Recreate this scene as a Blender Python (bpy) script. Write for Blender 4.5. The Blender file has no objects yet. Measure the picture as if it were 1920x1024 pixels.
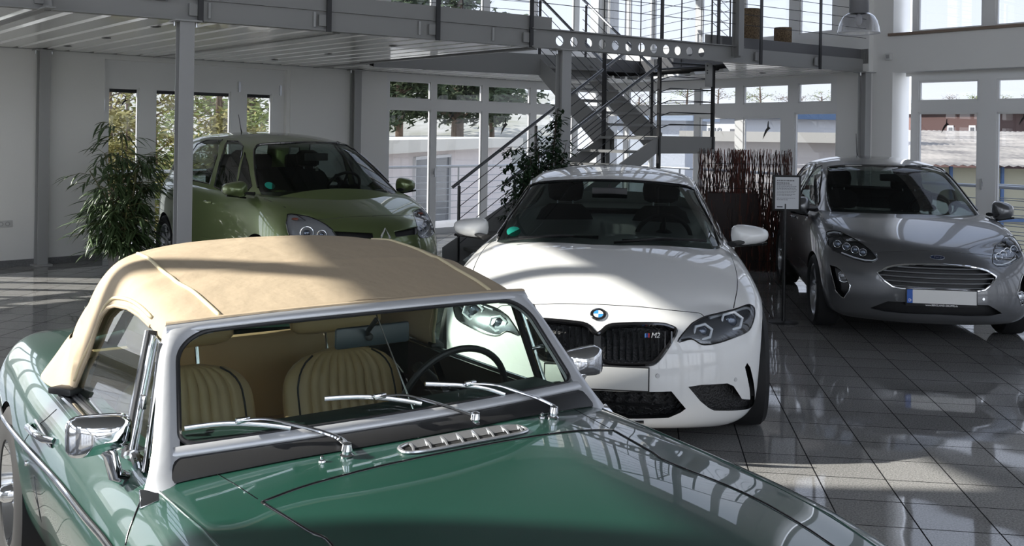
import bpy, bmesh, math, random
from mathutils import Vector as V, Matrix as M
from mathutils.bvhtree import BVHTree
from mathutils import noise as mnoise
C = bpy.data.collections.new('showroom'); bpy.context.scene.collection.children.link(C)
SC = bpy.context.scene
PI = math.pi
# ------------------------------------------------------------------ camera
F_PX, CX, CY, ROLL, CAM_H = 1840.0, 960.0, 247.0, 0.015, 1.65
cr, sr = math.cos(ROLL), math.sin(ROLL)
RIGHT, UP, FWD = V((cr, 0, sr)), V((-sr, 0, cr)), V((0, 1, 0))
CAM = V((0, 0, CAM_H))
def make_camera():
    cd = bpy.data.cameras.new('camera'); co = bpy.data.objects.new('camera', cd); C.objects.link(co)
    cd.sensor_width = 36; cd.sensor_fit = 'HORIZONTAL'
    cd.lens = F_PX/1920*36; cd.shift_x = 0; cd.shift_y = -(512-CY)/1920
    cd.clip_start = .05; cd.clip_end = 1000
    m = M.Identity(4)
    for i in range(3):
        m[i][0] = RIGHT[i]; m[i][1] = UP[i]; m[i][2] = -FWD[i]; m[i][3] = CAM[i]
    co.matrix_world = m; SC.camera = co
def ray(px, py): return (RIGHT*((px-CX)/F_PX) - UP*((py-CY)/F_PX) + FWD)
def at_z(px, py, z):
    d = ray(px, py); return CAM + d*((z-CAM_H)/d.z)
def at_y(px, py, y):
    d = ray(px, py); return CAM + d*(y/d.y)
def on_plane(px, py, co, no):
    d = ray(px, py); t = (V(co)-CAM).dot(no)/d.dot(no); return CAM + d*t
# ------------------------------------------------------------------ materials
MATS = {}
def mat(name, col, rough=.5, metal=0, coat=0, emit=0, spec=None, coat_rough=.03, bump=None, noise=None, alpha=None, flake=None):
    if name in MATS: return MATS[name]
    m = bpy.data.materials.new(name); m.use_nodes = True; MATS[name] = m
    nt = m.node_tree; b = nt.nodes['Principled BSDF']
    b.inputs['Base Color'].default_value = (*col, 1); b.inputs['Roughness'].default_value = rough
    b.inputs['Metallic'].default_value = metal; b.inputs['Coat Weight'].default_value = coat
    b.inputs['Coat Roughness'].default_value = coat_rough
    if spec is not None: b.inputs['Specular IOR Level'].default_value = spec
    if emit: b.inputs['Emission Color'].default_value = (*col, 1); b.inputs['Emission Strength'].default_value = emit
    if noise or bump:
        tc = nt.nodes.new('ShaderNodeTexCoord')
    if noise:   # (scale, second colour, contrast)
        nz = nt.nodes.new('ShaderNodeTexNoise'); nz.inputs['Scale'].default_value = noise[0]; nz.inputs['Detail'].default_value = 6
        cr_ = nt.nodes.new('ShaderNodeValToRGB'); k = noise[2] if len(noise) > 2 else .25
        cr_.color_ramp.elements[0].position = .5-k; cr_.color_ramp.elements[1].position = .5+k
        cr_.color_ramp.elements[0].color = (*col, 1); cr_.color_ramp.elements[1].color = (*noise[1], 1)
        nt.links.new(tc.outputs['Object'], nz.inputs['Vector']); nt.links.new(nz.outputs['Fac'], cr_.inputs['Fac'])
        nt.links.new(cr_.outputs['Color'], b.inputs['Base Color'])
    if bump:    # (scale, strength, distance)
        nz = nt.nodes.new('ShaderNodeTexNoise'); nz.inputs['Scale'].default_value = bump[0]; nz.inputs['Detail'].default_value = 4
        bp = nt.nodes.new('ShaderNodeBump'); bp.inputs['Strength'].default_value = bump[1]; bp.inputs['Distance'].default_value = bump[2]
        nt.links.new(tc.outputs['Object'], nz.inputs['Vector']); nt.links.new(nz.outputs['Fac'], bp.inputs['Height'])
        nt.links.new(bp.outputs['Normal'], b.inputs['Normal'])
    return m
def glassmat(name, tint=(1, 1, 1), ior=1.5, rough=0.0, refl=(1, 1, 1), strength=1.0):
    """thin window glass: a clear tinted sheet with a Fresnel reflection"""
    if name in MATS: return MATS[name]
    m = bpy.data.materials.new(name); m.use_nodes = True; MATS[name] = m
    nt = m.node_tree; nt.nodes.clear()
    out = nt.nodes.new('ShaderNodeOutputMaterial'); mx = nt.nodes.new('ShaderNodeMixShader')
    tr = nt.nodes.new('ShaderNodeBsdfTransparent'); gl = nt.nodes.new('ShaderNodeBsdfGlossy'); fr = nt.nodes.new('ShaderNodeFresnel')
    tr.inputs['Color'].default_value = (*tint, 1); gl.inputs['Color'].default_value = (*refl, 1); gl.inputs['Roughness'].default_value = rough
    fr.inputs['IOR'].default_value = ior
    mt = nt.nodes.new('ShaderNodeMath'); mt.operation = 'MULTIPLY'; mt.inputs[1].default_value = strength
    # back faces of a sheet see the same outside-in reflection, so flip the normal there
    ge = nt.nodes.new('ShaderNodeNewGeometry'); vm = nt.nodes.new('ShaderNodeVectorMath'); vm.operation = 'SCALE'
    sg = nt.nodes.new('ShaderNodeMath'); sg.operation = 'MULTIPLY_ADD'; sg.inputs[1].default_value = -2; sg.inputs[2].default_value = 1
    nt.links.new(ge.outputs['Backfacing'], sg.inputs[0])
    lw = nt.nodes.new('ShaderNodeLayerWeight'); lw.inputs['Blend'].default_value = .5
    pw = nt.nodes.new('ShaderNodeMath'); pw.operation = 'POWER'; pw.inputs[1].default_value = 4.5
    nt.links.new(lw.outputs['Facing'], pw.inputs[0])
    ma = nt.nodes.new('ShaderNodeMath'); ma.operation = 'MULTIPLY_ADD'; ma.inputs[1].default_value = .92*strength; ma.inputs[2].default_value = .06*strength
    nt.links.new(pw.outputs[0], ma.inputs[0])
    nt.links.new(ma.outputs[0], mx.inputs['Fac'])
    nt.links.new(tr.outputs[0], mx.inputs[1]); nt.links.new(gl.outputs[0], mx.inputs[2]); nt.links.new(mx.outputs[0], out.inputs['Surface'])
    for n in (fr, mt, ge, vm, sg): nt.nodes.remove(n)
    return m
# ------------------------------------------------------------------ objects
def link(o, parent=None):
    C.objects.link(o)
    if parent: o.parent = parent
    return o
def tag(o, label=None, cat=None, group=None, kind=None):
    if label: o['label'] = label
    if cat: o['category'] = cat
    if group: o['group'] = group
    if kind: o['kind'] = kind
    return o
def empty(name, loc=(0, 0, 0), rz=0, label=None, cat=None, group=None):
    o = bpy.data.objects.new(name, None); link(o); o.location = loc; o.rotation_euler = (0, 0, rz); o.empty_display_size = .1
    return tag(o, label, cat, group)
def obj_from_bm(name, bm, mats, parent=None, smooth=True, free=True):
    me = bpy.data.meshes.new(name); bm.to_mesh(me)
    if free: bm.free()
    for m in (mats if isinstance(mats, (list, tuple)) else [mats]): me.materials.append(m)
    if smooth:
        for p in me.polygons: p.use_smooth = True
    o = bpy.data.objects.new(name, me); link(o, parent); return o
def sharp(o, deg=35):
    try: o.data.set_sharp_from_angle(angle=math.radians(deg))
    except Exception: pass
    return o
def copy_tree(o, parent=None):
    c = o.copy(); C.objects.link(c)
    if parent: c.parent = parent
    for ch in list(o.children): copy_tree(ch, c)
    return c
class MB:
    """mesh builder: collects vertices and faces, then links one mesh object"""
    def __init__(s): s.v = []; s.f = []; s.m = []; s.cur = 0
    def add(s, vs, fs):
        b = len(s.v); s.v += [tuple(v) for v in vs]; s.f += [tuple(i+b for i in f) for f in fs]; s.m += [s.cur]*len(fs); return s
    def box(s, c, size, rot=None, taper=None):
        hx, hy, hz = size[0]/2, size[1]/2, size[2]/2; c = V(c)
        vs = [V((x*hx, y*hy, z*hz)) for z in (-1, 1) for y in (-1, 1) for x in (-1, 1)]
        if taper: vs = [V((v.x*(taper if v.z > 0 else 1), v.y*(taper if v.z > 0 else 1), v.z)) for v in vs]
        if rot is not None: vs = [rot @ v for v in vs]
        return s.add([c+v for v in vs], [(0, 2, 3, 1), (4, 5, 7, 6), (0, 1, 5, 4), (2, 6, 7, 3), (0, 4, 6, 2), (1, 3, 7, 5)])
    def beam(s, a, b, w, h, up=(0, 0, 1)):
        """box from a to b, w across, h along 'up'"""
        a, b = V(a), V(b); d = (b-a); L = d.length; d.normalize(); up = V(up); sx = d.cross(up)
        if sx.length < 1e-5: sx = d.cross(V((1, 0, 0)))
        sx.normalize(); uz = sx.cross(d).normalized()
        r = M((d, sx, uz)).transposed(); return s.box((a+b)/2, (L, w, h), r)
    def prism(s, poly, vec, cap=True):
        """polygon (3-D points) swept by vec"""
        n = len(poly); vec = V(vec); vs = [V(p) for p in poly]+[V(p)+vec for p in poly]
        fs = [(i, (i+1) % n, n+(i+1) % n, n+i) for i in range(n)]
        if cap: fs += [tuple(range(n-1, -1, -1)), tuple(range(n, 2*n))]
        return s.add(vs, fs)
    def tube(s, pts, r, n=8, cap=True, closed=False, flat=None, up=None):
        """swept tube; r number or list; flat=(w,h) gives an elliptical section"""
        pts = [V(p) for p in pts]; N = len(pts); rings = []; prev = None
        for i, p in enumerate(pts):
            if closed: t = pts[(i+1) % N]-pts[i-1]
            else: t = pts[min(i+1, N-1)]-pts[max(i-1, 0)]
            if t.length < 1e-9: t = V((0, 0, 1))
            t.normalize()
            if up is not None: q = V(up) - t*V(up).dot(t)
            elif prev is None: q = V((0, 0, 1)) - t*t.z if abs(t.z) < .9 else V((1, 0, 0)) - t*t.x
            else: q = prev - t*prev.dot(t)
            if q.length < 1e-6: q = t.orthogonal()
            q.normalize(); prev = q; w = t.cross(q)
            rr = r[i] if isinstance(r, (list, tuple)) else r
            a, b = (rr*flat[0], rr*flat[1]) if flat else (rr, rr)
            rings.append([p + w*(a*math.cos(2*PI*k/n)) + q*(b*math.sin(2*PI*k/n)) for k in range(n)])
        vs = [v for rg in rings for v in rg]; fs = []
        for i in range(N if closed else N-1):
            j = (i+1) % N
            for k in range(n): fs.append((i*n+k, i*n+(k+1) % n, j*n+(k+1) % n, j*n+k))
        if cap and not closed: fs += [tuple(range(n-1, -1, -1)), tuple((N-1)*n+k for k in range(n))]
        return s.add(vs, fs)
    def cyl(s, a, b, r, n=16, r2=None): return s.tube([a, b], [r, r if r2 is None else r2], n)
    def lathe(s, prof, n=32, T=None, closed=False, a0=0, a1=2*PI):
        """profile [(r,z)] turned about z, then moved by the matrix T"""
        T = T or M.Identity(4); full = abs(a1-a0-2*PI) < 1e-6; k = len(prof); vs = []; fs = []; cnt = n if full else n+1
        for i in range(cnt):
            a = a0+(a1-a0)*i/n
            for r, z in prof: vs.append(T @ V((r*math.cos(a), r*math.sin(a), z)))
        for i in range(n):
            j = (i+1) % cnt
            for q in range(k-1 if not closed else k): fs.append((i*k+q, j*k+q, j*k+(q+1) % k, i*k+(q+1) % k))
        return s.add(vs, fs)
    def ellip(s, c, rad, n=16, m=10, T=None):
        prof = [(max(math.sin(PI*i/m), 1e-4), -math.cos(PI*i/m)) for i in range(m+1)]
        TT = (T or M.Identity(4)) @ M.Translation(V(c)) @ M.Diagonal((*rad, 1)); return s.lathe(prof, n, TT)
    def grid(s, rows):
        nr, nc = len(rows), len(rows[0]); vs = [p for r in rows for p in r]
        return s.add(vs, [(i*nc+j, i*nc+j+1, (i+1)*nc+j+1, (i+1)*nc+j) for i in range(nr-1) for j in range(nc-1)])
    def bm(s, merge=1e-5):
        b = bmesh.new(); vs = [b.verts.new(v) for v in s.v]
        for f, m in zip(s.f, s.m):
            try: fc = b.faces.new([vs[i] for i in f]); fc.material_index = m
            except ValueError: pass
        if merge: bmesh.ops.remove_doubles(b, verts=b.verts, dist=merge)
        return b
    def build(s, name, mats, parent=None, smooth=False, deg=35, bevel=0, seg=2, merge=1e-5, T=None, recalc=True, sub=0):
        b = s.bm(merge)
        if T is not None: bmesh.ops.transform(b, matrix=T, verts=b.verts)
        if recalc: bmesh.ops.recalc_face_normals(b, faces=b.faces)
        if bevel:
            es = [e for e in b.edges if len(e.link_faces) == 2 and e.calc_face_angle(0) > math.radians(30)]
            bmesh.ops.bevel(b, geom=es, offset=bevel, segments=seg, affect='EDGES', profile=.5, clamp_overlap=True)
        o = obj_from_bm(name, b, mats, parent, smooth or bevel > 0 or sub > 0)
        if sub: apply_sub(o, sub)
        if smooth or bevel: sharp(o, deg)
        return o
def apply_sub(o, lv):
    md = o.modifiers.new('s', 'SUBSURF'); md.levels = lv; md.render_levels = lv
    bpy.context.view_layer.update()
    dg = bpy.context.evaluated_depsgraph_get(); me = bpy.data.meshes.new_from_object(o.evaluated_get(dg))
    o.modifiers.clear(); old = o.data; o.data = me; bpy.data.meshes.remove(old)
    for p in me.polygons: p.use_smooth = True
    return o
def curve(tab):
    """smooth monotone-ish interpolation of a table {x: v} or [(x, v)]"""
    t = sorted(tab.items() if isinstance(tab, dict) else tab); xs = [a for a, _ in t]; ys = [b for _, b in t]; n = len(xs)
    if n == 1: return lambda x: ys[0]
    sl = [(ys[i+1]-ys[i])/(xs[i+1]-xs[i]) for i in range(n-1)]
    m = [sl[0]]+[0 if sl[i-1]*sl[i] <= 0 else 2*sl[i-1]*sl[i]/(sl[i-1]+sl[i]) for i in range(1, n-1)]+[sl[-1]]
    def f(x):
        if x <= xs[0]: return ys[0]
        if x >= xs[-1]: return ys[-1]
        i = 0
        while xs[i+1] < x: i += 1
        h = xs[i+1]-xs[i]; u = (x-xs[i])/h
        return (2*u**3-3*u*u+1)*ys[i]+(u**3-2*u*u+u)*h*m[i]+(-2*u**3+3*u*u)*ys[i+1]+(u**3-u*u)*h*m[i+1]
    return f
def spline(pts, n=8, closed=False):
    """Catmull-Rom through 3-D (or 2-D) points"""
    P = [V(p) for p in pts]; N = len(P); out = []
    for i in range(N if closed else N-1):
        g = (lambda k: P[k % N]) if closed else (lambda k: P[min(max(k, 0), N-1)])
        p0, p1, p2, p3 = g(i-1), g(i), g(i+1), g(i+2)
        for k in range(n):
            t = k/n; out.append(.5*((2*p1)+(p2-p0)*t+(2*p0-5*p1+4*p2-p3)*t*t+(3*p1-p0-3*p2+p3)*t**3))
    if not closed: out.append(P[-1])
    return out
def inside(p, poly):
    x, y = p; c = False; j = len(poly)-1
    for i in range(len(poly)):
        xi, yi = poly[i]; xj, yj = poly[j]
        if (yi > y) != (yj > y) and x < (xj-xi)*(y-yi)/(yj-yi)+xi: c = not c
        j = i
    return c
# ------------------------------------------------------------------ shells: a subdivided cage that regions are cut out of
class Shell:
    def __init__(s, cage_mb, lv, T, crease=None, mirror=True):
        """cage for the y>=0 half in car space (x forward, y left, z up); T car -> world"""
        b = cage_mb.bm(1e-5)
        if mirror:
            g = bmesh.ops.duplicate(b, geom=b.verts[:]+b.edges[:]+b.faces[:])['geom']
            nv = [v for v in g if isinstance(v, bmesh.types.BMVert)]; nf = [f for f in g if isinstance(f, bmesh.types.BMFace)]
            for v in nv: v.co.y = -v.co.y
            bmesh.ops.reverse_faces(b, faces=nf); bmesh.ops.remove_doubles(b, verts=b.verts, dist=1e-4)
        bmesh.ops.recalc_face_normals(b, faces=b.faces); b.normal_update()
        tp = max(b.faces, key=lambda f: f.calc_center_median().z)
        if tp.normal.z < 0: bmesh.ops.reverse_faces(b, faces=b.faces)
        if crease:
            ly = b.edges.layers.float.get('crease_edge') or b.edges.layers.float.new('crease_edge')
            for e in b.edges:
                c = crease(e.verts[0].co, e.verts[1].co)
                if c: e[ly] = c
        o = obj_from_bm('tmp', b, [mat('tmp', (1, 1, 1))]); apply_sub(o, lv)
        s.bm = bmesh.new(); s.bm.from_mesh(o.data); me = o.data; bpy.data.objects.remove(o); bpy.data.meshes.remove(me)
        s.T = T; s.Ti = T.inverted(); s.reb()
    def reb(s): s.bm.faces.ensure_lookup_table(); s.bm.normal_update(); s.bvh = BVHTree.FromBMesh(s.bm)
    def hit(s, px, py, d0=0):
        """photo pixel -> point of the shell (car space)"""
        o = s.Ti @ CAM; d = (s.Ti.to_3x3() @ ray(px, py)).normalized()
        p, n, i, t = s.bvh.ray_cast(o, d)
        if p is not None: return p, n
        best = None
        for k in range(400):
            q = o + d*(1.0+k*.035); h = s.bvh.find_nearest(q)
            if h[0] is not None and (best is None or h[3] < best[0]): best = (h[3], h[0], h[1])
        return best[1], best[2]
    def pts(s, pix): return [s.hit(*p)[0] for p in pix]
    def near(s, p, off=0):
        h = s.bvh.find_nearest(V(p)); return h[0]+h[1]*off
    def down(s, x, y, off=0):
        """point of the shell straight below / above (x, y)"""
        h = s.bvh.ray_cast(V((x, y, 3)), V((0, 0, -1)))
        return h[0]+h[1]*off if h[0] is not None else s.near((x, y, 1), off)
    def side(s, x, z, sgn=1, off=0):
        h = s.bvh.ray_cast(V((x, 3*sgn, z)), V((0, -sgn, 0)))
        return h[0]+h[1]*off if h[0] is not None else s.near((x, .8*sgn, z), off)
    def front(s, y, z, off=0):
        h = s.bvh.ray_cast(V((4, y, z)), V((-1, 0, 0)))
        return h[0]+h[1]*off if h[0] is not None else s.near((.7, y, z), off)
    def region(s, poly, n, tol=.25, facing=.05):
        """cut the outline into the shell, return the faces inside it"""
        bm = s.bm; n = V(n).normalized(); e1 = n.orthogonal().normalized(); e2 = n.cross(e1)
        poly = [V(p) for p in poly]; P2 = [(p.dot(e1), p.dot(e2)) for p in poly]
        x0, x1 = min(p[0] for p in P2), max(p[0] for p in P2); y0, y1 = min(p[1] for p in P2), max(p[1] for p in P2)
        ds = [p.dot(n) for p in poly]; d0, d1 = min(ds)-tol, max(ds)+tol
        cand = set()
        for f in bm.faces:
            if f.normal.dot(n) < facing: continue
            a = [v.co for v in f.verts]; ok = False
            us = [c.dot(e1) for c in a]; vs = [c.dot(e2) for c in a]
            if max(us) < x0 or min(us) > x1 or max(vs) < y0 or min(vs) > y1: continue
            dd = a[0].dot(n)
            if d0 < dd < d1: cand.add(f)
        N = len(poly)
        for i in range(N):
            a, b = poly[i], poly[(i+1) % N]; A, B = P2[i], P2[(i+1) % N]
            if math.hypot(A[0]-B[0], A[1]-B[1]) < 1e-5: continue
            no = n.cross(b-a)
            if no.length < 1e-9: continue
            no.normalize(); ex = 1e-4
            bx0, bx1 = min(A[0], B[0])-ex, max(A[0], B[0])+ex; by0, by1 = min(A[1], B[1])-ex, max(A[1], B[1])+ex
            sub = []
            for f in cand:
                us = [v.co.dot(e1) for v in f.verts]
                if max(us) < bx0 or min(us) > bx1: continue
                vs = [v.co.dot(e2) for v in f.verts]
                if max(vs) < by0 or min(vs) > by1: continue
                ss = [(v.co-a).dot(no) for v in f.verts]
                if min(ss) > -1e-6 or max(ss) < 1e-6: continue
                sub.append(f)
            if not sub: continue
            es = {e for f in sub for e in f.edges}; vv = {v for f in sub for v in f.verts}
            r = bmesh.ops.bisect_plane(bm, geom=list(vv)+list(es)+sub, plane_co=a, plane_no=no, dist=1e-6)
            for f in sub: cand.discard(f)
            cand = {f for f in cand if f.is_valid}
            for g in r['geom']:
                if isinstance(g, bmesh.types.BMFace): cand.add(g)
            for f in sub:
                if f.is_valid: cand.add(f)
        out = []
        for f in cand:
            if not f.is_valid: continue
            c = f.calc_center_median()
            if inside((c.dot(e1), c.dot(e2)), P2): out.append(f)
        return out
    def take(s, faces, name, mats, parent, push=0.0, pdir=None, off=0.0, wall=None, keep_wall=True, smooth=True, thick=0):
        """lift faces out of the shell as their own part; push>0 recesses them and leaves a wall round the opening"""
        bm = s.bm; nb = bmesh.new(); mp = {}
        for f in faces:
            vs = []
            for v in f.verts:
                if v not in mp:
                    w = nb.verts.new(v.co + v.normal*off); mp[v] = w
                vs.append(mp[v])
            try: nb.faces.new(vs)
            except ValueError: pass
        nb.normal_update()
        bd = [e for e in nb.edges if len(e.link_faces) == 1]
        if push:
            d = (V(pdir) if pdir is not None else -sum((f.normal*f.calc_area() for f in nb.faces), V())).normalized()*push
            rim = nb
            old = {v: v.co.copy() for v in nb.verts}
            for v in nb.verts: v.co = v.co + d
            # wall strip
            w = bmesh.new(); vm = {}
            for e in bd:
                a, b = e.verts
                q = []
                for v, k in ((a, 0), (b, 0), (b, 1), (a, 1)):
                    key = (v, k)
                    if key not in vm: vm[key] = w.verts.new(v.co if k else old[v])
                    q.append(vm[key])
                try: w.faces.new(q)
                except ValueError: pass
            if keep_wall: obj_from_bm(name+'_surround' if isinstance(keep_wall, bool) else keep_wall, w, wall or mats, parent)
            else: w.free()
        o = obj_from_bm(name, nb, mats, parent, smooth)
        bmesh.ops.delete(bm, geom=list(faces), context='FACES')
        if thick:
            md = o.modifiers.new('thick', 'SOLIDIFY'); md.thickness = thick; md.offset = -1
        return o
    def drop(s, faces): bmesh.ops.delete(s.bm, geom=list(faces), context='FACES')
    def finish(s, name, mats, parent, extra=None):
        if extra is not None:      # (MB, material index)
            for mb, mi in extra:
                t = mb.bm(0); me = bpy.data.meshes.new('x'); 
                for f in t.faces: f.material_index = mi; f.smooth = True
                t.to_mesh(me); t.free(); n0 = len(s.bm.faces); s.bm.from_mesh(me); bpy.data.meshes.remove(me)
        for v in [v for v in s.bm.verts if not v.link_faces]: s.bm.verts.remove(v)
        return obj_from_bm(name, s.bm, mats, parent, free=True)
def mirror_y(pts): return [V((p[0], -p[1], p[2])) for p in pts]
def cage(sp):
    """box-topology car cage (left half) from tables.
    sp: xs (stations front->rear), lv: [dict(y=table, z=table, fx, fz, rx, rz)], zc: centre height table, p: nose roundness, ts: cross fractions,
    q: crown exponent, dx: per-level x of the first and last station"""
    xs, lv, ts = sp['xs'], sp['lv'], sp.get('ts', [0, .3, .6, .85, 1]); NI, NK = len(xs), len(lv); NJ = len(ts)
    yf = [curve(l['y']) for l in lv]; zf = [curve(l['z']) for l in lv]; zc = curve(sp['zc'])
    S = [[None]*NK for _ in range(NI)]
    for i, x in enumerate(xs):
        for k in range(NK):
            X = x
            if i == 0: X = lv[k].get('x0', x)
            if i == NI-1: X = lv[k].get('x1', x)
            S[i][k] = V((X, yf[k](x), zf[k](x)))
    def end(i, side):
        G = [[None]*NK for _ in range(NJ)]
        p = sp.get('p' if side == 0 else 'pr', 2.3)
        for k in range(NK):
            c = S[i][k]; l = lv[k]; cx = l['fx'] if side == 0 else l['rx']; cz = l.get('fz' if side == 0 else 'rz', c.z)
            for j, t in enumerate(ts):
                w = t**p; G[j][k] = V((cx+(c.x-cx)*w, c.y*t, cz+(c.z-cz)*w))
        return G
    Fg, Rg = end(0, 0), end(NI-1, 1)
    q = sp.get('q', 2.2); Tt = [[None]*NJ for _ in range(NI)]
    adj = sp.get('top')
    for i in range(NI):
        e = S[i][NK-1]
        cxf = (Fg[0][NK-1].x-S[0][NK-1].x)*max(0, 1-i/2.0) if i < NI/2 else (Rg[0][NK-1].x-S[NI-1][NK-1].x)*max(0, 1-(NI-1-i)/2.0)
        for j, t in enumerate(ts):
            if i == 0: Tt[i][j] = Fg[j][NK-1]; continue
            if i == NI-1: Tt[i][j] = Rg[j][NK-1]; continue
            z0 = zc(e.x+cxf); pt = V((e.x+cxf*(1-t**2), e.y*t, z0+(e.z-z0)*t**q))
            if adj: pt = adj(pt, t, i)
            Tt[i][j] = pt
    mb = MB()
    mb.grid([[Fg[j][k] for j in range(NJ)] for k in range(NK)])       # front
    mb.grid([[S[i][k] for i in range(NI)] for k in range(NK)])        # side
    mb.grid([[Tt[i][j] for j in range(NJ-1, -1, -1)] for i in range(NI)])       # top
    mb.grid([[Rg[j][k] for j in range(NJ-1, -1, -1)] for k in range(NK)])   # rear
    return mb
def car_T(x, y, yaw): return M.Translation((x, y, 0)) @ M.Rotation(yaw, 4, 'Z')
_shell_take = Shell.take
def part_copy(s, faces, name, mats, parent, push, pdir, wall, wallname, smooth=True):
    """recessed copy of a region with its surround, the shell itself left alone"""
    nb = bmesh.new(); mp = {}
    for f in faces:
        vs = []
        for v in f.verts:
            if v not in mp: mp[v] = nb.verts.new(v.co)
            vs.append(mp[v])
        try: nb.faces.new(vs)
        except ValueError: pass
    d = V(pdir).normalized()*push
    bd = [e for e in nb.edges if len(e.link_faces) == 1]; old = {v: v.co.copy() for v in nb.verts}
    for v in nb.verts: v.co = v.co+d
    w = bmesh.new(); vm = {}
    for e in bd:
        a, b = e.verts; q = []
        for v, k in ((a, 0), (b, 0), (b, 1), (a, 1)):
            if (v, k) not in vm: vm[(v, k)] = w.verts.new(v.co if k else old[v])
            q.append(vm[(v, k)])
        try: w.faces.new(q)
        except ValueError: pass
    o = obj_from_bm(name, nb, mats, parent, smooth)
    ww = obj_from_bm(wallname, w, wall, o, True)
    return o
def rim_tube(pts, shell, r, n=6, closed=True, off=0.0, flat=None, mb=None, snap=True):
    mb = mb or MB(); q = [shell.near(p, off) if snap else V(p) for p in pts]
    mb.tube(q, r, n, closed=closed, flat=flat); return mb
SUNWIN = [(2.12, 4.3, 5.4, 3.05), (4.75, 6.7, 6.1, 3.05), (-5.5, 1.6, 2.5, .2), (-5.5, .6, 6.1, 3.05), (6.6, 8.15, 2.5, .2)]
SKY, SUN, SUN_EL, SUN_AZ, EXPO = 1.65, 7.0, math.radians(30), math.radians(1), .78
# ================================================================== shared car parts
def rubber(): return mat('tyre_rubber', (.012, .012, .013), .75)
def blackp(): return mat('black_plastic', (.012, .012, .013), .45)
def gloss(): return mat('gloss_black', (.006, .006, .007), .12, coat=.6)
def chrome(): return mat('chrome', (.82, .83, .85), .07, 1.0)
def silver(): return mat('silver_metal', (.62, .63, .65), .3, 1.0)
def cloth(): return mat('dark_seat_cloth', (.018, .018, .02), .85)
def dark(): return mat('cabin_black', (.014, .014, .015), .8)
def wheel(parent, x, y, R, W, rimR, style, T_rim=None, name='wheel'):
    """wheel at axle point, outer face to +y if y>0"""
    s = 1 if y > 0 else -1
    T = M.Translation((x, y, R)) @ M.Rotation(-PI/2*s, 4, 'X')     # local z -> outwards
    w = W/2; prof = [(rimR, -w*.8), (R-.03, -w), (R-.006, -w*.8), (R, -w*.4), (R, w*.4), (R-.006, w*.8), (R-.03, w), (rimR+.02, w*.95), (rimR, w*.8)]
    mb = MB(); mb.lathe(prof, 48, T, closed=True); tyre = mb.build(name, rubber(), parent, smooth=True)
    rm = MB(); m = T_rim or mat('alloy', (.42, .43, .45), .28, 1.0)
    rm.lathe([(rimR, -w*.7), (rimR+.002, w*.82), (rimR-.012, w*.84), (rimR-.03, w*.6), (rimR-.035, -w*.7)], 48, T, closed=True)
    rm.lathe([(.001, w*.66), (.03, w*.66), (.05, w*.6), (.055, w*.2)], 20, T)
    n = style[1]
    for k in range(n):
        a = 2*PI*k/n
        for d in ((-.09, .09) if style[0] == 'twin' else (0,)):
            p = [V((math.cos(a+d*.4)*.045, math.sin(a+d*.4)*.045, w*.5)), V((math.cos(a+d)*rimR*.55, math.sin(a+d)*rimR*.55, w*.62)), V((math.cos(a+d*1.6)*(rimR-.015), math.sin(a+d*1.6)*(rimR-.015), w*.66))]
            hw = .012 if style[0] == 'twin' else style[2]
            for q in range(2):
                A, B = p[q], p[q+1]; t = (B-A).normalized(); sd = V((-t.y, t.x, 0)).normalized()*hw*(1 if q == 0 else 1.15)
                dz = V((0, 0, -.02)); vs = [A-sd, A+sd, B+sd, B-sd, A-sd+dz, A+sd+dz, B+sd+dz, B-sd+dz]
                rm.add([T @ v for v in vs], [(0, 1, 2, 3), (4, 7, 6, 5), (0, 4, 5, 1), (1, 5, 6, 2), (2, 6, 7, 3), (3, 7, 4, 0)])
    rm.build('rim', m, tyre, smooth=True)
    bd = MB(); bd.lathe([(.02, w*.1), (rimR*.62, w*.1), (rimR*.62, w*.0), (.02, w*.0)], 28, T, closed=True)
    bd.build('brake_disc', mat('brake_disc', (.12, .12, .125), .4, 1.0), tyre, smooth=True)
    return tyre
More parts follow.
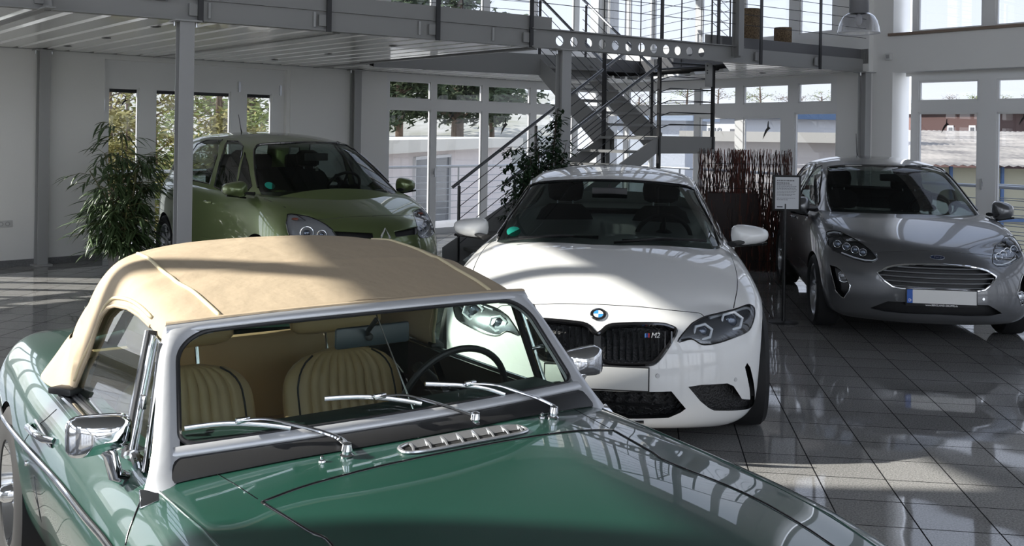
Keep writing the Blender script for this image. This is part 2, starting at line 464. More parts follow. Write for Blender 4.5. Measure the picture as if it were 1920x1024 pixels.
def seat(parent, x, y, z0, m, w=.5, hr=True, name='front_seat', pleats=0, mt=None, back=.62, lean=.3, rail=True):
    """car seat facing +x; cushion front at x, floor of cushion at z0"""
    def pad(rows, nm, mm, par):
        mb = MB()
        n = len(rows[0][2])
        mb.grid([[V(p) for p in r] for r in rows]); return mb.build(nm, mm, par, smooth=True)
    mb = MB(); L = .5
    # cushion: superellipse blocks swept along x
    def slab(mb, path, width, thick, n=20, e=3.2, crown=0, inv=None):
        """path [(pos, updir, halfwidth scale, thickness scale)] superelliptic sections (width along y)"""
        rings = []
        for pos, up, ws, th in path:
            rg = []
            for k in range(n):
                a = 2*PI*k/n; c, s_ = math.cos(a), math.sin(a)
                X = math.copysign(abs(c)**(2/e), c)*width/2*ws; Z = math.copysign(abs(s_)**(2/e), s_)*thick/2*th
                rg.append(V(pos)+V((0, X, 0))+V(up)*Z)
            rings.append(rg)
        k = len(rings); vs = [v for r in rings for v in r]; fs = []
        for i in range(k-1):
            for j in range(n): fs.append((i*n+j, i*n+(j+1) % n, (i+1)*n+(j+1) % n, (i+1)*n+j))
        fs += [tuple(range(n-1, -1, -1)), tuple((k-1)*n+j for j in range(n))]
        mb.add(vs, fs)
    up = V((.1, 0, 1)).normalized()
    slab(mb, [(V((x+.02, y, z0+.08)), up, .75, .4), (V((x, y, z0+.09)), up, .9, .8), (V((x-.08, y, z0+.1)), up, 1, 1), (V((x-.4, y, z0+.06)), up, 1, 1), (V((x-.52, y, z0+.06)), up, .95, .8)], w, .16)
    root = mb.build(name, m, parent, smooth=True)
    mb = MB(); bd = V((-math.sin(lean), 0, math.cos(lean))); fw = V((math.cos(lean), 0, math.sin(lean)))
    b0 = V((x-.45, y, z0+.08)); path = []
    for t, ws, th in ((0, .9, .7), (.05, .97, 1), (.3, 1, 1.05), (.6, .98, .95), (.8, .88, .85), (.93, .72, .7), (1.0, .5, .35)):
        path.append((b0+bd*(t*back), fw, ws, th))
    slab(mb, path, w, .13)
    mb.build('backrest', m, root, smooth=True)
    if hr:
        mb = MB(); h0 = b0+bd*(back+.03)
        slab(mb, [(h0+fw*.0, fw, .6, .4), (h0+bd*.02, fw, .9, .9), (h0+bd*.1, fw, 1, 1), (h0+bd*.16, fw, .92, .85), (h0+bd*.19, fw, .6, .4)], w*.55, .1)
        mb.build('headrest', m, root, smooth=True)
        mb = MB()
        for s in (-1, 1): mb.cyl(h0-bd*.06+V((0, s*.06, 0)), h0+bd*.05+V((0, s*.06, 0)), .006, 8)
        mb.build('headrest_post', silver(), root, smooth=True)
    return root
def steering(parent, c, R=.185, tilt=.42, m=None):
    T = M.Translation(V(c)) @ M.Rotation(-(PI/2-tilt), 4, 'Y')
    mb = MB(); mb.tube([T @ V((R*math.cos(a), R*math.sin(a), 0)) for a in [2*PI*k/40 for k in range(40)]], .016, 10, closed=True)
    for a in (0, PI/2, -PI/2): mb.tube([T @ V((.05*math.cos(a), .05*math.sin(a), .01)), T @ V((R*math.cos(a), R*math.sin(a), 0))], .014, 8)
    mb.lathe([(.001, -.03), (.06, -.025), (.07, .02), (.04, .04), (.02, .2)], 20, T); return mb.build('steering_wheel', m or blackp(), parent, smooth=True)
def cabin(parent, sp, m=None):
    """dark tub: floor, door linings, firewall, dash.  sp: x0 (firewall) x1 (rear) y zb (belt) zf (floor)"""
    m = m or dark(); x0, x1, y, zb, zf = sp['x0'], sp['x1'], sp['y'], sp['zb'], sp['zf']
    mb = MB(); mb.box(((x0+x1)/2, 0, zf), (x0-x1, 2*y, .03))
    for s in (-1, 1): mb.box(((x0+x1)/2, s*y, (zf+zb)/2), (x0-x1, .03, zb-zf))
    mb.box((x0, 0, (zf+zb)/2-.02), (.03, 2*y, zb-zf)); mb.box((x1, 0, (zf+zb)/2-.05), (.03, 2*y, zb-zf-.1))
    mb.build('cabin_tub', m, parent)
    mb = MB(); d = sp.get('dash', .55); n = 14; rows = []
    prof = [(x0+.12, zb-.02), (x0-.05, zb+sp.get('dz', .0)), (x0-d*.6, zb+sp.get('dz', .0)+.005), (x0-d*.9, zb-.03), (x0-d, zb-.09), (x0-d+.02, zb-.25), (x0-d+.1, zb-.4)]
    for i in range(n+1):
        yy = -y+.02+(2*y-.04)*i/n; hump = .035*math.exp(-((yy-sp['sy'])/.2)**2); rows.append([V((px, yy, pz+(hump if 1 < k < 5 else 0))) for k, (px, pz) in enumerate(prof)])
    mb.grid(rows); mb.build('dashboard', m, parent, smooth=True)
def underside(parent, x0, x1, y, z=.17):
    mb = MB(); mb.box(((x0+x1)/2, 0, z), (x0-x1, 2*y, .03)); mb.build('underbody', dark(), parent)
def arch(shell, parent, x, R, zc, n=(0, 1, 0), depth=.3, poly=None, squash=1.0):
    """wheel arch opening with an inner liner, both sides"""
    for s in (1, -1):
        P = [V((x+R*math.cos(a), .85*s, zc+R*squash*math.sin(a))) for a in [2*PI*k/36 for k in range(36)]]
        fs = shell.region(P, (0, s, 0), tol=.5, facing=.0)
        shell.drop(fs)
        mb = MB(); rows = []
        for k in range(25):
            a = -.25+(PI+.5)*k/24; rr = R-.002; X, Z = x+rr*math.cos(a), zc+rr*squash*math.sin(a)
            pz = shell.side(X+.012*math.cos(a), max(Z+.012*math.sin(a), .15), s)
            rows.append([V((X, pz.y-.004*s, Z)), V((X, s*.5, Z))])
        mb.grid(rows); mb.build('wheel_arch_liner', dark(), parent, smooth=True)
def text_mesh(txt, size, T, m, parent, name='lettering', depth=.002, font_scale=(1, 1), align='CENTER', shear=0):
    cu = bpy.data.curves.new('t', 'FONT'); cu.body = txt; cu.size = size; cu.extrude = depth; cu.align_x = align; cu.align_y = 'CENTER'; cu.shear = shear
    cu.resolution_u = 3
    o = bpy.data.objects.new('t', cu); SC.collection.objects.link(o); bpy.context.view_layer.update()
    me = bpy.data.meshes.new_from_object(o.evaluated_get(bpy.context.evaluated_depsgraph_get()))
    bpy.data.objects.remove(o); bpy.data.curves.remove(cu)
    me.transform(T @ M.Diagonal((font_scale[0], font_scale[1], 1, 1))); me.materials.clear(); me.materials.append(m)
    ob = bpy.data.objects.new(name, me); link(ob, parent); return ob
def frame_at(p, n, up=(0, 0, 1)):
    """matrix: local z = n (out), local y = up, local x = to the right when looking at the face"""
    n = V(n).normalized(); u = V(up); u = (u-n*u.dot(n)).normalized(); r = u.cross(n); m = M((r, u, n)).transposed().to_4x4(); m.translation = V(p); return m
def disc(T, r, mats, name, parent, n=32, h=.004):
    mb = MB(); mb.lathe([(.0005, h), (r*.9, h), (r, h*.5), (r, 0)], n, T); return mb.build(name, mats, parent, smooth=True)
# ================================================================== white coupe
def build_coupe():
    X, Y, YAW = .5475, 5.7436, -1.7001
    root = empty('coupe_car', (X, Y, 0), YAW, 'white two-door coupe with black grille and blank number plate parked behind the green roadster', 'car')
    T = car_T(X, Y, YAW)
    white = mat('white_car_paint', (.80, .80, .79), .35, coat=1.0, coat_rough=.02)
    sp = dict(
        xs=[.42, .30, .10, -.18, -.5, -.95, -1.4, -1.85, -2.3, -2.7, -3.05, -3.35],
        lv=[dict(y={.42: .64, .1: .76, -.5: .80, -2: .80, -2.7: .82, -3.35: .66}, z={.42: .09, -.2: .15, -.5: .17, -3.35: .25}, fx=.66, fz=.13, rx=-3.5, rz=.25),
            dict(y={.42: .80, .1: .90, -.5: .865, -2: .865, -2.7: .91, -3.35: .76}, z={.42: .125, -.2: .2, -.5: .22, -3.35: .3}, x0=.44, fx=.79, fz=.16, rx=-3.62, rz=.3),
            dict(y={.42: .835, .1: .935, -.5: .885, -1.4: .865, -2.2: .89, -2.7: .93, -3.35: .8}, z={.42: .36, -.5: .38, -3.35: .42}, x0=.44, fx=.80, fz=.36, rx=-3.68, rz=.42),
            dict(y={.42: .83, .1: .94, -.5: .895, -1.4: .88, -2.2: .90, -2.7: .935, -3.35: .81}, z={.42: .55, -.5: .56, -3.35: .6}, x0=.42, fx=.775, fz=.56, rx=-3.68, rz=.6),
            dict(y={.42: .80, .1: .92, -.5: .90, -1.4: .885, -2.2: .90, -2.7: .93, -3.35: .80}, z={.42: .655, .1: .70, -.5: .74, -1.4: .76, -3.35: .80}, x0=.38, fx=.735, fz=.665, rx=-3.66, rz=.8),
            dict(y={.42: .75, .1: .86, -.3: .855, -.7: .84, -1.4: .83, -2.2: .83, -2.7: .86, -3.35: .74}, z={.42: .705, .1: .80, -.3: .875, -.7: .905, -1.4: .925, -2.2: .95, -2.7: .96, -3.35: .95}, x0=.34, fx=.69, fz=.70, rx=-3.62, rz=.98),
            dict(y={.42: .62, .1: .72, -.3: .75, -.7: .74, -2.7: .74, -3.35: .6}, z={.42: .735, .1: .835, -.3: .915, -.7: .94, -2.2: .97, -3.35: 1.0}, x0=.31, fx=.645, fz=.735, rx=-3.6, rz=1.02)],
        zc={.65: .735, .5: .80, .3: .862, .1: .90, -.2: .955, -.45: .985, -1: .98, -2.7: .99, -3.3: 1.03, -3.6: 1.02}, p=2.6, q=2.6)
    def top(pt, t, i):
        if .25 < t < .7 and pt.x > -.35: pt.z += .012
        return pt
    sp['top'] = top
    sh = Shell(cage(sp), 3, T)
    # side lamps, grille and intakes traced from the photograph onto the nose
    def c7(l): return [(1180+.28329*a, 540+.28329*b) for a, b in l]
    def c8(l): return [(960+.26377*a, 560+.26377*b) for a, b in l]
    def both(pts, n, **k):
        out = []
        for s in (1, -1):
            P = pts if s > 0 else mirror_y(pts)[::-1]
            out.append((s, P, sh.region(P, (n[0], n[1]*s, n[2]), **k)))
        return out
    hl = spline([V((*p, 0)) for p in c7([(320, 355), (400, 250), (440, 220), (500, 190), (600, 165), (700, 140), (770, 115), (800, 112), (825, 130), (830, 180), (810, 250), (780, 290), (700, 325), (600, 360), (520, 375), (470, 370), (410, 338)])], 4, True)
    hl = sh.pts([(p.x, p.y) for p in hl])
    hc = sum(hl, V())/len(hl)
    kid = c8([(640, 235), (690, 195), (800, 184), (1040, 184), (1120, 200), (1165, 230), (1130, 300), (1080, 380), (1030, 440), (980, 465), (850, 470), (700, 465), (650, 446)])
    kp = sh.pts(kid); c0 = sh.pts(c8([(612, 252), (612, 430)]))
    kp = [V((c0[0].x, 0, c0[0].z))]+kp+[V((c0[1].x, 0, c0[1].z))]
    kfull = kp + [V((p.x, -p.y, p.z)) for p in kp[::-1][1:-1]]
    lo = sh.pts([(1259, 734), (1272, 750), (1286, 766.6), (1276, 774), (1253.6, 783.6)])
    lo = [V((.8, 0, lo[0].z+.0))]+lo+[V((.8, 0, lo[-1].z-.005))]
    lfull = lo+[V((p.x, -p.y, p.z)) for p in lo[::-1][1:-1]]
    inn = sh.pts(c7([(390, 655), (480, 641), (650, 632), (690, 650), (745, 735), (800, 738), (796, 670), (765, 525), (780, 497), (800, 525), (822, 620), (835, 790), (560, 812), (525, 795), (470, 750)]))
    grillem = mat('grille_mesh', (.008, .008, .009), .35, bump=(90, .9, .01))
    b = both(hl, (.8, .45, .45), facing=-.2, tol=.3)
    for s, P, fs in b:
        o = part_copy(sh, fs, 'headlight', mat('lamp_housing_light', (.15, .155, .165), .22, .6), root, .07, (-1, -.1*s, -.1), mat('lamp_wall', (.25, .26, .28), .25, .9), 'lamp_surround')
        sh.take(fs, 'headlight_lens', glassmat('lamp_lens', (.93, .95, .97)), o)
        n = V((.85, .4*s, .3)).normalized()
        mb = MB(); rim_tube(P, sh, .004, mb=mb, snap=False); mb.build('lamp_seal', gloss(), o, smooth=True)
        # two hexagonal light rings and their projectors
        for u, r in ((.27, .05), (.60, .06)):
            q = hl[0].lerp(hc*2-hl[0], u)
            q = V((q.x, q.y, q.z))
            q.y *= s; base = q+V((-.045, 0, -.006))
            Tn = frame_at(base, V((.96, .28*s, .1)))
            mb = MB(); mb.tube([Tn @ V((r*math.cos(a)*(1.05), r*.82*math.sin(a), .012)) for a in [PI*2*k/6+.3 for k in range(6)]], .008, 8, closed=True)
            mb.build('light_ring', mat('drl_white', (.85, .87, .9), .3), o, smooth=True)
            mb = MB(); mb.ellip((0, 0, -.008), (r*.62, r*.62, .022), 20, 10, Tn); mb.build('projector_lens', mat('projector', (.16, .18, .22), .05, .7), o, smooth=True)
        mb = MB(); a = [hl[k] for k in range(14, 36, 3)]
        pts = [V((p.x-.028, (p.y-.012)*s, p.z-.022)) for p in a]
        mb.tube(pts, .008, 6); mb.build('indicator_strip', mat('lamp_strip', (.75, .77, .8), .25, .5), o, smooth=True)
    fs = sh.region(kfull, (1, 0, .1), tol=.3)
    g = part_copy(sh, fs, 'grille', grillem, root, .05, (-1, 0, -.05), gloss(), 'grille_surround')
    sh.drop(fs)
    mb = MB(); rim_tube(spline(kfull, 3, True), sh, .012, mb=mb, closed=True, n=8, snap=False); mb.beam(V((c0[0].x-.012, 0, c0[0].z)), V((c0[1].x-.012, 0, c0[1].z)), .035, .03, (1, 0, 0)); mb.build('grille_frame', gloss(), g, smooth=True)
    zt, zb = c0[0].z+.02, c0[1].z
    for s_ in (1, -1):
        for k in range(11):
            mb = MB(); y = .045+k*.033; mb.beam(V((c0[0].x-.035-.012*k/10, s_*y, zt+.005-abs(k-3)*.001)), V((c0[0].x-.02-.01*k/10, s_*y, zb-.01+max(0, k-7)*.03)), .007, .02, (1, 0, 0)); mb.build('grille_slat', gloss(), g)
    # badge on the grille
    p = sh.near(V((kp[5].x, 0, kp[5].z))); bp = V((c0[0].x+.0, .285, c0[0].z-.02))
    bp = CAM and (T.inverted() @ on_plane(1224, 629, T @ V((kp[3].x+.004, 0, 0)), (T.to_3x3() @ V((1, 0, 0)))))
    Tb = frame_at(bp, V((.97, .2, 0)))
    text_mesh('M2', .036, Tb @ M.Translation((.012, 0, .004)), mat('badge_white', (.8, .8, .8), .3, .4), g, 'badge_lettering', shear=.25)
    for k, c in enumerate(((.1, .25, .6), (.03, .06, .3), (.6, .04, .05))):
        mb = MB(); mb.box((-.038+.0085*k, 0, .004), (.006, .02, .004)); mb.build('badge_stripe', mat('badge_%d' % k, c, .3), g, T=Tb)
    fs = sh.region(lfull, (1, 0, 0), tol=.3)
    g = part_copy(sh, fs, 'lower_intake', grillem, root, .07, (-1, 0, 0), blackp(), 'intake_surround'); sh.drop(fs)
    mb = MB(); zz = [p.z for p in lfull]; z0, z1 = min(zz), max(zz)
    for k in range(14):
        y = -.42+k*.0646
        for j in range(4):
            z = z0+.02+(z1-z0-.03)*j/3.5; mb.beam(V((.735-abs(y)**2*.25, y-.012, z)), V((.735-abs(y)**2*.25, y+.006, z+.022)), .012, .006, (1, 0, 0))
    mb.beam((.745, -.33, (z0+z1)/2), (.745, .33, (z0+z1)/2), .02, .012); mb.build('intake_mesh', gloss(), g)
    for s, P, fs in both(inn, (1, .35, 0), facing=0, tol=.3):
        part_copy(sh, fs, 'side_intake', grillem, root, .06, (-1, -.15*s, 0), gloss(), 'intake_surround'); sh.drop(fs)
    # wheel openings
    arch(sh, root, 0, .375, .34); arch(sh, root, -2.693, .375, .34)
    # bonnet shut lines
    ln = sh.pts([(1121, 571), (1160, 573), (1200, 575.5), (1250, 581), (1300, 586), (1313, 588), (1321, 595)])
    ln[0].y = 0
    side = sh.pts([(1375.5, 578), (1379, 560), (1382.5, 540), (1382, 517), (1375, 490), (1366, 472), (1352, 461)])
    ext = [(sh, 0)]; gap = MB()
    full = [V((p.x, -p.y, p.z)) for p in ln[::-1][:-1]]+ln
    for l in (full, side, mirror_y(side)): gap.tube([sh.near(p, -.0012) for p in spline(l, 4)], .0032, 6)
    # doors
    dl = [(-.62, .25), (-.64, .5), (-.62, .70), (-.56, .86), (-.52, .92)]; dr = [(-1.95, .25), (-1.97, .45), (-2.0, .6), (-1.98, .78), (-1.93, .95)]
    for s in (1, -1):
        for l in (dl, dr, [(-.62, .235), (-1.2, .23), (-1.95, .24)]): gap.tube([sh.near(sh.side(x, z, s), -.001) for x, z in l], .003, 6)
        p = sh.side(-1.78, .80, s); mb = MB(); mb.tube([p+V((-.1, 0, 0)), p+V((-.05, .028*s, 0)), p+V((.05, .03*s, 0)), p+V((.1, 0, 0))], .013, 8); mb.build('door_handle', white, root, smooth=True)
        # parking sensors
    sensors = sh.pts([(1233, 705), (1379, 712)])
    for p in sensors:
        for s in (1, -1):
            q = sh.near(V((p.x, p.y*s, p.z))); h = sh.bvh.find_nearest(q); disc(frame_at(h[0], h[1]), .011, mat('white_sensor', (.6, .6, .6), .3, coat=.5), 'parking_sensor', root)
    # roundel
    p, n = sh.hit(1121, 590); p = sh.near(V((p.x, 0, p.z))); n = V((n.x, 0, n.z)).normalized(); Tr = frame_at(p-n*.001, n)
    ro = disc(Tr, .041, mat('roundel_black', (.01, .01, .012), .2, coat=.8), 'badge', root, h=.006)
    mb = MB(); mb.tube([Tr @ V((.041*math.cos(a), .041*math.sin(a), .004)) for a in [2*PI*k/40 for k in range(40)]], .0022, 6, closed=True)
    mb.tube([Tr @ V((.026*math.cos(a), .026*math.sin(a), .0065)) for a in [2*PI*k/40 for k in range(40)]], .001, 6, closed=True); mb.build('badge_rim', chrome(), ro, smooth=True)
    for k in range(4):
        mb = MB(); A = [k*PI/2+PI/2*j/8 for j in range(9)]
        mb.prism([Tr @ V((0, 0, .0062))]+[Tr @ V((.025*math.cos(a), .025*math.sin(a), .0062)) for a in A], n*.001)
        mb.build('badge_quarter', mat('roundel_blue', (.05, .28, .62), .25) if k % 2 else mat('roundel_white', (.85, .85, .85), .3), ro)
    # number plate
    Tp = frame_at(V((.815, 0, .40)), (1, 0, 0)); z_t = (T.inverted() @ on_plane(1216, 691, T @ V((.82, 0, 0)), T.to_3x3() @ V((1, 0, 0)))).z
    Tp = frame_at(V((.822, 0, z_t-.056)), (1, 0, .05))
    mb = MB(); mb.box((0, 0, 0), (.53, .125, .012)); pl = mb.build('number_plate', blackp(), root, T=Tp, bevel=.004)
    mb = MB(); mb.box((0, 0, .007), (.516, .11, .004)); mb.build('plate_face', mat('plate_white', (.62, .62, .60), .4), pl, T=Tp, bevel=.0015)
    # bumper lip
    mb = MB(); pp = [sh.near(V((.8, y, .165)), .004) for y in (-.25, 0, .25)]; mb.tube(spline(pp, 6), .008, 6); mb.build('bumper_slot', gloss(), root, smooth=True)
    sh.finish('body', [white, gloss()], root, [(gap, 1)])
    # ---- greenhouse
    g = dict(u=1, xs=[0, .3, .5, .7, .85, 1], lv=[
        dict(x0=-.46, x1=-3.2, y={0: .745, .3: .80, .7: .80, 1: .66}, z={0: .90, 1: .96}, fx=-.22, fz=.945, rx=-3.35, rz=1.0),
        dict(x0=-.53, x1=-3.12, y={0: .735, .3: .79, .7: .785, 1: .64}, z={0: .95, .5: .965, 1: 1.0}, fx=-.33, fz=.985, rx=-3.25, rz=1.03),
        dict(x0=-.95, x1=-2.85, y={0: .665, .3: .72, .7: .70, 1: .58}, z={0: 1.105, .5: 1.12, 1: 1.15}, fx=-.75, fz=1.15, rx=-3.0, rz=1.17),
        dict(x0=-1.30, x1=-2.6, y={0: .60, .3: .64, .7: .62, 1: .53}, z={0: 1.235, .4: 1.275, .7: 1.265, 1: 1.24}, fx=-1.15, fz=1.30, rx=-2.72, rz=1.30),
        dict(x0=-1.38, x1=-2.5, y={0: .545, .3: .57, .7: .55, 1: .46}, z={0: 1.285, .3: 1.335, .7: 1.33, 1: 1.30}, fx=-1.25, fz=1.335, rx=-2.6, rz=1.345)],
        zc={0: 1.335, .15: 1.375, .4: 1.405, .6: 1.405, .85: 1.375, 1: 1.345}, p=2.4, pr=2.4, q=2.6)
    gh = Shell(house(g), 3, T)
    ws = gh.pts([(934, 446), (947, 420), (965, 385), (983, 356), (1000, 347), (1040, 342), (1120, 339), (1200, 340.5), (1260, 345), (1291, 351), (1305, 370), (1325, 410), (1340, 440), (1348, 459)])
    mid = [(p+V((q.x, -q.y, q.z)))/2 for p, q in zip(ws, ws[::-1])]; ws = mid
    ws = [V((ws[0].x+.2, ws[0].y+(-.02 if ws[0].y < 0 else .02), ws[0].z-.1))]+ws+[V((ws[-1].x+.2, ws[-1].y+.02, ws[-1].z-.1))]
    fs = gh.region(ws, (.75, 0, .65), tol=.5)
    wo = gh.take(fs, 'windshield', glassmat('windshield_glass', (.27, .31, .30), strength=.5), root)
    mb = MB(); mb.tube([p+V((.004, 0, .002)) for p in spline(ws[1:-1], 3)], .011, 6); mb.build('windshield_seal', gloss(), wo, smooth=True)
    for s in (1, -1):
        W = [(-.78, .965), (-1.02, 1.10), (-1.28, 1.215), (-1.5, 1.265), (-1.9, 1.285), (-2.25, 1.265), (-2.55, 1.20), (-2.72, 1.10), (-2.70, 1.03), (-2.5, 1.0), (-1.8, .985), (-1.2, .975)]
        P = [gh.near(gh.side(p.x, p.y, s)) for p in spline([V((a, b, 0)) for a, b in W], 4, True)]
        fs = gh.region(P, (0, s, .3), tol=.4, facing=.2)
        w2 = gh.take(fs, 'side_window', glassmat('side_glass', (.5, .56, .54)), root)
        mb = MB(); mb.tube([gh.near(p) for p in P], .008, 6, closed=True); mb.build('window_seal', gloss(), w2, smooth=True)
        mb = MB(); mb.beam((-1.86, .78*s, .97), (-1.92, .62*s, 1.28), .02, .07, (1, 0, 0)); mb.build('door_post', gloss(), root)
    P = [V((-2.6, y, z)) for y, z in ((-.6, 1.02), (-.48, 1.27), (-.3, 1.30), (.3, 1.30), (.48, 1.27), (.6, 1.02))]
    fs = gh.region([V((p.x, p.y, p.z)) for p in P], (-1, 0, .25), tol=.9, facing=.3); gh.take(fs, 'rear_window', glassmat('side_glass', (.5, .56, .54)), root)
    gh.finish('cabin_roof', white, root)
    # cabin
    cabin(root, dict(x0=-.5, x1=-3.0, y=.68, zb=.93, zf=.3, sy=.37, dash=.6))
    for s in (1, -1): seat(root, -1.25, .37*s, .38, cloth(), w=.52, back=.66)
    mb = MB(); mb.box((-2.45, 0, .75), (.15, 1.2, .55)); mb.build('rear_bench', cloth(), root, bevel=.05)
    steering(root, (-1.03, .37, .93))
    mb = MB(); mb.box((-1.0, 0, 1.24), (.03, .24, .07)); mb.tube([(-1.0, 0, 1.27), (-1.02, 0, 1.30)], .01, 6); mb.build('rear_view_mirror', blackp(), root, bevel=.01)
    # inspection sticker inside the glass
    p, n = None, None
    q = T.inverted() @ on_plane(963, 434, T @ V((-.55, 0, .98)), T.to_3x3() @ V((.62, 0, .78)))
    disc(frame_at(q, (.62, 0, .78)), .045, mat('green_sticker', (.02, .36, .26), .4), 'windshield_sticker', wo, h=.001)
    # mirrors
    for s in (1, -1): door_mirror(root, s, (-.60, .79, .955), (-.70, .915, 1.005), (.085, .12, .062), white, tail=True)
    # wipers
    mb = MB()
    for y0, y1 in ((.1, .62), (-.55, -.05)):
        a = V((-.36, y0+.0, .975)); b_ = V((-.42, y1, .99)); mb.tube([a+V((.03, -.05, 0)), (a+b_)/2+V((0, 0, .02)), b_], .008, 6); mb.tube([a+V((-.02, 0, .012)), b_+V((-.02, 0, .008))], .006, 6)
    mb.build('wiper', blackp(), root, smooth=True)
    for x in (0, -2.693):
        for s in (1, -1): wheel(root, x, .795*s, .335, .245, .24, ('twin', 5), T_rim=gloss())
    underside(root, .5, -3.3, .66, .2)
    return root
def house(sp):
    """glasshouse cage: stations are fractions u between the slanting front and rear corners of every level"""
    us, lv, ts = sp['xs'], sp['lv'], sp.get('ts', [0, .3, .6, .85, 1]); NI, NK, NJ = len(us), len(lv), len(ts)
    S = [[V((l['x0']+(l['x1']-l['x0'])*u, curve(l['y'])(u), curve(l['z'])(u))) for l in lv] for u in us]
    def end(i, c):
        G = [[None]*NK for _ in range(NJ)]; p = sp.get('p' if c == 'f' else 'pr', 2.3)
        for k in range(NK):
            s_ = S[i][k]; l = lv[k]; cx, cz = l[c+'x'], l[c+'z']
            for j, t in enumerate(ts): w = t**p; G[j][k] = V((cx+(s_.x-cx)*w, s_.y*t, cz+(s_.z-cz)*w))
        return G
    Fg, Rg = end(0, 'f'), end(NI-1, 'r'); zc = curve(sp['zc']); q = sp.get('q', 2.4); Tt = []
    K = NK-1
    for i, u in enumerate(us):
        e = S[i][K]; cx = (Fg[0][K].x-S[0][K].x)*max(0, 1-u*2.2)+(Rg[0][K].x-S[-1][K].x)*max(0, 1-(1-u)*2.2); row = []
        for j, t in enumerate(ts):
            if i == 0: row.append(Fg[j][K])
            elif i == NI-1: row.append(Rg[j][K])
            else: z0 = zc(u); row.append(V((e.x+cx*(1-t*t), e.y*t, z0+(e.z-z0)*t**q)))
        Tt.append(row)
    mb = MB()
    mb.grid([[Fg[j][k] for j in range(NJ)] for k in range(NK)]); mb.grid([[S[i][k] for i in range(NI)] for k in range(NK)])
    mb.grid([[Tt[i][j] for j in range(NJ-1, -1, -1)] for i in range(NI)]); mb.grid([[Rg[j][k] for j in range(NJ-1, -1, -1)] for k in range(NK)])
    return mb
def door_mirror(root, s, foot, c, half, paint, tail=False):
    """door mirror: foot on the door, shell centre c, half sizes (x, y, z)"""
    f, c = V((foot[0], foot[1]*s, foot[2])), V((c[0], c[1]*s, c[2])); hx, hy, hz = half
    mb = MB(); n = 18; rings = []
    for x, k in ((-hx*.62, .90), (-hx*.5, 1.0), (-hx*.1, 1.0), (hx*.4, .88), (hx*.8, .6), (hx, .2)):
        rg = []
        for q in range(n):
            a = 2*PI*q/n; ca, sa = math.cos(a), math.sin(a); e = 2/3.0
            yy = math.copysign(abs(ca)**e, ca)*hy*k; zz = math.copysign(abs(sa)**e, sa)*hz*k*(1-.25*(yy*s/hy))
            rg.append(c+V((x - (.25*yy*s if yy*s > 0 else 0), yy, zz)))
        rings.append(rg)
    vs = [v for r in rings for v in r]; fs = []
    for i in range(len(rings)-1):
        for q in range(n): fs.append((i*n+q, i*n+(q+1) % n, (i+1)*n+(q+1) % n, (i+1)*n+q))
    fs.append(tuple((len(rings)-1)*n+q for q in range(n)))
    mb.add(vs, fs); o = mb.build('door_mirror', paint, root, smooth=True, deg=60)
    mb = MB(); mb.prism([v+V((.004, 0, 0)) for v in rings[0]], V((.006, 0, 0))); mb.build('mirror_glass', mat('mirror', (.9, .9, .92), .02, 1.0), o)
    mb = MB(); mb.tube([f, f.lerp(c, .45)+V((0, 0, -.012)), c+V((0, -hy*.5*s, -hz*.55))], [.03, .022, .02], 10, flat=(1.5, .6)); mb.build('mirror_arm', blackp(), o, smooth=True)
    mb = MB(); mb.tube([c+V((.01, y*s, -hz*.93*(1-.22*y/hy))) for y in (-hy*.8, 0, hy*.85)], .014, 8, flat=(1.6, .7)); mb.build('mirror_trim', gloss(), o, smooth=True)
    return o
# ================================================================== shared glasshouse and lamp helpers
def both_sides(sh, pts, n, **k):
    out = []
    for s in (1, -1):
        P = pts if s > 0 else mirror_y(pts)[::-1]
        out.append((s, P, sh.region(P, (n[0], n[1]*s, n[2]), **k)))
    return out
def sym(pts):
    """close a half outline (y<=0 side, from the centre top round to the centre bottom) over the centre line"""
    a, b = pts[0], pts[-1]; h = [V((a.x, 0, a.z))]+list(pts[1:-1])+[V((b.x, 0, b.z))]
    return h+[V((p.x, -p.y, p.z)) for p in h[::-1][1:-1]]
def side_windows(gh, root, polys, tint, seal, seal_r=.009, n=(0, 1, .3)):
    for P0 in polys:
        for s, P, fs in both_sides(gh, P0, n, tol=.5, facing=.15):
            if not fs: continue
            w = gh.take(fs, 'side_window', tint, root)
            mb = MB(); mb.tube([gh_near(P, p) for p in P], seal_r, 6, closed=True); mb.build('window_seal', seal, w, smooth=True)
def gh_near(P, p): return p
def headlight(sh, root, P0, n, wallm, lens, push=.06, face=-.2, house=None):
    out = []
    for s, P, fs in both_sides(sh, P0, n, tol=.35, facing=face):
        o = part_copy(sh, fs, 'headlight', house or mat('lamp_housing', (.05, .052, .056), .2, .6), root, push, (-1, -.25*s, -.1), wallm, 'lamp_surround')
        sh.take(fs, 'headlight_lens', lens, o)
        mb = MB(); mb.tube(P, .0045, 6, closed=True); mb.build('lamp_seal', gloss(), o, smooth=True)
        out.append((s, o))
    return out
def orb(parent, c, n, r, m, ring=None, rm=None):
    T = frame_at(c, n); mb = MB(); mb.ellip((0, 0, 0), (r, r, r*.45), 20, 10, T); o = mb.build('lamp_bulb', m, parent, smooth=True)
    if ring:
        mb = MB(); mb.tube([T @ V((ring*math.cos(a), ring*math.sin(a), .004)) for a in [2*PI*k/28 for k in range(28)]], ring*.1, 8, closed=True); mb.build('bulb_ring', rm or chrome(), parent, smooth=True)
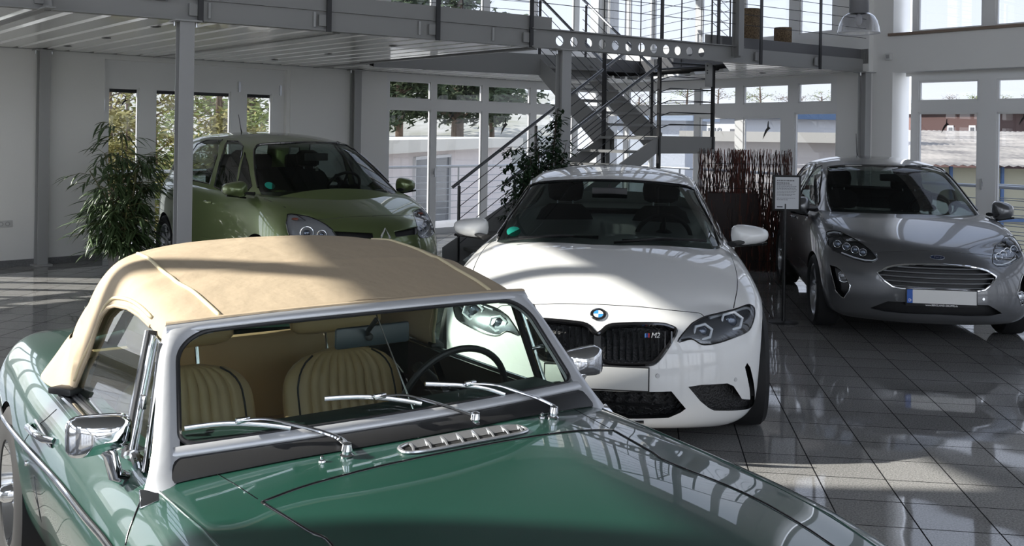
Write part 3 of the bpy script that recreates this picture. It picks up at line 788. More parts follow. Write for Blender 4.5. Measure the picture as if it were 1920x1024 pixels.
# ================================================================== silver hatchback
def build_hatchback():
    X, Y, YAW = 3.491, 8.4661, -1.7248
    root = empty('hatchback_car', (X, Y, 0), YAW, 'silver grey hatchback with wide chrome-edged grille parked behind the information stand', 'car'); T = car_T(X, Y, YAW)
    paint = mat('silver_grey_paint', (.165, .168, .175), .3, .65, coat=1.0)
    sp = dict(xs=[.46, .34, .12, -.15, -.45, -.9, -1.3, -1.7, -2.1, -2.45, -2.75, -3.0],
        lv=[dict(y={.46: .66, .1: .76, -.5: .76, -2: .76, -2.5: .78, -3: .62}, z={.46: .17, -.5: .18, -3: .28}, fx=.68, fz=.17, rx=-3.1),
            dict(y={.46: .76, .1: .82, -.5: .82, -2: .82, -2.5: .845, -3: .72}, z={.46: .21, -.5: .24, -3: .34}, x0=.46, fx=.80, fz=.20, rx=-3.18),
            dict(y={.46: .80, .1: .86, -.5: .84, -1.4: .83, -2.5: .875, -3: .76}, z={.46: .38, -3: .44}, x0=.46, fx=.82, fz=.38, rx=-3.22),
            dict(y={.46: .79, .1: .865, -.5: .86, -1.4: .85, -2.5: .88, -3: .77}, z={.46: .54, -3: .6}, x0=.43, fx=.80, fz=.54, rx=-3.2),
            dict(y={.46: .76, .1: .84, -.5: .86, -1.4: .86, -2.5: .87, -3: .76}, z={.46: .655, .1: .70, -.5: .76, -3: .84}, x0=.38, fx=.77, fz=.64, rx=-3.18),
            dict(y={.46: .70, .1: .79, -.3: .815, -.7: .82, -2.3: .81, -3: .70}, z={.46: .735, .1: .84, -.3: .91, -.7: .945, -1.4: .965, -2.3: 1.0, -3: 1.02}, x0=.33, fx=.71, fz=.70, rx=-3.16),
            dict(y={.46: .58, .1: .68, -.3: .72, -3: .6}, z={.46: .78, .1: .885, -.3: .95, -.7: .97, -3: 1.04}, x0=.28, fx=.64, fz=.75, rx=-3.14)],
        zc={.64: .76, .45: .825, .2: .895, -.05: .95, -.3: .985, -1: .985, -3.1: 1.05}, p=2.3, q=2.4)
    sh = Shell(cage(sp), 3, T)
    lamp = sh.pts([(1549, 437), (1553, 434), (1563, 432.5), (1577, 434.7), (1591, 441.7), (1607, 451), (1620, 460), (1633, 470), (1642, 480), (1645, 486), (1641, 490), (1635, 492), (1620, 491), (1600, 486), (1577, 477), (1562, 470), (1553, 459), (1549, 448)])
    lamp = mirror_y(lamp)
    for s, o in headlight(sh, root, lamp, (.75, .55, .4), mat('lamp_wall_dark', (.12, .125, .13), .25, .8), glassmat('lamp_lens', (.93, .95, .97))):
        for px, py in ((1569, 458), (1586, 463), (1602, 469), (1617, 474)):
            p, n = sh.bvh.find_nearest(sh.hit_ext(px, py))[:2]; p = V((p.x, p.y*(-1), p.z)) if s > 0 else p
            orb(o, p+V((-.028, -.01*s, 0)), (.9, .3*s, .1), .024, mat('projector', (.16, .18, .22), .05, .7), .03)
        mb = MB(); q = [lamp[k] for k in (14, 13, 12, 11, 10, 9, 8)]
        mb.tube([V((p.x-.018, (p.y-.008)*s, p.z+.012)) for p in q], .006, 6); mb.build('light_bar', mat('drl_white', (.85, .87, .9), .3), o, smooth=True)
        mb = MB(); q = [lamp[k] for k in (0, 1, 2, 3)]
        mb.tube([V((p.x-.02, (p.y-.01)*s, p.z-.012)) for p in q], .012, 6); mb.build('indicator_strip', mat('lamp_strip', (.75, .77, .8), .25, .5), o, smooth=True)
    gp = sym(sh.pts([(1765, 496), (1699, 496), (1684, 497), (1664.6, 501), (1645, 510.5), (1650, 518), (1659, 527), (1674, 537.6), (1690, 541), (1765, 544)]))
    obv = sh.bvh
    def bx_(y, z):
        h = obv.ray_cast(V((4, y, z)), V((-1, 0, 0))); return h[0].x if h[0] is not None else .7
    fs = sh.region(gp, (1, 0, 0), tol=.3); g = part_copy(sh, fs, 'grille', mat('grille_dark', (.01, .01, .011), .5), root, .045, (-1, 0, 0), blackp(), 'grille_surround'); sh.drop(fs)
    zs = [p.z for p in gp]; z0, z1 = min(zs), max(zs); yl = [(p.y, p.z) for p in gp]
    for k in range(5):
        z = z0+(z1-z0)*(k+.6)/5.4
        ys = [p.y for p in gp]; w = max(abs(y) for y in ys)
        # width of the opening at this height
        wz = 0
        for i in range(len(gp)):
            a, b = gp[i], gp[(i+1) % len(gp)]
            if (a.z-z)*(b.z-z) <= 0 and abs(a.z-b.z) > 1e-6: wz = max(wz, abs(a.y+(b.y-a.y)*(z-a.z)/(b.z-a.z)))
        if wz < .1: continue
        mb = MB(); mb.tube([V((bx_(wz*t, z)-.014, wz*t, z-.004)) for t in [-.99+1.98*i/16 for i in range(17)]], .007, 8, flat=(1.3, .8)); mb.build('grille_bar', mat('satin_chrome', (.5, .51, .53), .32, .8), g, smooth=True)
    mb = MB(); mb.tube([p+V((.004, 0, 0)) for p in gp], .009, 8, closed=True); mb.build('grille_frame', chrome(), g, smooth=True)
    lp = sym(sh.pts([(1765, 567), (1664.6, 565), (1651, 570), (1631, 577.7), (1660, 584.5), (1700, 588), (1765, 590)]))
    fs = sh.region(lp, (1, 0, 0), tol=.3); part_copy(sh, fs, 'lower_intake', mat('grille_dark', (.01, .01, .011), .5), root, .05, (-1, 0, 0), blackp(), 'intake_surround'); sh.drop(fs)
    fog = mirror_y(sh.pts([(1556, 497), (1569, 500.5), (1577, 506.4), (1587, 521), (1594, 535.7), (1592, 545.5), (1583, 559), (1577, 557), (1567, 545), (1560, 520)]))
    for s, P, fs in both_sides(sh, fog, (1, .5, 0), tol=.3, facing=-.1):
        o = part_copy(sh, fs, 'fog_light', gloss(), root, .04, (-1, -.3*s, 0), gloss(), 'fog_light_surround'); sh.drop(fs)
        mb = MB(); mb.tube(P, .005, 6, closed=True); mb.build('fog_light_rim', chrome(), o, smooth=True)
        c = sum([P[k] for k in range(4, 9)], V())/5+V((-.03, 0, 0)); orb(o, V((c.x, c.y, c.z+.01)), (.9, .35*s, 0), .042, mat('fog_lens', (.5, .52, .55), .08, .8), .046)
    arch(sh, root, 0, .335, .31); arch(sh, root, -2.493, .335, .31)
    gap = MB()
    ln = sh.pts([(1765, 470.5), (1700, 471), (1665, 471.5), (1636, 473)]); ln[0].y = 0; full = ln[::-1]+[V((p.x, -p.y, p.z)) for p in ln[1:]]
    gap.tube([sh.near(p, -.001) for p in spline(full, 4)], .003, 6)
    up = [(.36, .62), (.1, .70), (-.15, .735), (-.36, .74)]
    for s in (1, -1):
        gap.tube([sh.near(sh.down(x, y*s), -.001) for x, y in up], .003, 6)
        for l in ([(-.40, .25), (-.42, .45), (-.40, .65), (-.34, .85), (-.32, .93)], [(-1.45, .26), (-1.47, .6), (-1.45, .96)], [(-2.15, .45), (-2.3, .7), (-2.38, .98)], [(-.40, .24), (-1.45, .25), (-2.1, .26)]):
            gap.tube([sh.near(sh.side(x, z, s), -.001) for x, z in l], .003, 6)
        for x in (-1.3, -2.2):
            p = sh.side(x, .84, s); mb = MB(); mb.tube([p+V((.09, 0, 0)), p+V((.05, .025*s, 0)), p+V((-.05, .028*s, 0)), p+V((-.09, 0, 0))], .012, 8); mb.build('door_handle', paint, root, smooth=True)
    for px in (1681.5, 1844):
        p, n = sh.hit(px, 561); disc(frame_at(p, n), .012, chrome(), 'parking_sensor', root)
    p, n = sh.hit(1763.5, 483.5); p = sh.near(V((p.x, 0, p.z))); Tl = frame_at(p, (n.x, 0, n.z))
    mb = MB(); mb.lathe([(.001, .006), (.9, .005), (1, 0)], 36, Tl @ M.Diagonal((.055, .022, 1, 1))); lo = mb.build('badge', mat('badge_blue', (.01, .02, .06), .2, coat=.8), root, smooth=True)
    mb = MB(); mb.tube([Tl @ V((.055*math.cos(a), .022*math.sin(a), .004)) for a in [2*PI*k/36 for k in range(36)]], .002, 6, closed=True); mb.build('badge_rim', chrome(), lo, smooth=True)
    text_mesh('Ford', .03, Tl @ M.Translation((0, 0, .006)), chrome(), lo, 'badge_lettering', shear=.3, depth=.001)
    # plate with the blue country strip and the holder's line of text
    Tp = frame_at(V((.838, 0, .412)), (1, 0, .03)); mb = MB(); mb.box((0, -.008, -.004), (.53, .135, .012)); pl = mb.build('number_plate', blackp(), root, T=Tp, bevel=.003)
    mb = MB(); mb.box((.02, 0, .004), (.472, .105, .004)); mb.build('plate_face', mat('plate_bright', (.80, .79, .76), .4), pl, T=Tp)
    mb = MB(); mb.box((-.236, 0, .004), (.042, .105, .004)); mb.build('plate_country_strip', mat('eu_blue', (.01, .10, .45), .35), pl, T=Tp)
    text_mesh('D', .03, Tp @ M.Translation((-.236, -.032, .0065)), mat('badge_white', (.8, .8, .8), .3, .4), pl, 'plate_letter', .0005)
    text_mesh('www.BERGLAND-GRUPPE.de', .019, Tp @ M.Translation((.0, -.066, .003)), mat('badge_white', (.8, .8, .8), .3, .4), pl, 'holder_lettering', .0005)
    sh.finish('body', [paint, gloss()], root, [(gap, 1)])
    g = dict(xs=[0, .28, .5, .7, .87, 1], lv=[
        dict(x0=-.42, x1=-3.08, y={0: .72, .3: .80, .7: .79, 1: .68}, z={0: .90, 1: 1.0}, fx=-.16, fz=.94, rx=-3.2, rz=1.0),
        dict(x0=-.50, x1=-3.06, y={0: .71, .3: .79, .7: .78, 1: .67}, z={0: .955, .5: .985, 1: 1.05}, fx=-.26, fz=.985, rx=-3.18, rz=1.05),
        dict(x0=-.80, x1=-2.98, y={0: .655, .3: .725, .7: .71, 1: .61}, z={0: 1.12, .5: 1.15, 1: 1.18}, fx=-.56, fz=1.15, rx=-3.1, rz=1.2),
        dict(x0=-1.10, x1=-2.88, y={0: .60, .3: .65, .7: .63, 1: .56}, z={0: 1.28, .4: 1.31, .7: 1.305, 1: 1.29}, fx=-.88, fz=1.325, rx=-2.98, rz=1.33),
        dict(x0=-1.18, x1=-2.82, y={0: .555, .3: .59, .7: .57, 1: .50}, z={0: 1.325, .3: 1.375, .7: 1.37, 1: 1.34}, fx=-.97, fz=1.365, rx=-2.95, rz=1.385)],
        zc={0: 1.365, .15: 1.42, .4: 1.455, .7: 1.45, 1: 1.39}, p=2.4, pr=2.4, q=2.6)
    gh = Shell(house(g), 3, T)
    L = gh.pts([(1566.6, 402), (1559.5, 397.8), (1552.5, 378.5), (1549.9, 350), (1550.5, 325), (1552, 315), (1566, 312.8), (1598, 311), (1680, 311.5), (1732.7, 311.8)])
    R = gh.pts([(1762, 314), (1778, 319), (1791, 328), (1803, 338), (1829, 361), (1847, 385.5), (1859, 405)])
    ws = L+R; ws[0].z -= .05; ws[-1].z -= .05; ws[0].x += .1; ws[-1].x += .1
    fs = gh.region(ws, (.75, 0, .65), tol=.6)
    wo = gh.take(fs, 'windshield', glassmat('windshield_glass', (.27, .31, .30), strength=.5), root)
    mb = MB(); mb.tube([p+V((.003, 0, .002)) for p in spline(ws[1:-1], 3)], .011, 6); mb.build('windshield_seal', gloss(), wo, smooth=True)
    wins = [[(-.72, 1.0), (-.92, 1.12), (-1.12, 1.24), (-1.3, 1.315), (-1.5, 1.335), (-1.52, 1.02), (-1.1, 1.0)],
            [(-1.60, 1.025), (-1.58, 1.335), (-2.0, 1.345), (-2.3, 1.32), (-2.5, 1.24), (-2.62, 1.12), (-2.5, 1.06)]]
    side_windows(gh, root, [[gh.side(p.x, p.y) for p in spline([V((a, b, 0)) for a, b in w], 3, True)] for w in wins], glassmat('side_glass', (.5, .56, .54)), gloss())
    fs = gh.region([V((-3.0, y, z)) for y, z in ((-.56, 1.06), (-.44, 1.30), (.44, 1.30), (.56, 1.06))], (-1, 0, .1), tol=.9, facing=.3); gh.take(fs, 'rear_window', glassmat('side_glass', (.5, .56, .54)), root)
    q = gh.down(-2.6, 0); mb = MB(); mb.tube([q, q+V((-.05, 0, .05)), q+V((-.11, 0, .26))], [.009, .004, .003], 8); mb.build('roof_aerial', blackp(), root, smooth=True)
    gh.finish('cabin_roof', paint, root)
    cabin(root, dict(x0=-.42, x1=-3.0, y=.66, zb=.935, zf=.3, sy=.35, dash=.6))
    for s in (1, -1): seat(root, -1.1, .35*s, .42, cloth(), w=.5, back=.62)
    mb = MB(); mb.box((-2.15, 0, .8), (.16, 1.15, .6)); mb.build('rear_bench', cloth(), root, bevel=.05)
    for y in (-.4, .4): mb = MB(); mb.box((-2.2, y, 1.16), (.09, .26, .16)); mb.build('rear_headrest', cloth(), root, bevel=.04)
    steering(root, (-.92, .35, .95))
    mb = MB(); mb.box((-.86, 0, 1.27), (.03, .24, .07)); mb.build('rear_view_mirror', blackp(), root, bevel=.01)
    for s in (1, -1): door_mirror(root, s, (-.48, .75, .97), (-.56, .895, 1.0), (.09, .095, .08), paint)
    for x in (0, -2.493):
        for s in (1, -1): wheel(root, x, .755*s, .31, .205, .225, ('twin', 6), T_rim=mat('alloy', (.42, .43, .45), .28, 1.0))
    underside(root, .4, -3.0, .62, .2)
    return root
def _hit_ext(s, px, py): return s.hit(px, py)[0] if True else None
Shell.hit_ext = _hit_ext
# ================================================================== green people carrier
def build_minivan():
    X, Y, YAW = -1.6409, 9.623, -.9252
    root = empty('minivan_car', (X, Y, 0), YAW, 'light olive green people carrier parked behind the grey column and the potted palm', 'car'); T = car_T(X, Y, YAW)
    paint = mat('olive_green_paint', (.17, .22, .085), .3, .55, coat=1.0)
    sp = dict(xs=[.50, .36, .14, -.12, -.45, -.9, -1.35, -1.8, -2.25, -2.65, -2.95, -3.2],
        lv=[dict(y={.5: .66, .1: .78, -.5: .80, -2: .80, -2.7: .80, -3.2: .66}, z={.5: .19, -.5: .19, -3.2: .3}, fx=.76, fz=.19, rx=-3.3),
            dict(y={.5: .77, .1: .86, -.5: .86, -2: .86, -2.7: .88, -3.2: .76}, z={.5: .24, -.5: .26, -3.2: .36}, x0=.5, fx=.86, fz=.24, rx=-3.38),
            dict(y={.5: .80, .1: .90, -.5: .89, -1.4: .88, -2.7: .905, -3.2: .80}, z={.5: .42, -3.2: .46}, x0=.5, fx=.87, fz=.42, rx=-3.41),
            dict(y={.5: .80, .1: .90, -.5: .90, -1.4: .90, -2.7: .905, -3.2: .80}, z={.5: .58, -3.2: .64}, x0=.47, fx=.86, fz=.58, rx=-3.4),
            dict(y={.5: .78, .1: .88, -.5: .90, -1.4: .90, -2.7: .90, -3.2: .79}, z={.5: .70, .1: .76, -.5: .80, -3.2: .88}, x0=.43, fx=.82, fz=.70, rx=-3.38),
            dict(y={.5: .72, .1: .82, -.2: .84, -.7: .85, -2.3: .845, -3.2: .74}, z={.5: .80, .1: .91, -.2: .98, -.7: 1.0, -1.4: 1.02, -2.3: 1.05, -3.2: 1.06}, x0=.38, fx=.74, fz=.78, rx=-3.36),
            dict(y={.5: .60, .1: .72, -.2: .74, -3.2: .64}, z={.5: .84, .1: .96, -.2: 1.02, -.7: 1.03, -3.2: 1.08}, x0=.32, fx=.66, fz=.83, rx=-3.34)],
        zc={.66: .84, .5: .885, .3: .945, .1: 1.0, -.1: 1.04, -1: 1.04, -3.3: 1.08}, p=2.2, q=2.4)
    sh = Shell(cage(sp), 3, T)
    lamp = mirror_y(sh.pts([(539, 402), (545, 401), (562, 403), (579, 406), (597.5, 413.4), (612.5, 422), (624, 431.3), (631, 440.6), (637, 449), (630, 456), (605, 458), (580, 457), (555, 453), (545, 447), (540, 435), (536.6, 418)]))
    for s, o in headlight(sh, root, lamp, (.7, .6, .35), mat('lamp_wall_light', (.42, .43, .45), .35, .3), glassmat('lamp_lens', (.93, .95, .97)), push=.05, house=mat('lamp_reflector', (.42, .42, .43), .35, .3)):
        for (px, py, r) in ((575, 438, .058), (603, 441, .04)):
            p = sh.hit_ext(px, py); p = V((p.x, -p.y*s if p.y < 0 else p.y*s, p.z)); orb(o, p+V((-.028, -.015*s, 0)), (.85, .45*s, .1), r*.55, mat('projector', (.16, .18, .22), .05, .7), r)
        p = sh.hit_ext(552, 411); p = V((p.x-.02, abs(p.y)*s-.015*s, p.z)); mb = MB(); mb.ellip(p, (.04, .03, .012)); mb.build('indicator_bulb', mat('indicator_amber', (.35, .12, .08), .3), o, smooth=True)
    gl = sh.pts([(624, 433), (660, 434.5), (698, 436.5), (700, 441), (700, 448), (638, 449)])
    for s, P, fs in both_sides(sh, mirror_y(gl), (1, .2, 0), tol=.3, facing=0):
        g = part_copy(sh, fs, 'grille', mat('grille_dark', (.01, .01, .011), .5), root, .04, (-1, 0, 0), blackp(), 'grille_surround'); sh.drop(fs)
        mb = MB(); mb.tube([p+V((.002, 0, 0)) for p in P], .006, 6, closed=True); mb.build('grille_frame', paint, g, smooth=True)
    fs = sh.region([V((.86, y, z)) for y, z in ((-.55, .47), (.55, .47), (.48, .30), (-.48, .30))], (1, 0, 0), tol=.3); part_copy(sh, fs, 'lower_intake', mat('grille_dark', (.01, .01, .011), .5), root, .05, (-1, 0, 0), blackp(), 'intake_surround'); sh.drop(fs)
    p, n = sh.hit(722, 446); p = sh.near(V((p.x, 0, p.z))); Tl = frame_at(p+V((.012, 0, 0)), (n.x, 0, n.z*.3)); mb = MB()
    mb.tube([Tl @ V(q) for q in ((0, .085, 0), (.05, 0, 0), (0, -.085, 0), (-.05, 0, 0))], .013, 4, closed=True, flat=(1.0, .8)); mb.build('badge', chrome(), root, smooth=True, deg=30)
    arch(sh, root, 0, .35, .32); arch(sh, root, -2.685, .35, .32)
    gap = MB()
    ln = sh.pts([(594, 412.5), (640, 408.5), (700, 405), (722, 404.3)]); ln[-1].y = 0; full = ln+[V((p.x, -p.y, p.z)) for p in ln[::-1][1:]]
    gap.tube([sh.near(p, -.001) for p in spline(full, 4)], .003, 6)
    for s in (1, -1):
        for l in ([(-.48, .28), (-.50, .5), (-.46, .75), (-.40, .98)], [(-1.50, .28), (-1.52, .6), (-1.50, 1.0)], [(-2.25, .45), (-2.42, .7), (-2.5, 1.03)], [(-.48, .27), (-1.5, .27), (-2.2, .29)]):
            gap.tube([sh.near(sh.side(x, z, s), -.001) for x, z in l], .003, 6)
        gap.tube([sh.near(sh.down(x, y*s), -.001) for x, y in [(.42, .60), (.2, .70), (0, .755), (-.12, .77)]], .003, 6)
        for x in (-1.28, -2.2):
            p = sh.side(x, .88, s); mb = MB(); mb.tube([p+V((.09, 0, 0)), p+V((.05, .03*s, 0)), p+V((-.05, .032*s, 0)), p+V((-.09, 0, 0))], .014, 8); mb.build('door_handle', paint, root, smooth=True)
        mb = MB(); mb.tube([sh.near(sh.side(x, .50+.01*(x+.6), s), .006) for x in (-.56, -1.0, -1.46)], .02, 6, flat=(.3, 1), up=(0, 0, 1)); mb.build('door_moulding', paint, root, smooth=True)
    sh.finish('body', [paint, gloss()], root, [(gap, 1)])
    g = dict(xs=[0, .28, .5, .7, .87, 1], lv=[
        dict(x0=-.12, x1=-3.22, y={0: .76, .3: .83, .7: .82, 1: .72}, z={0: .95, 1: 1.03}, fx=.20, fz=.97, rx=-3.36, rz=1.03),
        dict(x0=-.20, x1=-3.20, y={0: .75, .3: .82, .7: .81, 1: .71}, z={0: 1.02, .5: 1.04, 1: 1.08}, fx=.10, fz=1.04, rx=-3.34, rz=1.08),
        dict(x0=-.50, x1=-3.12, y={0: .70, .3: .775, .7: .76, 1: .66}, z={0: 1.20, .5: 1.24, 1: 1.26}, fx=-.20, fz=1.23, rx=-3.25, rz=1.27),
        dict(x0=-.82, x1=-3.0, y={0: .64, .3: .71, .7: .695, 1: .60}, z={0: 1.38, .3: 1.45, .7: 1.45, 1: 1.43}, fx=-.55, fz=1.43, rx=-3.12, rz=1.47),
        dict(x0=-.92, x1=-2.92, y={0: .59, .3: .65, .7: .64, 1: .54}, z={0: 1.44, .3: 1.53, .7: 1.53, 1: 1.49}, fx=-.66, fz=1.48, rx=-3.05, rz=1.53)],
        zc={0: 1.48, .12: 1.545, .35: 1.60, .65: 1.61, 1: 1.54}, p=2.4, pr=2.4, q=2.6)
    gh = Shell(house(g), 3, T)
    ws = gh.pts([(489, 372), (484, 352), (479, 325.7), (476.5, 290), (478, 279), (485.4, 272), (510, 269.5), (551.8, 267.7), (627, 268.3), (650, 272), (662, 280), (702.8, 311.6), (730, 340), (750, 362)])
    ws[0].z -= .05; ws[-1].z -= .05; ws[0].x += .08; ws[-1].x += .08
    fs = gh.region(ws, (.75, 0, .65), tol=.6); wo = gh.take(fs, 'windshield', glassmat('windshield_glass', (.27, .31, .30), strength=.5), root)
    mb = MB(); mb.tube([p+V((.003, 0, .002)) for p in spline(ws[1:-1], 3)], .012, 6); mb.build('windshield_seal', gloss(), wo, smooth=True)
    W = [[(427, 264), (447, 265), (456, 275), (454, 290), (442.4, 345.5), (419, 358), (402, 350), (411.9, 305.6)], [(459.5, 286), (464.6, 308), (472, 350), (463.5, 360), (446, 348)],
         [(417, 262.5), (407, 294), (393, 345), (362.7, 338), (345, 333), (352, 300), (370, 270), (388, 263)]]
    side_windows(gh, root, [mirror_y(gh.pts(w)) for w in W]+[[gh.side(a, b) for a, b in ((-2.62, 1.12), (-2.58, 1.28), (-2.5, 1.42), (-2.7, 1.42), (-2.92, 1.2), (-2.9, 1.13))]], glassmat('side_glass', (.5, .56, .54)), gloss(), n=(.1, 1, .25))
    fs = gh.region([V((-3.2, y, z)) for y, z in ((-.58, 1.10), (-.5, 1.45), (.5, 1.45), (.58, 1.10))], (-1, 0, .1), tol=.9, facing=.3); gh.take(fs, 'rear_window', glassmat('side_glass', (.5, .56, .54)), root)
    q = gh.down(-1.5, -.1); q = gh.near(gh.hit(453, 248)[0]); mb = MB(); mb.tube([q, q+V((-.03, 0, .05)), q+V((-.10, 0, .20))], [.008, .004, .003], 8); mb.build('roof_aerial', blackp(), root, smooth=True)
    gh.finish('cabin_roof', paint, root)
    cabin(root, dict(x0=-.12, x1=-3.1, y=.70, zb=.985, zf=.35, sy=.37, dash=.65))
    for s in (1, -1): seat(root, -.95, .38*s, .5, cloth(), w=.5, back=.64)
    mb = MB(); mb.box((-2.0, 0, .9), (.16, 1.3, .6)); mb.build('rear_bench', cloth(), root, bevel=.05)
    for y in (-.42, 0, .42): mb = MB(); mb.box((-2.05, y, 1.27), (.09, .26, .16)); mb.build('rear_headrest', cloth(), root, bevel=.04)
    steering(root, (-.75, .38, 1.04), tilt=.6)
    mb = MB(); mb.box((-.62, 0, 1.36), (.03, .26, .08)); mb.build('rear_view_mirror', mat('grey_plastic', (.1, .1, .1), .4), root, bevel=.012)
    mb = MB(); mb.tube([(-.60, 0, 1.33), (-.60, 0, 1.25)], .0012, 4); mb.box((-.60, 0, 1.235), (.006, .03, .04)); mb.build('air_freshener', mat('freshener', (.5, .5, .45), .5), root)
    for s in (1, -1): door_mirror(root, s, (-.28, .80, 1.02), (-.38, .945, 1.06), (.09, .115, .075), paint)
    q = T.inverted() @ on_plane(506, 348, T @ V((-.2, 0, 1.06)), T.to_3x3() @ V((.62, 0, .78)))
    disc(frame_at(q, (.62, 0, .78)), .05, mat('green_sticker', (.02, .36, .26), .4), 'windshield_sticker', wo, h=.001)
    for x in (0, -2.685):
        for s in (1, -1): wheel(root, x, .79*s, .32, .205, .215, ('single', 7, .028), T_rim=mat('alloy', (.42, .43, .45), .28, 1.0))
    underside(root, .45, -3.1, .66, .22)
    return root
# ================================================================== green classic roadster, beige hood up
def build_roadster():
    X, Y, YAW = .1253, 2.0554, -.9769
    root = empty('roadster_car', (X, Y, 0), YAW, 'dark green classic roadster with a beige fabric hood and three chrome wipers in the foreground', 'car'); T = car_T(X, Y, YAW)
    R3 = T.to_3x3(); Ti = T.inverted()
    green = mat('racing_green_paint', (.0105, .053, .037), .3, coat=1.0, coat_rough=.015)
    chr_, black = chrome(), mat('black_rubber_trim', (.02, .02, .021), .45)
    sp = dict(xs=[.56, .42, .15, -.15, -.45, -.75, -1.1, -1.45, -1.75, -2.05, -2.35, -2.65, -2.92],
        lv=[dict(y={.56: .55, .1: .64, -2.3: .62, -2.92: .56}, z={.56: .24, -.5: .19, -1.8: .19, -2.92: .32}, fx=.66, fz=.24, rx=-3.0),
            dict(y={.56: .64, .1: .70, -1.7: .71, -2.0: .75, -2.5: .75, -2.92: .70}, z={.56: .30, -.5: .27, -1.8: .27, -2.92: .38}, x0=.58, fx=.72, fz=.30, rx=-3.06),
            dict(y={.56: .68, .1: .745, -1.7: .75, -2.0: .768, -2.5: .768, -2.92: .735}, z={.56: .46, -2.92: .50}, x0=.62, fx=.74, fz=.46, rx=-3.08),
            dict(y={.56: .69, .1: .768, -.8: .768, -2.2: .772, -2.92: .75}, z={.56: .60, -.9: .635, -1.8: .605, -2.92: .61}, x0=.64, fx=.74, fz=.60, rx=-3.06),
            dict(y={.56: .66, .1: .742, -.8: .738, -1.6: .738, -2.2: .75, -2.92: .725}, z={.56: .68, .1: .715, -.9: .72, -1.7: .705, -2.2: .71, -2.92: .69}, x0=.62, fx=.71, fz=.68, rx=-3.02),
            dict(y={.56: .60, .1: .685, -.8: .69, -1.6: .695, -2.2: .70, -2.92: .67}, z={.56: .73, .1: .785, -.6: .80, -.9: .797, -1.6: .785, -1.9: .785, -2.2: .795, -2.92: .765}, x0=.58, fx=.66, fz=.72, rx=-2.98),
            dict(y={.56: .52, .1: .61, -.8: .63, -1.6: .635, -2.2: .63, -2.92: .58}, z={.56: .745, .1: .80, -.6: .822, -.9: .822, -1.6: .805, -2.2: .812, -2.92: .785}, x0=.54, fx=.60, fz=.745, rx=-2.94)],
        zc={.56: .775, .3: .818, 0: .842, -.3: .855, -.6: .862, -.8: .865, -2.3: .85, -2.7: .83, -2.95: .80}, p=2.2, q=3.0, ts=[0, .3, .6, .84, 1])
    def top(pt, t, i):
        if t > .8 and t < .9 and pt.x > -.6: pt.z -= .008
        return pt
    sp['top'] = top
    sh = Shell(cage(sp), 4, T)
    arch(sh, root, 0, .33, .33); arch(sh, root, -2.34, .315, .32)
    # shut lines (dark gaps) traced onto the panels
    gap = MB(); bead = MB()
    def line(pix, r=.0028, mb=gap, mirror=True, off=-.0008, tw=3):
        P = sh.pts(pix)
        for Q in ([P, mirror_y(P)] if mirror else [P]): mb.tube([sh.near(p, off) for p in spline(Q, tw)], r, 6)
        return P
    rear = sh.pts([(491, 942), (560, 916), (640, 893), (720, 873), (800, 856), (900, 836)]); rear = rear+[V((sh.pts([(870, 842)])[0].x, 0, .86))]
    rear = [p for p in rear if p.y < -.03]+[V((rear[-1].x, 0, .86))]
    full = rear+[V((p.x, -p.y, p.z)) for p in rear[::-1][1:]]
    gap.tube([sh.near(sh.down(p.x, p.y), -.0008) for p in spline(full, 3)], .0042, 6)
    le = sh.pts([(491, 942), (540, 972), (580, 997), (622, 1022)]); y0 = le[0].y
    le = le+[V((x, y0*k, .8)) for x, k in ((.05, .99), (.3, .96), (.5, .85))]
    for s in (1, -1): gap.tube([sh.near(sh.down(p.x, p.y*s), -.0008) for p in spline(le, 4)], .0042, 6)
    sc = sh.pts([(402, 886), (440, 908), (483, 936)])
    for s in (1, -1): gap.tube([sh.near(sh.down(p.x, p.y*s), -.001) for p in sc], .002, 6)
    # the small seam bead along both front wings
    for s in (1, -1): bead.tube([sh.near(sh.down(x, y*s), .0005) for x, y in ((-.70, .655), (-.4, .635), (-.1, .625), (.2, .61), (.45, .56))], .0035, 6)
    fr = line([(287, 889), (274, 915), (262, 945), (250, 975), (240, 1003), (236, 1022)], .004); f1 = fr[-1]
    for s in (1, -1): gap.tube([sh.near(sh.side(x, z, s), -.001) for x, z in ((f1.x, f1.z), (f1.x+.01, .45), (f1.x, .28), (-1.2, .245), (-1.72, .27), (-1.74, .42), (-1.74, .55))], .0035, 6)
    rg = line([(106, 768), (85, 787), (62, 805), (47, 826), (41, 838)], .0025)
    for s in (1, -1): gap.tube([sh.near(sh.side(x, z, s), -.001) for x, z in ((rg[-1].x, rg[-1].z), (-1.74, .45))], .003, 6)
    # chrome side strip
    st = sh.pts([(10, 788), (56, 846), (110, 906), (160, 970), (202, 1021)])
    for s in (1, -1):
        S_ = [V((p.x, p.y*-s, p.z)) for p in st]; a, b = S_[0], S_[-1]
        S_ = [sh.side(x, z, s) for x, z in ((-2.9, .61), (-2.5, a.z+.0))]+S_+[sh.side(x, z, s) for x, z in ((-.5, b.z+.002), (-.1, b.z-.005), (.3, b.z-.02), (.55, b.z-.04))]
        mb = MB(); mb.tube([sh.near(p, .004) for p in spline(S_, 5)], .0095, 8, flat=(.55, 1), up=(0, 0, 1)); o = mb.build('chrome_side_strip', chr_, root, smooth=True); o['label'] = 'chrome strip'
        mb = MB(); mb.tube([sh.near(p, .001) for p in spline(S_, 5)], .0125, 6, flat=(.25, 1), up=(0, 0, 1)); mb.build('strip_backing', black, o, smooth=True)
    # ---- door-top trims
    dt = sh.pts([(118, 742), (170, 790), (225, 835), (287, 880)])
    dt = [V((p.x, -p.y, p.z)) for p in dt]
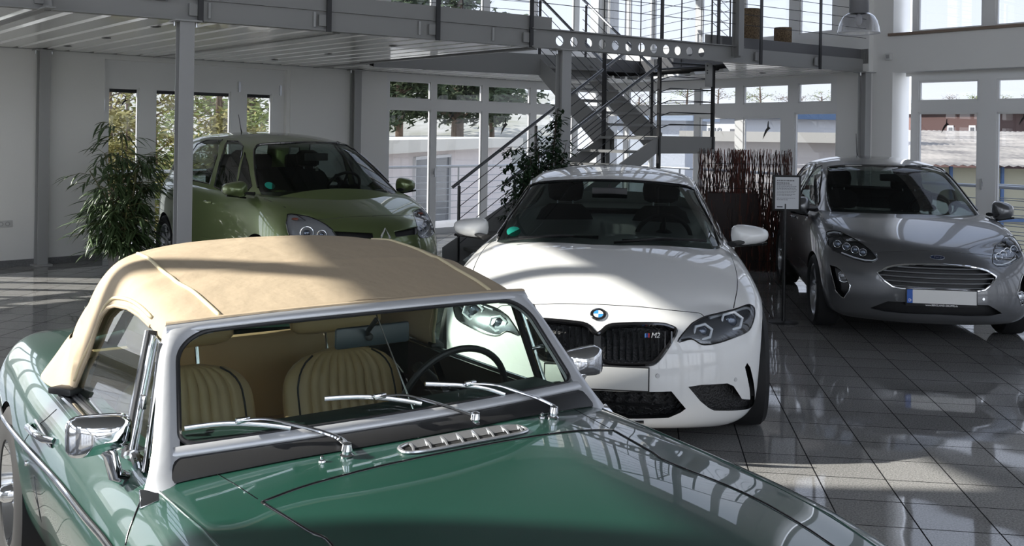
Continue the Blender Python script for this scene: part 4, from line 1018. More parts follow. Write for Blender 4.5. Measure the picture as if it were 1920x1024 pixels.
    for s in (1, -1):
        P = [V((p.x, p.y*s, p.z+.004)) for p in dt]; mb = MB(); mb.tube(spline(P, 4), .013, 8, flat=(1.2, .5), up=(0, 0, 1)); o = mb.build('door_top_trim', chr_, root, smooth=True)
        P = [V((p.x, (p.y-.02)*s, p.z+.006)) for p in dt]; mb = MB(); mb.tube(spline(P, 4), .010, 8); mb.build('window_wiper_seal', black, o, smooth=True)
    # ---- scuttle vent
    vch = mat('vent_chrome', (.80, .81, .83), .22, .85)
    vl, vr = sh.pts([(752, 848)])[0], sh.pts([(984, 806)])[0]
    vx = (vl.x+vr.x)/2; vy0, vy1 = vl.y, vr.y; W = .05
    Vc = [sh.pts([(868, 826)])[0]]; vx = Vc[0].x
    def surf(x, y, o=0): p = sh.down(x, y); return V((p.x, p.y, p.z+o))
    n = 40; outl = []
    for k in range(n):
        a = 2*PI*k/n; c, s_ = math.cos(a), math.sin(a); e = .62
        outl.append((vx-abs(s_)**e*(.043 if s_ > 0 else .033)*(1 if s_ > 0 else -1), (vy0+vy1)/2+math.copysign(abs(c)**.5, c)*(vy1-vy0)/2))
    mb = MB(); mb.tube([surf(x, y, .004) for x, y in outl], .0055, 8, closed=True, flat=(1, .8)); vt = mb.build('scuttle_vent', vch, root, smooth=True)
    mb = MB(); mb.add([surf(x, y, .0015) for x, y in outl]+[surf(vx, (vy0+vy1)/2, .0015)], [(k, (k+1) % n, n) for k in range(n)]); mb.build('vent_mesh', mat('vent_dark', (.01, .01, .01), .6, bump=(300, .6, .003)), vt, smooth=False)
    for k in range(8):
        t = (k+.75)/8; y = vy0+(vy1-vy0)*t; h = .034 if 0 < k < 7 else .026
        mb = MB(); a, b, c = surf(vx-h, y+.004, .006), surf(vx, y-.003, .0075), surf(vx+h*.9, y-.012, .004)
        mb.tube([a, b, c], [.0045, .0038, .0028], 8, flat=(1, .7)); mb.build('vent_bar', vch, vt, smooth=True)
        if k > 0:
            y2 = vy0+(vy1-vy0)*(k-.25)/8; q = [surf(vx-h*1.0, y2+.004, .009), surf(vx-h*1.0, y-.001, .009), surf(vx-h*.12, y-.003, .0025), surf(vx-h*.12, y2+.004, .0025)]
            mb = MB(); mb.add(q, [(0, 1, 2, 3)]); mb.build('vent_scoop', vch, vt)
    # small washer jets
    for i, (px, py) in enumerate(((604, 866), (1016, 784))):
        p, n_ = sh.hit(px, py); Tm = frame_at(p, n_, (1, 0, 0)); mb = MB(); mb.lathe([(.009, 0), (.008, .004), (.004, .006), (.005, .013), (.001, .016)], 12, Tm); mb.build('washer_jet', chr_, root, smooth=True)
    # ---- cockpit opening
    op = [V((x, y, .8)) for x, y in ((-.76, -.585), (-.70, -.4), (-.685, 0), (-.70, .4), (-.76, .585), (-1.2, .60), (-1.75, .60), (-2.1, .50), (-2.2, 0), (-2.1, -.50), (-1.75, -.60), (-1.2, -.60))]
    sh.drop(sh.region(op, (0, 0, 1), tol=.3))
    scut_bvh_pts = lambda y: sh.down(-.6, y)
    # ---- windscreen
    def base(s): return V((-.635-.095*abs(s)**2.1, .625*s, .873-.020*abs(s)**2.4))
    def head(s): return V((-.905-.075*abs(s)**2.1, .565*s, 1.140-.022*abs(s)**2.4))
    def scr(s, v, o=0):
        b, h = base(s), head(s); p = b.lerp(h, v)
        if o: n = V((.72, .25*s, .62)).normalized(); p = p+n*o
        return p
    def corner(s, v):   # rounded glass outline
        return s, v
    NS = 32
    gm = glassmat('windscreen_glass', (.88, .93, .90), strength=.8)
    mb = MB(); mb.grid([[scr(-.955+1.91*i/NS, .09+.87*j/6) for i in range(NS+1)] for j in range(7)]); glass = mb.build('windscreen', gm, root, smooth=True)
    def ribbon(name, fa, fb, m, thick=.012, par=root, nn=NS, s0=-1, s1=1, bevel=0):
        A = [fa(s0+(s1-s0)*i/nn) for i in range(nn+1)]; B = [fb(s0+(s1-s0)*i/nn) for i in range(nn+1)]; nrm = V((.75, 0, .66))
        mb = MB(); rows = [[a-nrm*thick*.6 for a in A], A, [a.lerp(b, .15)+nrm*thick*.5 for a, b in zip(A, B)], [a.lerp(b, .85)+nrm*thick*.5 for a, b in zip(A, B)], B, [b-nrm*thick*.6 for b in B]]
        mb.grid(rows+[rows[0]]); return mb.build(name, m, par, smooth=True, deg=60)
    alu = mat('satin_aluminium', (.62, .63, .65), .38, .45, coat=.25)
    fr_ = ribbon('windscreen_frame', lambda s: scr(s, .11, .006), lambda s: scr(s, .03, .006), alu)
    ribbon('header_rail', lambda s: scr(s, .955, .008), lambda s: scr(s, 1.04, .010), alu, par=fr_)
    def low(s):
        p = scr(s*.985, -.12); q = sh.bvh.ray_cast(V((p.x+.015+.01*(1-s*s), p.y, 2)), V((0, 0, -1)))[0]
        return (q if q else p)+V((0, 0, .003))
    ribbon('scuttle_seal', lambda s: scr(s, .03, .006), low, black, thick=.006, par=fr_)
    # inner black gasket following the rounded daylight opening
    ol = []
    for i in range(-10, 11): ol.append((i/10*.80, .955))
    cor = lambda cs, cv, rs, rv, a0, a1, n_=10: [(cs+rs*math.cos(a0+(a1-a0)*k/n_), cv+rv*math.sin(a0+(a1-a0)*k/n_)) for k in range(n_+1)]
    ol = [(-.80+1.6*i/20, .955) for i in range(1, 20)]+cor(.80, .735, .155, .22, PI/2, 0)+[(.955, .6), (.955, .4), (.955, .3)]+cor(.885, .205, .07, .095, 0, -PI/2)+[(.8-1.6*i/20, .11) for i in range(1, 20)]+cor(-.885, .205, .07, .095, -PI/2, -PI)+[(-.955, .3), (-.955, .4), (-.955, .6)]+cor(-.80, .735, .155, .22, PI, PI/2)
    mb = MB(); mb.tube([scr(s, v, .004) for s, v in ol], .0065, 8, closed=True); mb.build('windscreen_gasket', black, fr_, smooth=True)
    # pillars: cast alloy filling between the opening and the outer edge
    for sg in (-1, 1):
        inn = [(.80, .958), (.86, .95)]+[(a, b) for a, b in cor(.80, .735, .155, .22, PI*.36, 0, 6)]+[(.955, .6), (.955, .42), (.955, .25), (.953, .10), (.955, -.02), (.955, -.12), (.955, -.21)]
        out = [(.80, 1.04), (.90, 1.045), (.965, 1.045), (1.0, 1.03), (1.01, 1.0), (1.018, .94), (1.022, .86), (1.03, .76), (1.035, .62), (1.04, .45), (1.045, .26), (1.05, .10), (1.06, -.04), (1.075, -.16), (1.05, -.30)]
        k = min(len(inn), len(out)); inn = inn[:k]; out = out[:k]; n2 = V((.72, .22*sg, .62)).normalized()
        A = [scr(sg*a, b, .006) for a, b in inn]; B = [scr(sg*a, b, .004) for a, b in out]
        rows = [[p-n2*.02 for p in A], A, [p.lerp(q, .35)+n2*.010 for p, q in zip(A, B)], [p.lerp(q, .75)+n2*.010 for p, q in zip(A, B)], B, [q-n2*.03 for q in B]]
        mb = MB(); mb.grid(rows); mb.build('windscreen_pillar', alu, fr_, smooth=True, deg=50)
        mb = MB(); f = [scr(sg*a, b, .008) for a, b in ((.95, -.20), (1.0, -.34), (1.08, -.28), (1.09, -.14))]; f[1] = sh.near(f[1], .004); f[2] = sh.near(f[2], .004)
        mb.prism(f, n2*-.02); mb.build('pillar_foot', chr_, fr_, bevel=.003)
    # ---- fabric hood
    beige = mat('hood_fabric', (.47, .375, .262), .75, bump=(9, .35, .02), spec=.25)
    g = dict(xs=[0, .16, .36, .56, .74, .88, 1], lv=[
        dict(x0=-.80, x1=-2.36, y={0: .615, .4: .63, .62: .655, .8: .735, 1: .52}, z={0: .80, .6: .80, .8: .775, 1: .835}, fx=-.70, fz=.85, rx=-2.50, rz=.865),
        dict(x0=-.84, x1=-2.33, y={0: .61, .4: .625, .62: .64, .8: .67, 1: .50}, z={0: .88, .8: .835, 1: .88}, fx=-.76, fz=.90, rx=-2.46, rz=.90),
        dict(x0=-.90, x1=-2.26, y={0: .595, .4: .615, .62: .62, .8: .605, 1: .49}, z={0: .98, 1: .98}, fx=-.82, fz=1.0, rx=-2.38, rz=1.0),
        dict(x0=-.96, x1=-2.14, y={0: .575, .4: .595, .7: .58, 1: .46}, z={0: 1.08, .4: 1.10, .7: 1.10, 1: 1.08}, fx=-.88, fz=1.10, rx=-2.27, rz=1.11),
        dict(x0=-.985, x1=-2.03, y={0: .553, .4: .565, .7: .56, 1: .46}, z={0: 1.128, .4: 1.172, .7: 1.18, 1: 1.15}, fx=-.915, fz=1.158, rx=-2.14, rz=1.20),
        dict(x0=-.985, x1=-2.0, y={0: .50, .4: .515, .7: .52, 1: .43}, z={0: 1.142, .4: 1.203, .7: 1.222, 1: 1.19}, fx=-.91, fz=1.163, rx=-2.07, rz=1.225)],
        zc={0: 1.163, .2: 1.198, .4: 1.222, .6: 1.243, .75: 1.252, .9: 1.24, 1: 1.225}, p=2.1, pr=2.6, q=2.8)
    hd = Shell(house(g), 4, T)
    # drop everything in front of the header and the side window openings
    hd.drop([f for f in hd.bm.faces if f.calc_center_median().x > (-.93-.065*min(1, abs(f.calc_center_median().y)/.56)**2.1) and f.calc_center_median().z < 1.13+.035*(1-abs(f.calc_center_median().y)/.6) or (f.normal.x > .55 and f.calc_center_median().x > -1.05)])
    wpix = [(283, 612), (262, 592), (240, 578), (216, 573), (203, 577), (190, 592), (182, 612), (174, 640), (165, 668), (152, 700), (140, 728), (150, 742), (230, 812), (275, 850), (300, 880), (340, 880), (340, 700), (300, 620)]
    wp = hd.pts(wpix[:11]); wp = [V((p.x, -p.y, p.z)) for p in wp]
    wpoly = [V((-.93, .6, 1.075))]+wp+[V((wp[-1].x, .65, .74)), V((-.6, .65, .74)), V((-.6, .6, .95))]
    for s, P, fs in both_sides(hd, wpoly, (0, 1, .1), tol=.5, facing=-.3): hd.drop(fs)
    # rear quarter windows
    for s in (1, -1):
        q = [V((-2.03, .58*s, 1.06)), V((-2.13, .55*s, 1.04)), V((-2.27, .5*s, .92)), V((-2.25, .55*s, .885)), V((-2.12, .62*s, .90)), V((-2.02, .62*s, .98))]
        fs = hd.region(q, (-.6, .8*s, .2), tol=.4, facing=.0)
        if fs: hd.take(fs, 'hood_quarter_window', glassmat('hood_vinyl', (.55, .58, .60)), root)
    fs = hd.region([V((-2.4, y, z)) for y, z in ((-.36, .93), (-.33, 1.10), (.33, 1.10), (.36, .93))], (-1, 0, .4), tol=.6, facing=.2)
    if fs: hd.take(fs, 'hood_rear_window', glassmat('hood_vinyl', (.55, .58, .60)), root)
    # gentle folds
    hd.bm.normal_update()
    for v in hd.bm.verts:
        c = v.co; k = max(0, min(1, (abs(c.y)-.28)/.2)); b = max(0, min(1, (-c.x-1.0)/.2))
        w = .010*mnoise.noise(V((c.x*4.0, c.y*3.0, c.z*5.0)))*k*b + .004*mnoise.noise(V((c.x*9, c.y*7, c.z*9)))*k*b
        if c.x < -1.75 and c.z < 1.1: w += .008*math.sin(c.z*26+c.x*14+c.y*5)*min(1, (1.1-c.z)/.15)
        bow = .004*math.exp(-((c.x+1.35)/.03)**2) + .006*math.exp(-((c.x+1.86)/.03)**2); v.co += v.normal*(w+bow*(1 if c.z > 1.0 else 0))
    hd.reb()
    seam = MB()
    for s in (1, -1):
        P = hd.pts([(258, 476), (300, 505), (350, 540), (390, 572), (412, 601)]); P = [V((p.x, p.y*-s, p.z)) for p in P]
        seam.tube([hd.near(p, .001) for p in spline(P, 5)], .0024, 6)
        seam.tube([hd.near(V((p.x-.012, (p.y-.004)*s, p.z+.022)), .001) for p in spline(wp, 3)], .0018, 6)
    hm = [beige, mat('hood_piping', (.70, .60, .38), .6)]
    hood = hd.finish('fabric_hood', hm, root, [(seam, 1)]); hood['label'] = 'beige fabric hood'
    md = hood.modifiers.new('thick', 'SOLIDIFY'); md.thickness = .004; md.offset = -1
    mb = MB(); mb.tube([scr(s/20*1.0, 1.05, .006) for s in range(-20, 21)], .010, 8, flat=(1.4, .6)); mb.build('hood_front_hem', beige, hood, smooth=True)
    P = [p.copy() for p in wp]
    for s in (1, -1):
        mb = MB(); Q = [V((p.x, p.y*s, p.z)) for p in P]; mb.tube(Q, .006, 8); mb.build('hood_window_hem', beige, hood, smooth=True)
        # dark clamp plate at the hood's lower front corner
        a = V((-1.80, .695*s, .80)); mb = MB(); mb.beam(a, a+V((.12, -.045*s, .012)), .05, .02); mb.build('hood_clamp', black, hood, bevel=.004)
    # ---- door windows, vent lights
    tint = glassmat('door_glass', (.72, .86, .78), strength=.9)
    for s in (-1, 1):
        def wy(z): return (.652-(z-.8)*.25)*s
        rr = [(-.97, 1.085), (-1.3, 1.115)]+[(p.x+.015, p.z-.004) for p in wp[2:]]+[(wp[-1].x+.02, .79)]
        zs = [(-1.0, .80), (-.965, 1.10)]
        poly = [(-.93, .80), (-1.015, 1.085)]+[(p.x+.0, p.z-.002) for p in wp[1:]]+[(wp[-1].x+.01, .79)]
        poly = [(-.98, .80), (-1.06, 1.10)]+[(min(p.x, -1.08), p.z-.003) for p in wp[1:]]+[(wp[-1].x+.02, .79)]
        mb = MB(); mb.add([V((x, wy(z)-.006*s, z)) for x, z in poly], [tuple(range(len(poly)))]); dg = mb.build('door_window', tint, root)
        q = [(-.82, .815), (-.955, 1.09), (-1.04, 1.10), (-.965, .805)]
        mb = MB(); mb.add([V((x, wy(z), z)) for x, z in q], [(0, 1, 2, 3)]); vl_ = mb.build('quarter_light', tint, root)
        mb = MB(); mb.tube([V((x, wy(z)+.004*s, z)) for x, z in q], .008, 8, closed=True, flat=(1, .8)); mb.build('quarter_light_frame', chr_, vl_, smooth=True)
        mb = MB(); mb.beam(V((-.985, wy(.8)+.002*s, .80)), V((-1.065, wy(1.10)+.002*s, 1.105)), .024, .02, (1, 0, 0)); mb.build('window_channel', black, vl_)
        mb = MB(); mb.beam(V((-1.00, wy(.8)+.010*s, .80)), V((-1.078, wy(1.10)+.010*s, 1.105)), .012, .012, (1, 0, 0)); mb.build('channel_chrome', chr_, vl_)
        mb = MB(); mb.box((-.93, wy(.92)+.010*s, .955), (.02, .012, .035)); mb.tube([V((-.93, wy(.92)-.01*s, .96)), V((-.95, wy(.92)-.04*s, .95))], .006, 8); mb.build('quarter_light_catch', chr_, vl_, bevel=.003)
        mb = MB(); mb.tube([V((-.86, wy(.82)+.012*s, .82)), V((-.90, wy(.82)+.012*s, .835)), V((-.96, wy(.82)+.012*s, .818))], .012, 8); mb.build('quarter_light_pivot', chr_, vl_, smooth=True)
    # ---- cabin
    tan = mat('tan_leather', (.52, .385, .20), .45, bump=(120, .15, .002)); blk = mat('black_vinyl', (.012, .014, .014), .55)
    mb = MB(); mb.box((-1.45, 0, .24), (1.5, 1.2, .03)); mb.box((-.75, 0, .5), (.03, 1.2, .5)); mb.build('cabin_floor', blk, root); mb = MB(); mb.box((-2.1, 0, .62), (.04, 1.12, .46)); mb.box((-1.95, 0, .42), (.34, 1.12, .2)); mb.build('rear_trim', tan, root, bevel=.02)
    for s in (1, -1): mb = MB(); mb.box((-1.3, .635*s, .53), (1.15, .03, .56)); mb.build('door_lining', blk, root, bevel=.01)
    mb = MB(); prof = [(-.69, .85), (-.74, .873), (-.85, .872), (-.93, .840), (-.935, .74), (-.88, .62), (-.80, .58)]
    mb.grid([[V((x-.06*abs(i/8)**2.5, .565*i/8, z+.012*(1-(i/8)**2))) for x, z in prof] for i in range(-8, 9)]); mb.build('dashboard', mat('dash_green', (.012, .03, .026), .5), root, smooth=True)
    for y in (-.29, .29): classic_seat(root, -1.24, y, .25, tan, blk)
    mb = MB(); Ts = M.Translation((-1.07, .36, .775)) @ M.Rotation(-(PI/2-.28), 4, 'Y'); R_ = .195
    mb.tube([Ts @ V((R_*math.cos(a), R_*math.sin(a), 0)) for a in [2*PI*k/48 for k in range(48)]], .011, 10, closed=True); sw = mb.build('steering_wheel', blk, root, smooth=True)
    for a in (PI/2, PI*7/6, -PI/6):
        mb = MB(); mb.beam(Ts @ V((.03*math.cos(a), .03*math.sin(a), .02)), Ts @ V((R_*math.cos(a), R_*math.sin(a), 0)), .022, .003, Ts.to_3x3() @ V((0, 0, 1))); mb.build('wheel_spoke', chr_, sw)
    mb = MB(); mb.lathe([(.001, -.02), (.035, -.015), (.045, .02), (.03, .05), (.02, .25)], 20, Ts); mb.build('wheel_hub', blk, sw, smooth=True)
    mb = MB(); mb.tube([scr(.0, .98, -.012), scr(.01, .02, -.012)], .0022, 8); mb.build('mirror_stay_rod', chr_, root, smooth=True)
    c = V((-.985, .03, 1.045)); mb = MB(); mb.box(c, (.018, .24, .062)); rm = mb.build('interior_mirror', mat('mirror_back', (.03, .045, .05), .35), root, bevel=.009)
    mb = MB(); mb.tube([scr(0, .93, -.02), c+V((.03, -.03, .02)), c+V((.012, -.02, 0))], .007, 8); mb.ellip(c+V((.018, -.02, 0)), (.012, .012, .012)); mb.build('mirror_arm', blk, rm, smooth=True)
    for s in (-1, 1):
        mb = MB(); mb.box((-.985, .30*s, 1.125), (.02, .36, .045), M.Rotation(.9, 3, 'Y')); mb.build('sun_visor', blk, root, bevel=.006)
    # ---- wipers, traced onto the glass
    gvs = {}
    def gvo(o):
        if o not in gvs:
            gb = MB(); gb.grid([[scr(-1.1+2.2*i/NS, -.4+1.5*j/8, o) for i in range(NS+1)] for j in range(9)]); gvs[o] = BVHTree.FromBMesh(gb.bm())
        return gvs[o]
    def ong(px, py, o):
        org = Ti @ CAM; d = (Ti.to_3x3() @ ray(px, py)).normalized(); p, n_, i, t = gvo(o).ray_cast(org, d)
        if p is None: return V((0, 0, 0))
        n_ = n_ if n_.x > 0 else -n_
        return p
    specs = [((650, 857), (655, 826), [(645, 826), (637, 823), (600, 809), (550, 796), (498, 786), (455, 788)], [(346, 803), (400, 796), (445, 794), (500, 797), (545, 803)]),
             ((890, 797), (893, 778), [(893, 784), (880, 777), (850, 766), (800, 751), (757, 741), (712, 743)], [(608, 748), (650, 745), (700, 745), (750, 750), (790, 757)]),
             ((1036, 785), (1048, 766), [(1050, 768), (1040, 763), (1010, 748), (975, 736), (930, 722), (882, 719)], [(797, 720), (830, 721), (880, 724), (915, 730), (946, 740)])]
    for (bx, by), (tx, ty), arm, blade in specs:
        p, n_ = sh.hit(bx, by)
        if abs(p.y) > .7: p = V((-.6, .4, .86)); n_ = V((0, 0, 1))
        Tm = frame_at(p, (n_+V((.1, 0, .2))).normalized(), (1, 0, 0)); mb = MB(); mb.lathe([(.016, 0), (.017, .006), (.012, .010), (.012, .016), (.014, .018), (.011, .034), (.001, .037)], 20, Tm)
        w = mb.build('wiper', chr_, root, smooth=True); topp = Tm @ V((0, 0, .028))
        A = [topp]+[ong(x, y, .030) for x, y in arm[1:]]; mb = MB(); mb.tube(spline(A, 5), [.010-.006*k/(5*(len(A)-1)) for k in range(5*(len(A)-1)+1)], 8, flat=(1, .6)); mb.build('wiper_arm', chr_, w, smooth=True)
        c = ong(*arm[-1], .026); mb = MB(); mb.box(c, (.014, .035, .014), M.Rotation(.1, 3, 'Z')); mb.build('blade_clip', chr_, w, bevel=.003)
        B = spline([ong(x, y, .013) for x, y in blade], 5); mb = MB(); mb.tube(B, .006, 8, flat=(.8, 1.1)); mb.build('wiper_blade', chr_, w, smooth=True)
        B = spline([ong(x, y, .005) for x, y in blade], 5); mb = MB(); mb.tube(B, .004, 6, flat=(.5, 1.3)); mb.build('blade_rubber', black, w, smooth=True)
    # ---- door handle, lock, badge stub
    for s in (-1, 1):
        P = sh.pts([(60, 797), (104, 827)]); a, b = [V((p.x, p.y*-s, p.z)) for p in P]; d = (b-a); nn = V((0, s, .1))
        mb = MB(); mb.tube([a+nn*.004, a+d*.12+nn*.022, a+d*.5+nn*.027, a+d*.85+nn*.024, b+nn*.004], [.008, .011, .012, .012, .009], 10, flat=(.8, 1)); dh = mb.build('door_handle', chr_, root, smooth=True)
        mb = MB(); mb.ellip(a.lerp(b, .5)+nn*.003, ((b-a).length*.5, .006, .013)); mb.build('handle_plate', chr_, dh, smooth=True)
        p, n_ = sh.hit(50, 868); p = V((p.x, p.y*-s, p.z)); disc(frame_at(p, (0, s, 0)), .010, chr_, 'door_lock', root, h=.006)
    # ---- door mirrors
    for s in (-1, 1):
        f = sh.hit(232, 897)[0]; f = V((f.x, f.y*-s, f.z)); c = V((f.x-.005, f.y+.055*s, f.z+.112))
        mb = MB(); rings = []; n = 24
        for x, k in ((-.022, .97), (-.018, 1.0), (.0, 1.0), (.016, .90), (.026, .66), (.032, .3)):
            rg = []
            for q in range(n):
                a = 2*PI*q/n; ca, sa = math.cos(a), math.sin(a); e = .42
                rg.append(c+V((x, math.copysign(abs(ca)**e, ca)*.074*k, math.copysign(abs(sa)**e, sa)*.045*k*(1-.12*s*math.copysign(abs(ca)**e, ca)*-1))))
            rings.append(rg)
        vs = [v for r in rings for v in r]; fs = []
        for i in range(len(rings)-1):
            for q in range(n): fs.append((i*n+q, i*n+(q+1) % n, (i+1)*n+(q+1) % n, (i+1)*n+q))
        fs.append(tuple((len(rings)-1)*n+q for q in range(n))); mb.add(vs, fs); Rm = M.Rotation(-.25*s, 4, 'Z'); mo = mb.build('door_mirror', chr_, root, smooth=True, deg=60)
        mb = MB(); mb.prism([v+V((.003, 0, 0)) for v in rings[0]], V((.003, 0, 0))); mb.build('mirror_glass', mat('mirror', (.9, .9, .92), .02, 1.0), mo)
        mb = MB(); mb.tube([rings[0][k]+V((0, 0, 0)) for k in range(n)], .0035, 6, closed=True); mb.build('mirror_rim', chr_, mo, smooth=True)
        mb = MB(); mb.tube([f+V((0, -.005*s, 0)), f+V((.0, .018*s, .012)), f.lerp(c, .6), c+V((0, 0, -.03))], [.022, .021, .019, .014], 12, flat=(1.3, .9)); mb.build('mirror_stem', chr_, mo, smooth=True)
        mb = MB(); mb.tube([f+V((.028, 0, -.004)), f+V((-.03, .0, .0))], .012, 8, flat=(.6, 1)); mb.build('mirror_foot', black, mo, smooth=True)
    # boot lid line, rear detail, bumpers, lamps (out of the photograph but part of the car)
    gap.tube([sh.near(sh.down(x, y), -.0008) for x, y in spline([V((a, b, 0)) for a, b in ((-2.42, -.44), (-2.40, 0), (-2.42, .44), (-2.55, .47), (-2.85, .40), (-2.88, 0), (-2.85, -.40), (-2.55, -.47))], 4, True) for _ in (0,)] if False else [sh.near(sh.down(p.x, p.y), -.0008) for p in spline([V((a, b, 0)) for a, b in ((-2.52, -.42), (-2.50, 0), (-2.52, .42), (-2.62, .45), (-2.85, .38), (-2.88, 0), (-2.85, -.38), (-2.62, -.45))], 4, True)], .003, 6, closed=True)
    for x in (0, -2.33):
        for s in (1, -1): spoked_wheel(root, x, (.655 if x == 0 else .69)*s)
    for s in (1, -1):
        p = V((.60, .50*s, .60)); orb(root, sh.near(V((.7, .5*s, .60)), -.01), (1, .1*s, .1), .085, mat('projector', (.16, .18, .22), .05, .7), .092)
    fs = sh.region([V((.8, y, z)) for y, z in ((-.32, .50), (-.30, .65), (.30, .65), (.32, .50))], (1, 0, 0), tol=.4); part_copy(sh, fs, 'grille', mat('grille_dark', (.01, .01, .011), .5), root, .03, (-1, 0, 0), chr_, 'grille_surround'); sh.drop(fs)
    for x, ss in ((.80, 1), (-3.13, -1)):
        mb = MB(); mb.tube([V((x-.16*ss, -.70, .42)), V((x-.03*ss, -.5, .42)), V((x, 0, .42)), V((x-.03*ss, .5, .42)), V((x-.16*ss, .70, .42))], .045, 10, flat=(.4, 1), up=(0, 0, 1)); mb.build('bumper', chr_, root, smooth=True)
    sh.finish('body', [green, gloss(), green], root, [(gap, 1), (bead, 2)])
    underside(root, .5, -2.9, .55, .2)
    return root
def classic_seat(root, x, y, z0, tan, blk):
    """pleated leather seat with a separate headrest"""
    def block(path, width, thick, name, par, grooves=(), n=160, e=3.0, m=tan, gd=.011):
        mb = MB(); rings = []
        for pos, up, ws, th, gk in path:
            rg = []
            h = n//2
            for k in range(n):
                front = k < h; u = (k if front else k-h)/h*2-1; X = math.sin(u*PI/2*.999)*(1 if front else -1); Z = max(0, 1-abs(X)**e)**(1/e)*(1 if front else -1)
                d = 0
                if front and gk: d = sum(gd*math.exp(-((X-u_)/.03)**2) for u_ in grooves)
                rg.append(V(pos)+V((0, X*width/2*ws, 0))+V(up)*(Z*thick/2*th-d*gk))
            rings.append(rg)
        k = len(rings); vs = [v for r in rings for v in r]; fs = []
        for i in range(k-1):
            for j in range(n): fs.append((i*n+j, i*n+(j+1) % n, (i+1)*n+(j+1) % n, (i+1)*n+j))
        fs += [tuple(range(n-1, -1, -1)), tuple((k-1)*n+j for j in range(n))]
        mb.add(vs, fs); return mb.build(name, m, par, smooth=True, deg=70), rings
    G = [-.62+1.24*i/8 for i in range(9)]
    U = V((.12, 0, 1)).normalized()
    path = [(V((x+.06-.5*t, y, z0+.11+.03*(1-t))), U, w, h, g) for t, w, h, g in ((0, .7, .3, 0), (.03, .88, .8, 0), (.1, .97, 1, 1), (.5, 1, 1, 1), (.95, 1, 1, 1), (1, .95, .7, 0))]
    root_s, _ = block(path, .48, .17, 'front_seat', root, G)
    lean = .30; bd = V((-math.sin(lean), 0, math.cos(lean))); fw = V((math.cos(lean), 0, math.sin(lean))); b0 = V((x-.40, y, z0+.06))
    path = []
    for k in range(26):
        t = k/25; w = 1.0 if t < .62 else (1-min(1, ((t-.62)/.385))**3.4)**(1/2.2); w = max(w, .04); th = .75+.25*math.sin(PI*min(1, t*1.2)) if t < .8 else (.9*math.sqrt(max(.02, 1-((t-.8)/.205)**2)))
        path.append((b0+bd*(.54*t), fw, w*(.92+.08*min(1, t*4)), th, 1 if .06 < t < .93 else 0))
    o, rings = block(path, .47, .12, 'backrest', root_s, G)
    for s in (-1, 1):
        mb = MB(); L = [r[int(80*(.5+.5*s*.62))]+fw*.003 for r in rings[1:-1]]
        mb.tube(L, .0035, 6); mb.build('seat_piping', blk, o, smooth=True)
    h0 = b0+bd*.60
    path = [(h0+bd*t, fw, w, th, 0) for t, w, th in ((0, .6, .3), (.006, .85, .7), (.025, .97, 1), (.07, 1, 1.05), (.115, .97, 1), (.135, .85, .7), (.14, .6, .3))]
    block(path, .37, .095, 'headrest', root_s, (), n=40)
    for s in (-1, 1): mb = MB(); mb.cyl(h0-bd*.08+V((0, .05*s, 0)), h0+bd*.02+V((0, .05*s, 0)), .007, 8); mb.build('headrest_post', chrome(), root_s, smooth=True)
def spoked_wheel(root, x, y):
    s = 1 if y > 0 else -1; R = .31; T = M.Translation((x, y, R)) @ M.Rotation(-PI/2*s, 4, 'X')
    mb = MB(); w = .08; mb.lathe([(.185, -w*.8), (R-.03, -w), (R-.004, -w*.8), (R, 0), (R-.004, w*.8), (R-.03, w), (.19, w*.95), (.185, w*.8)], 48, T, closed=True); t = mb.build('wheel', rubber(), root, smooth=True)
    mb = MB(); mb.lathe([(.185, -w*.75), (.192, w*.9), (.180, w*.9), (.172, .03), (.165, -.01), (.172, -w*.75)], 48, T, closed=True); mb.build('wheel_rim', chrome(), t, smooth=True)
    mb = MB()
    for k in range(48):
        a = 2*PI*k/48; b = a+(.42 if k % 2 else -.42); z1 = .055 if k % 4 < 2 else -.02; z0 = .02 if k % 4 < 2 else -.03
        mb.tube([T @ V((.035*math.cos(b), .035*math.sin(b), z1)), T @ V((.17*math.cos(a), .17*math.sin(a), z0))], .0025, 5)
    mb.build('wire_spokes', chrome(), t, smooth=True)
    mb = MB(); mb.lathe([(.001, .10), (.02, .10), (.03, .085), (.036, .05), (.036, -.04)], 20, T); mb.build('wheel_hub', chrome(), t, smooth=True)
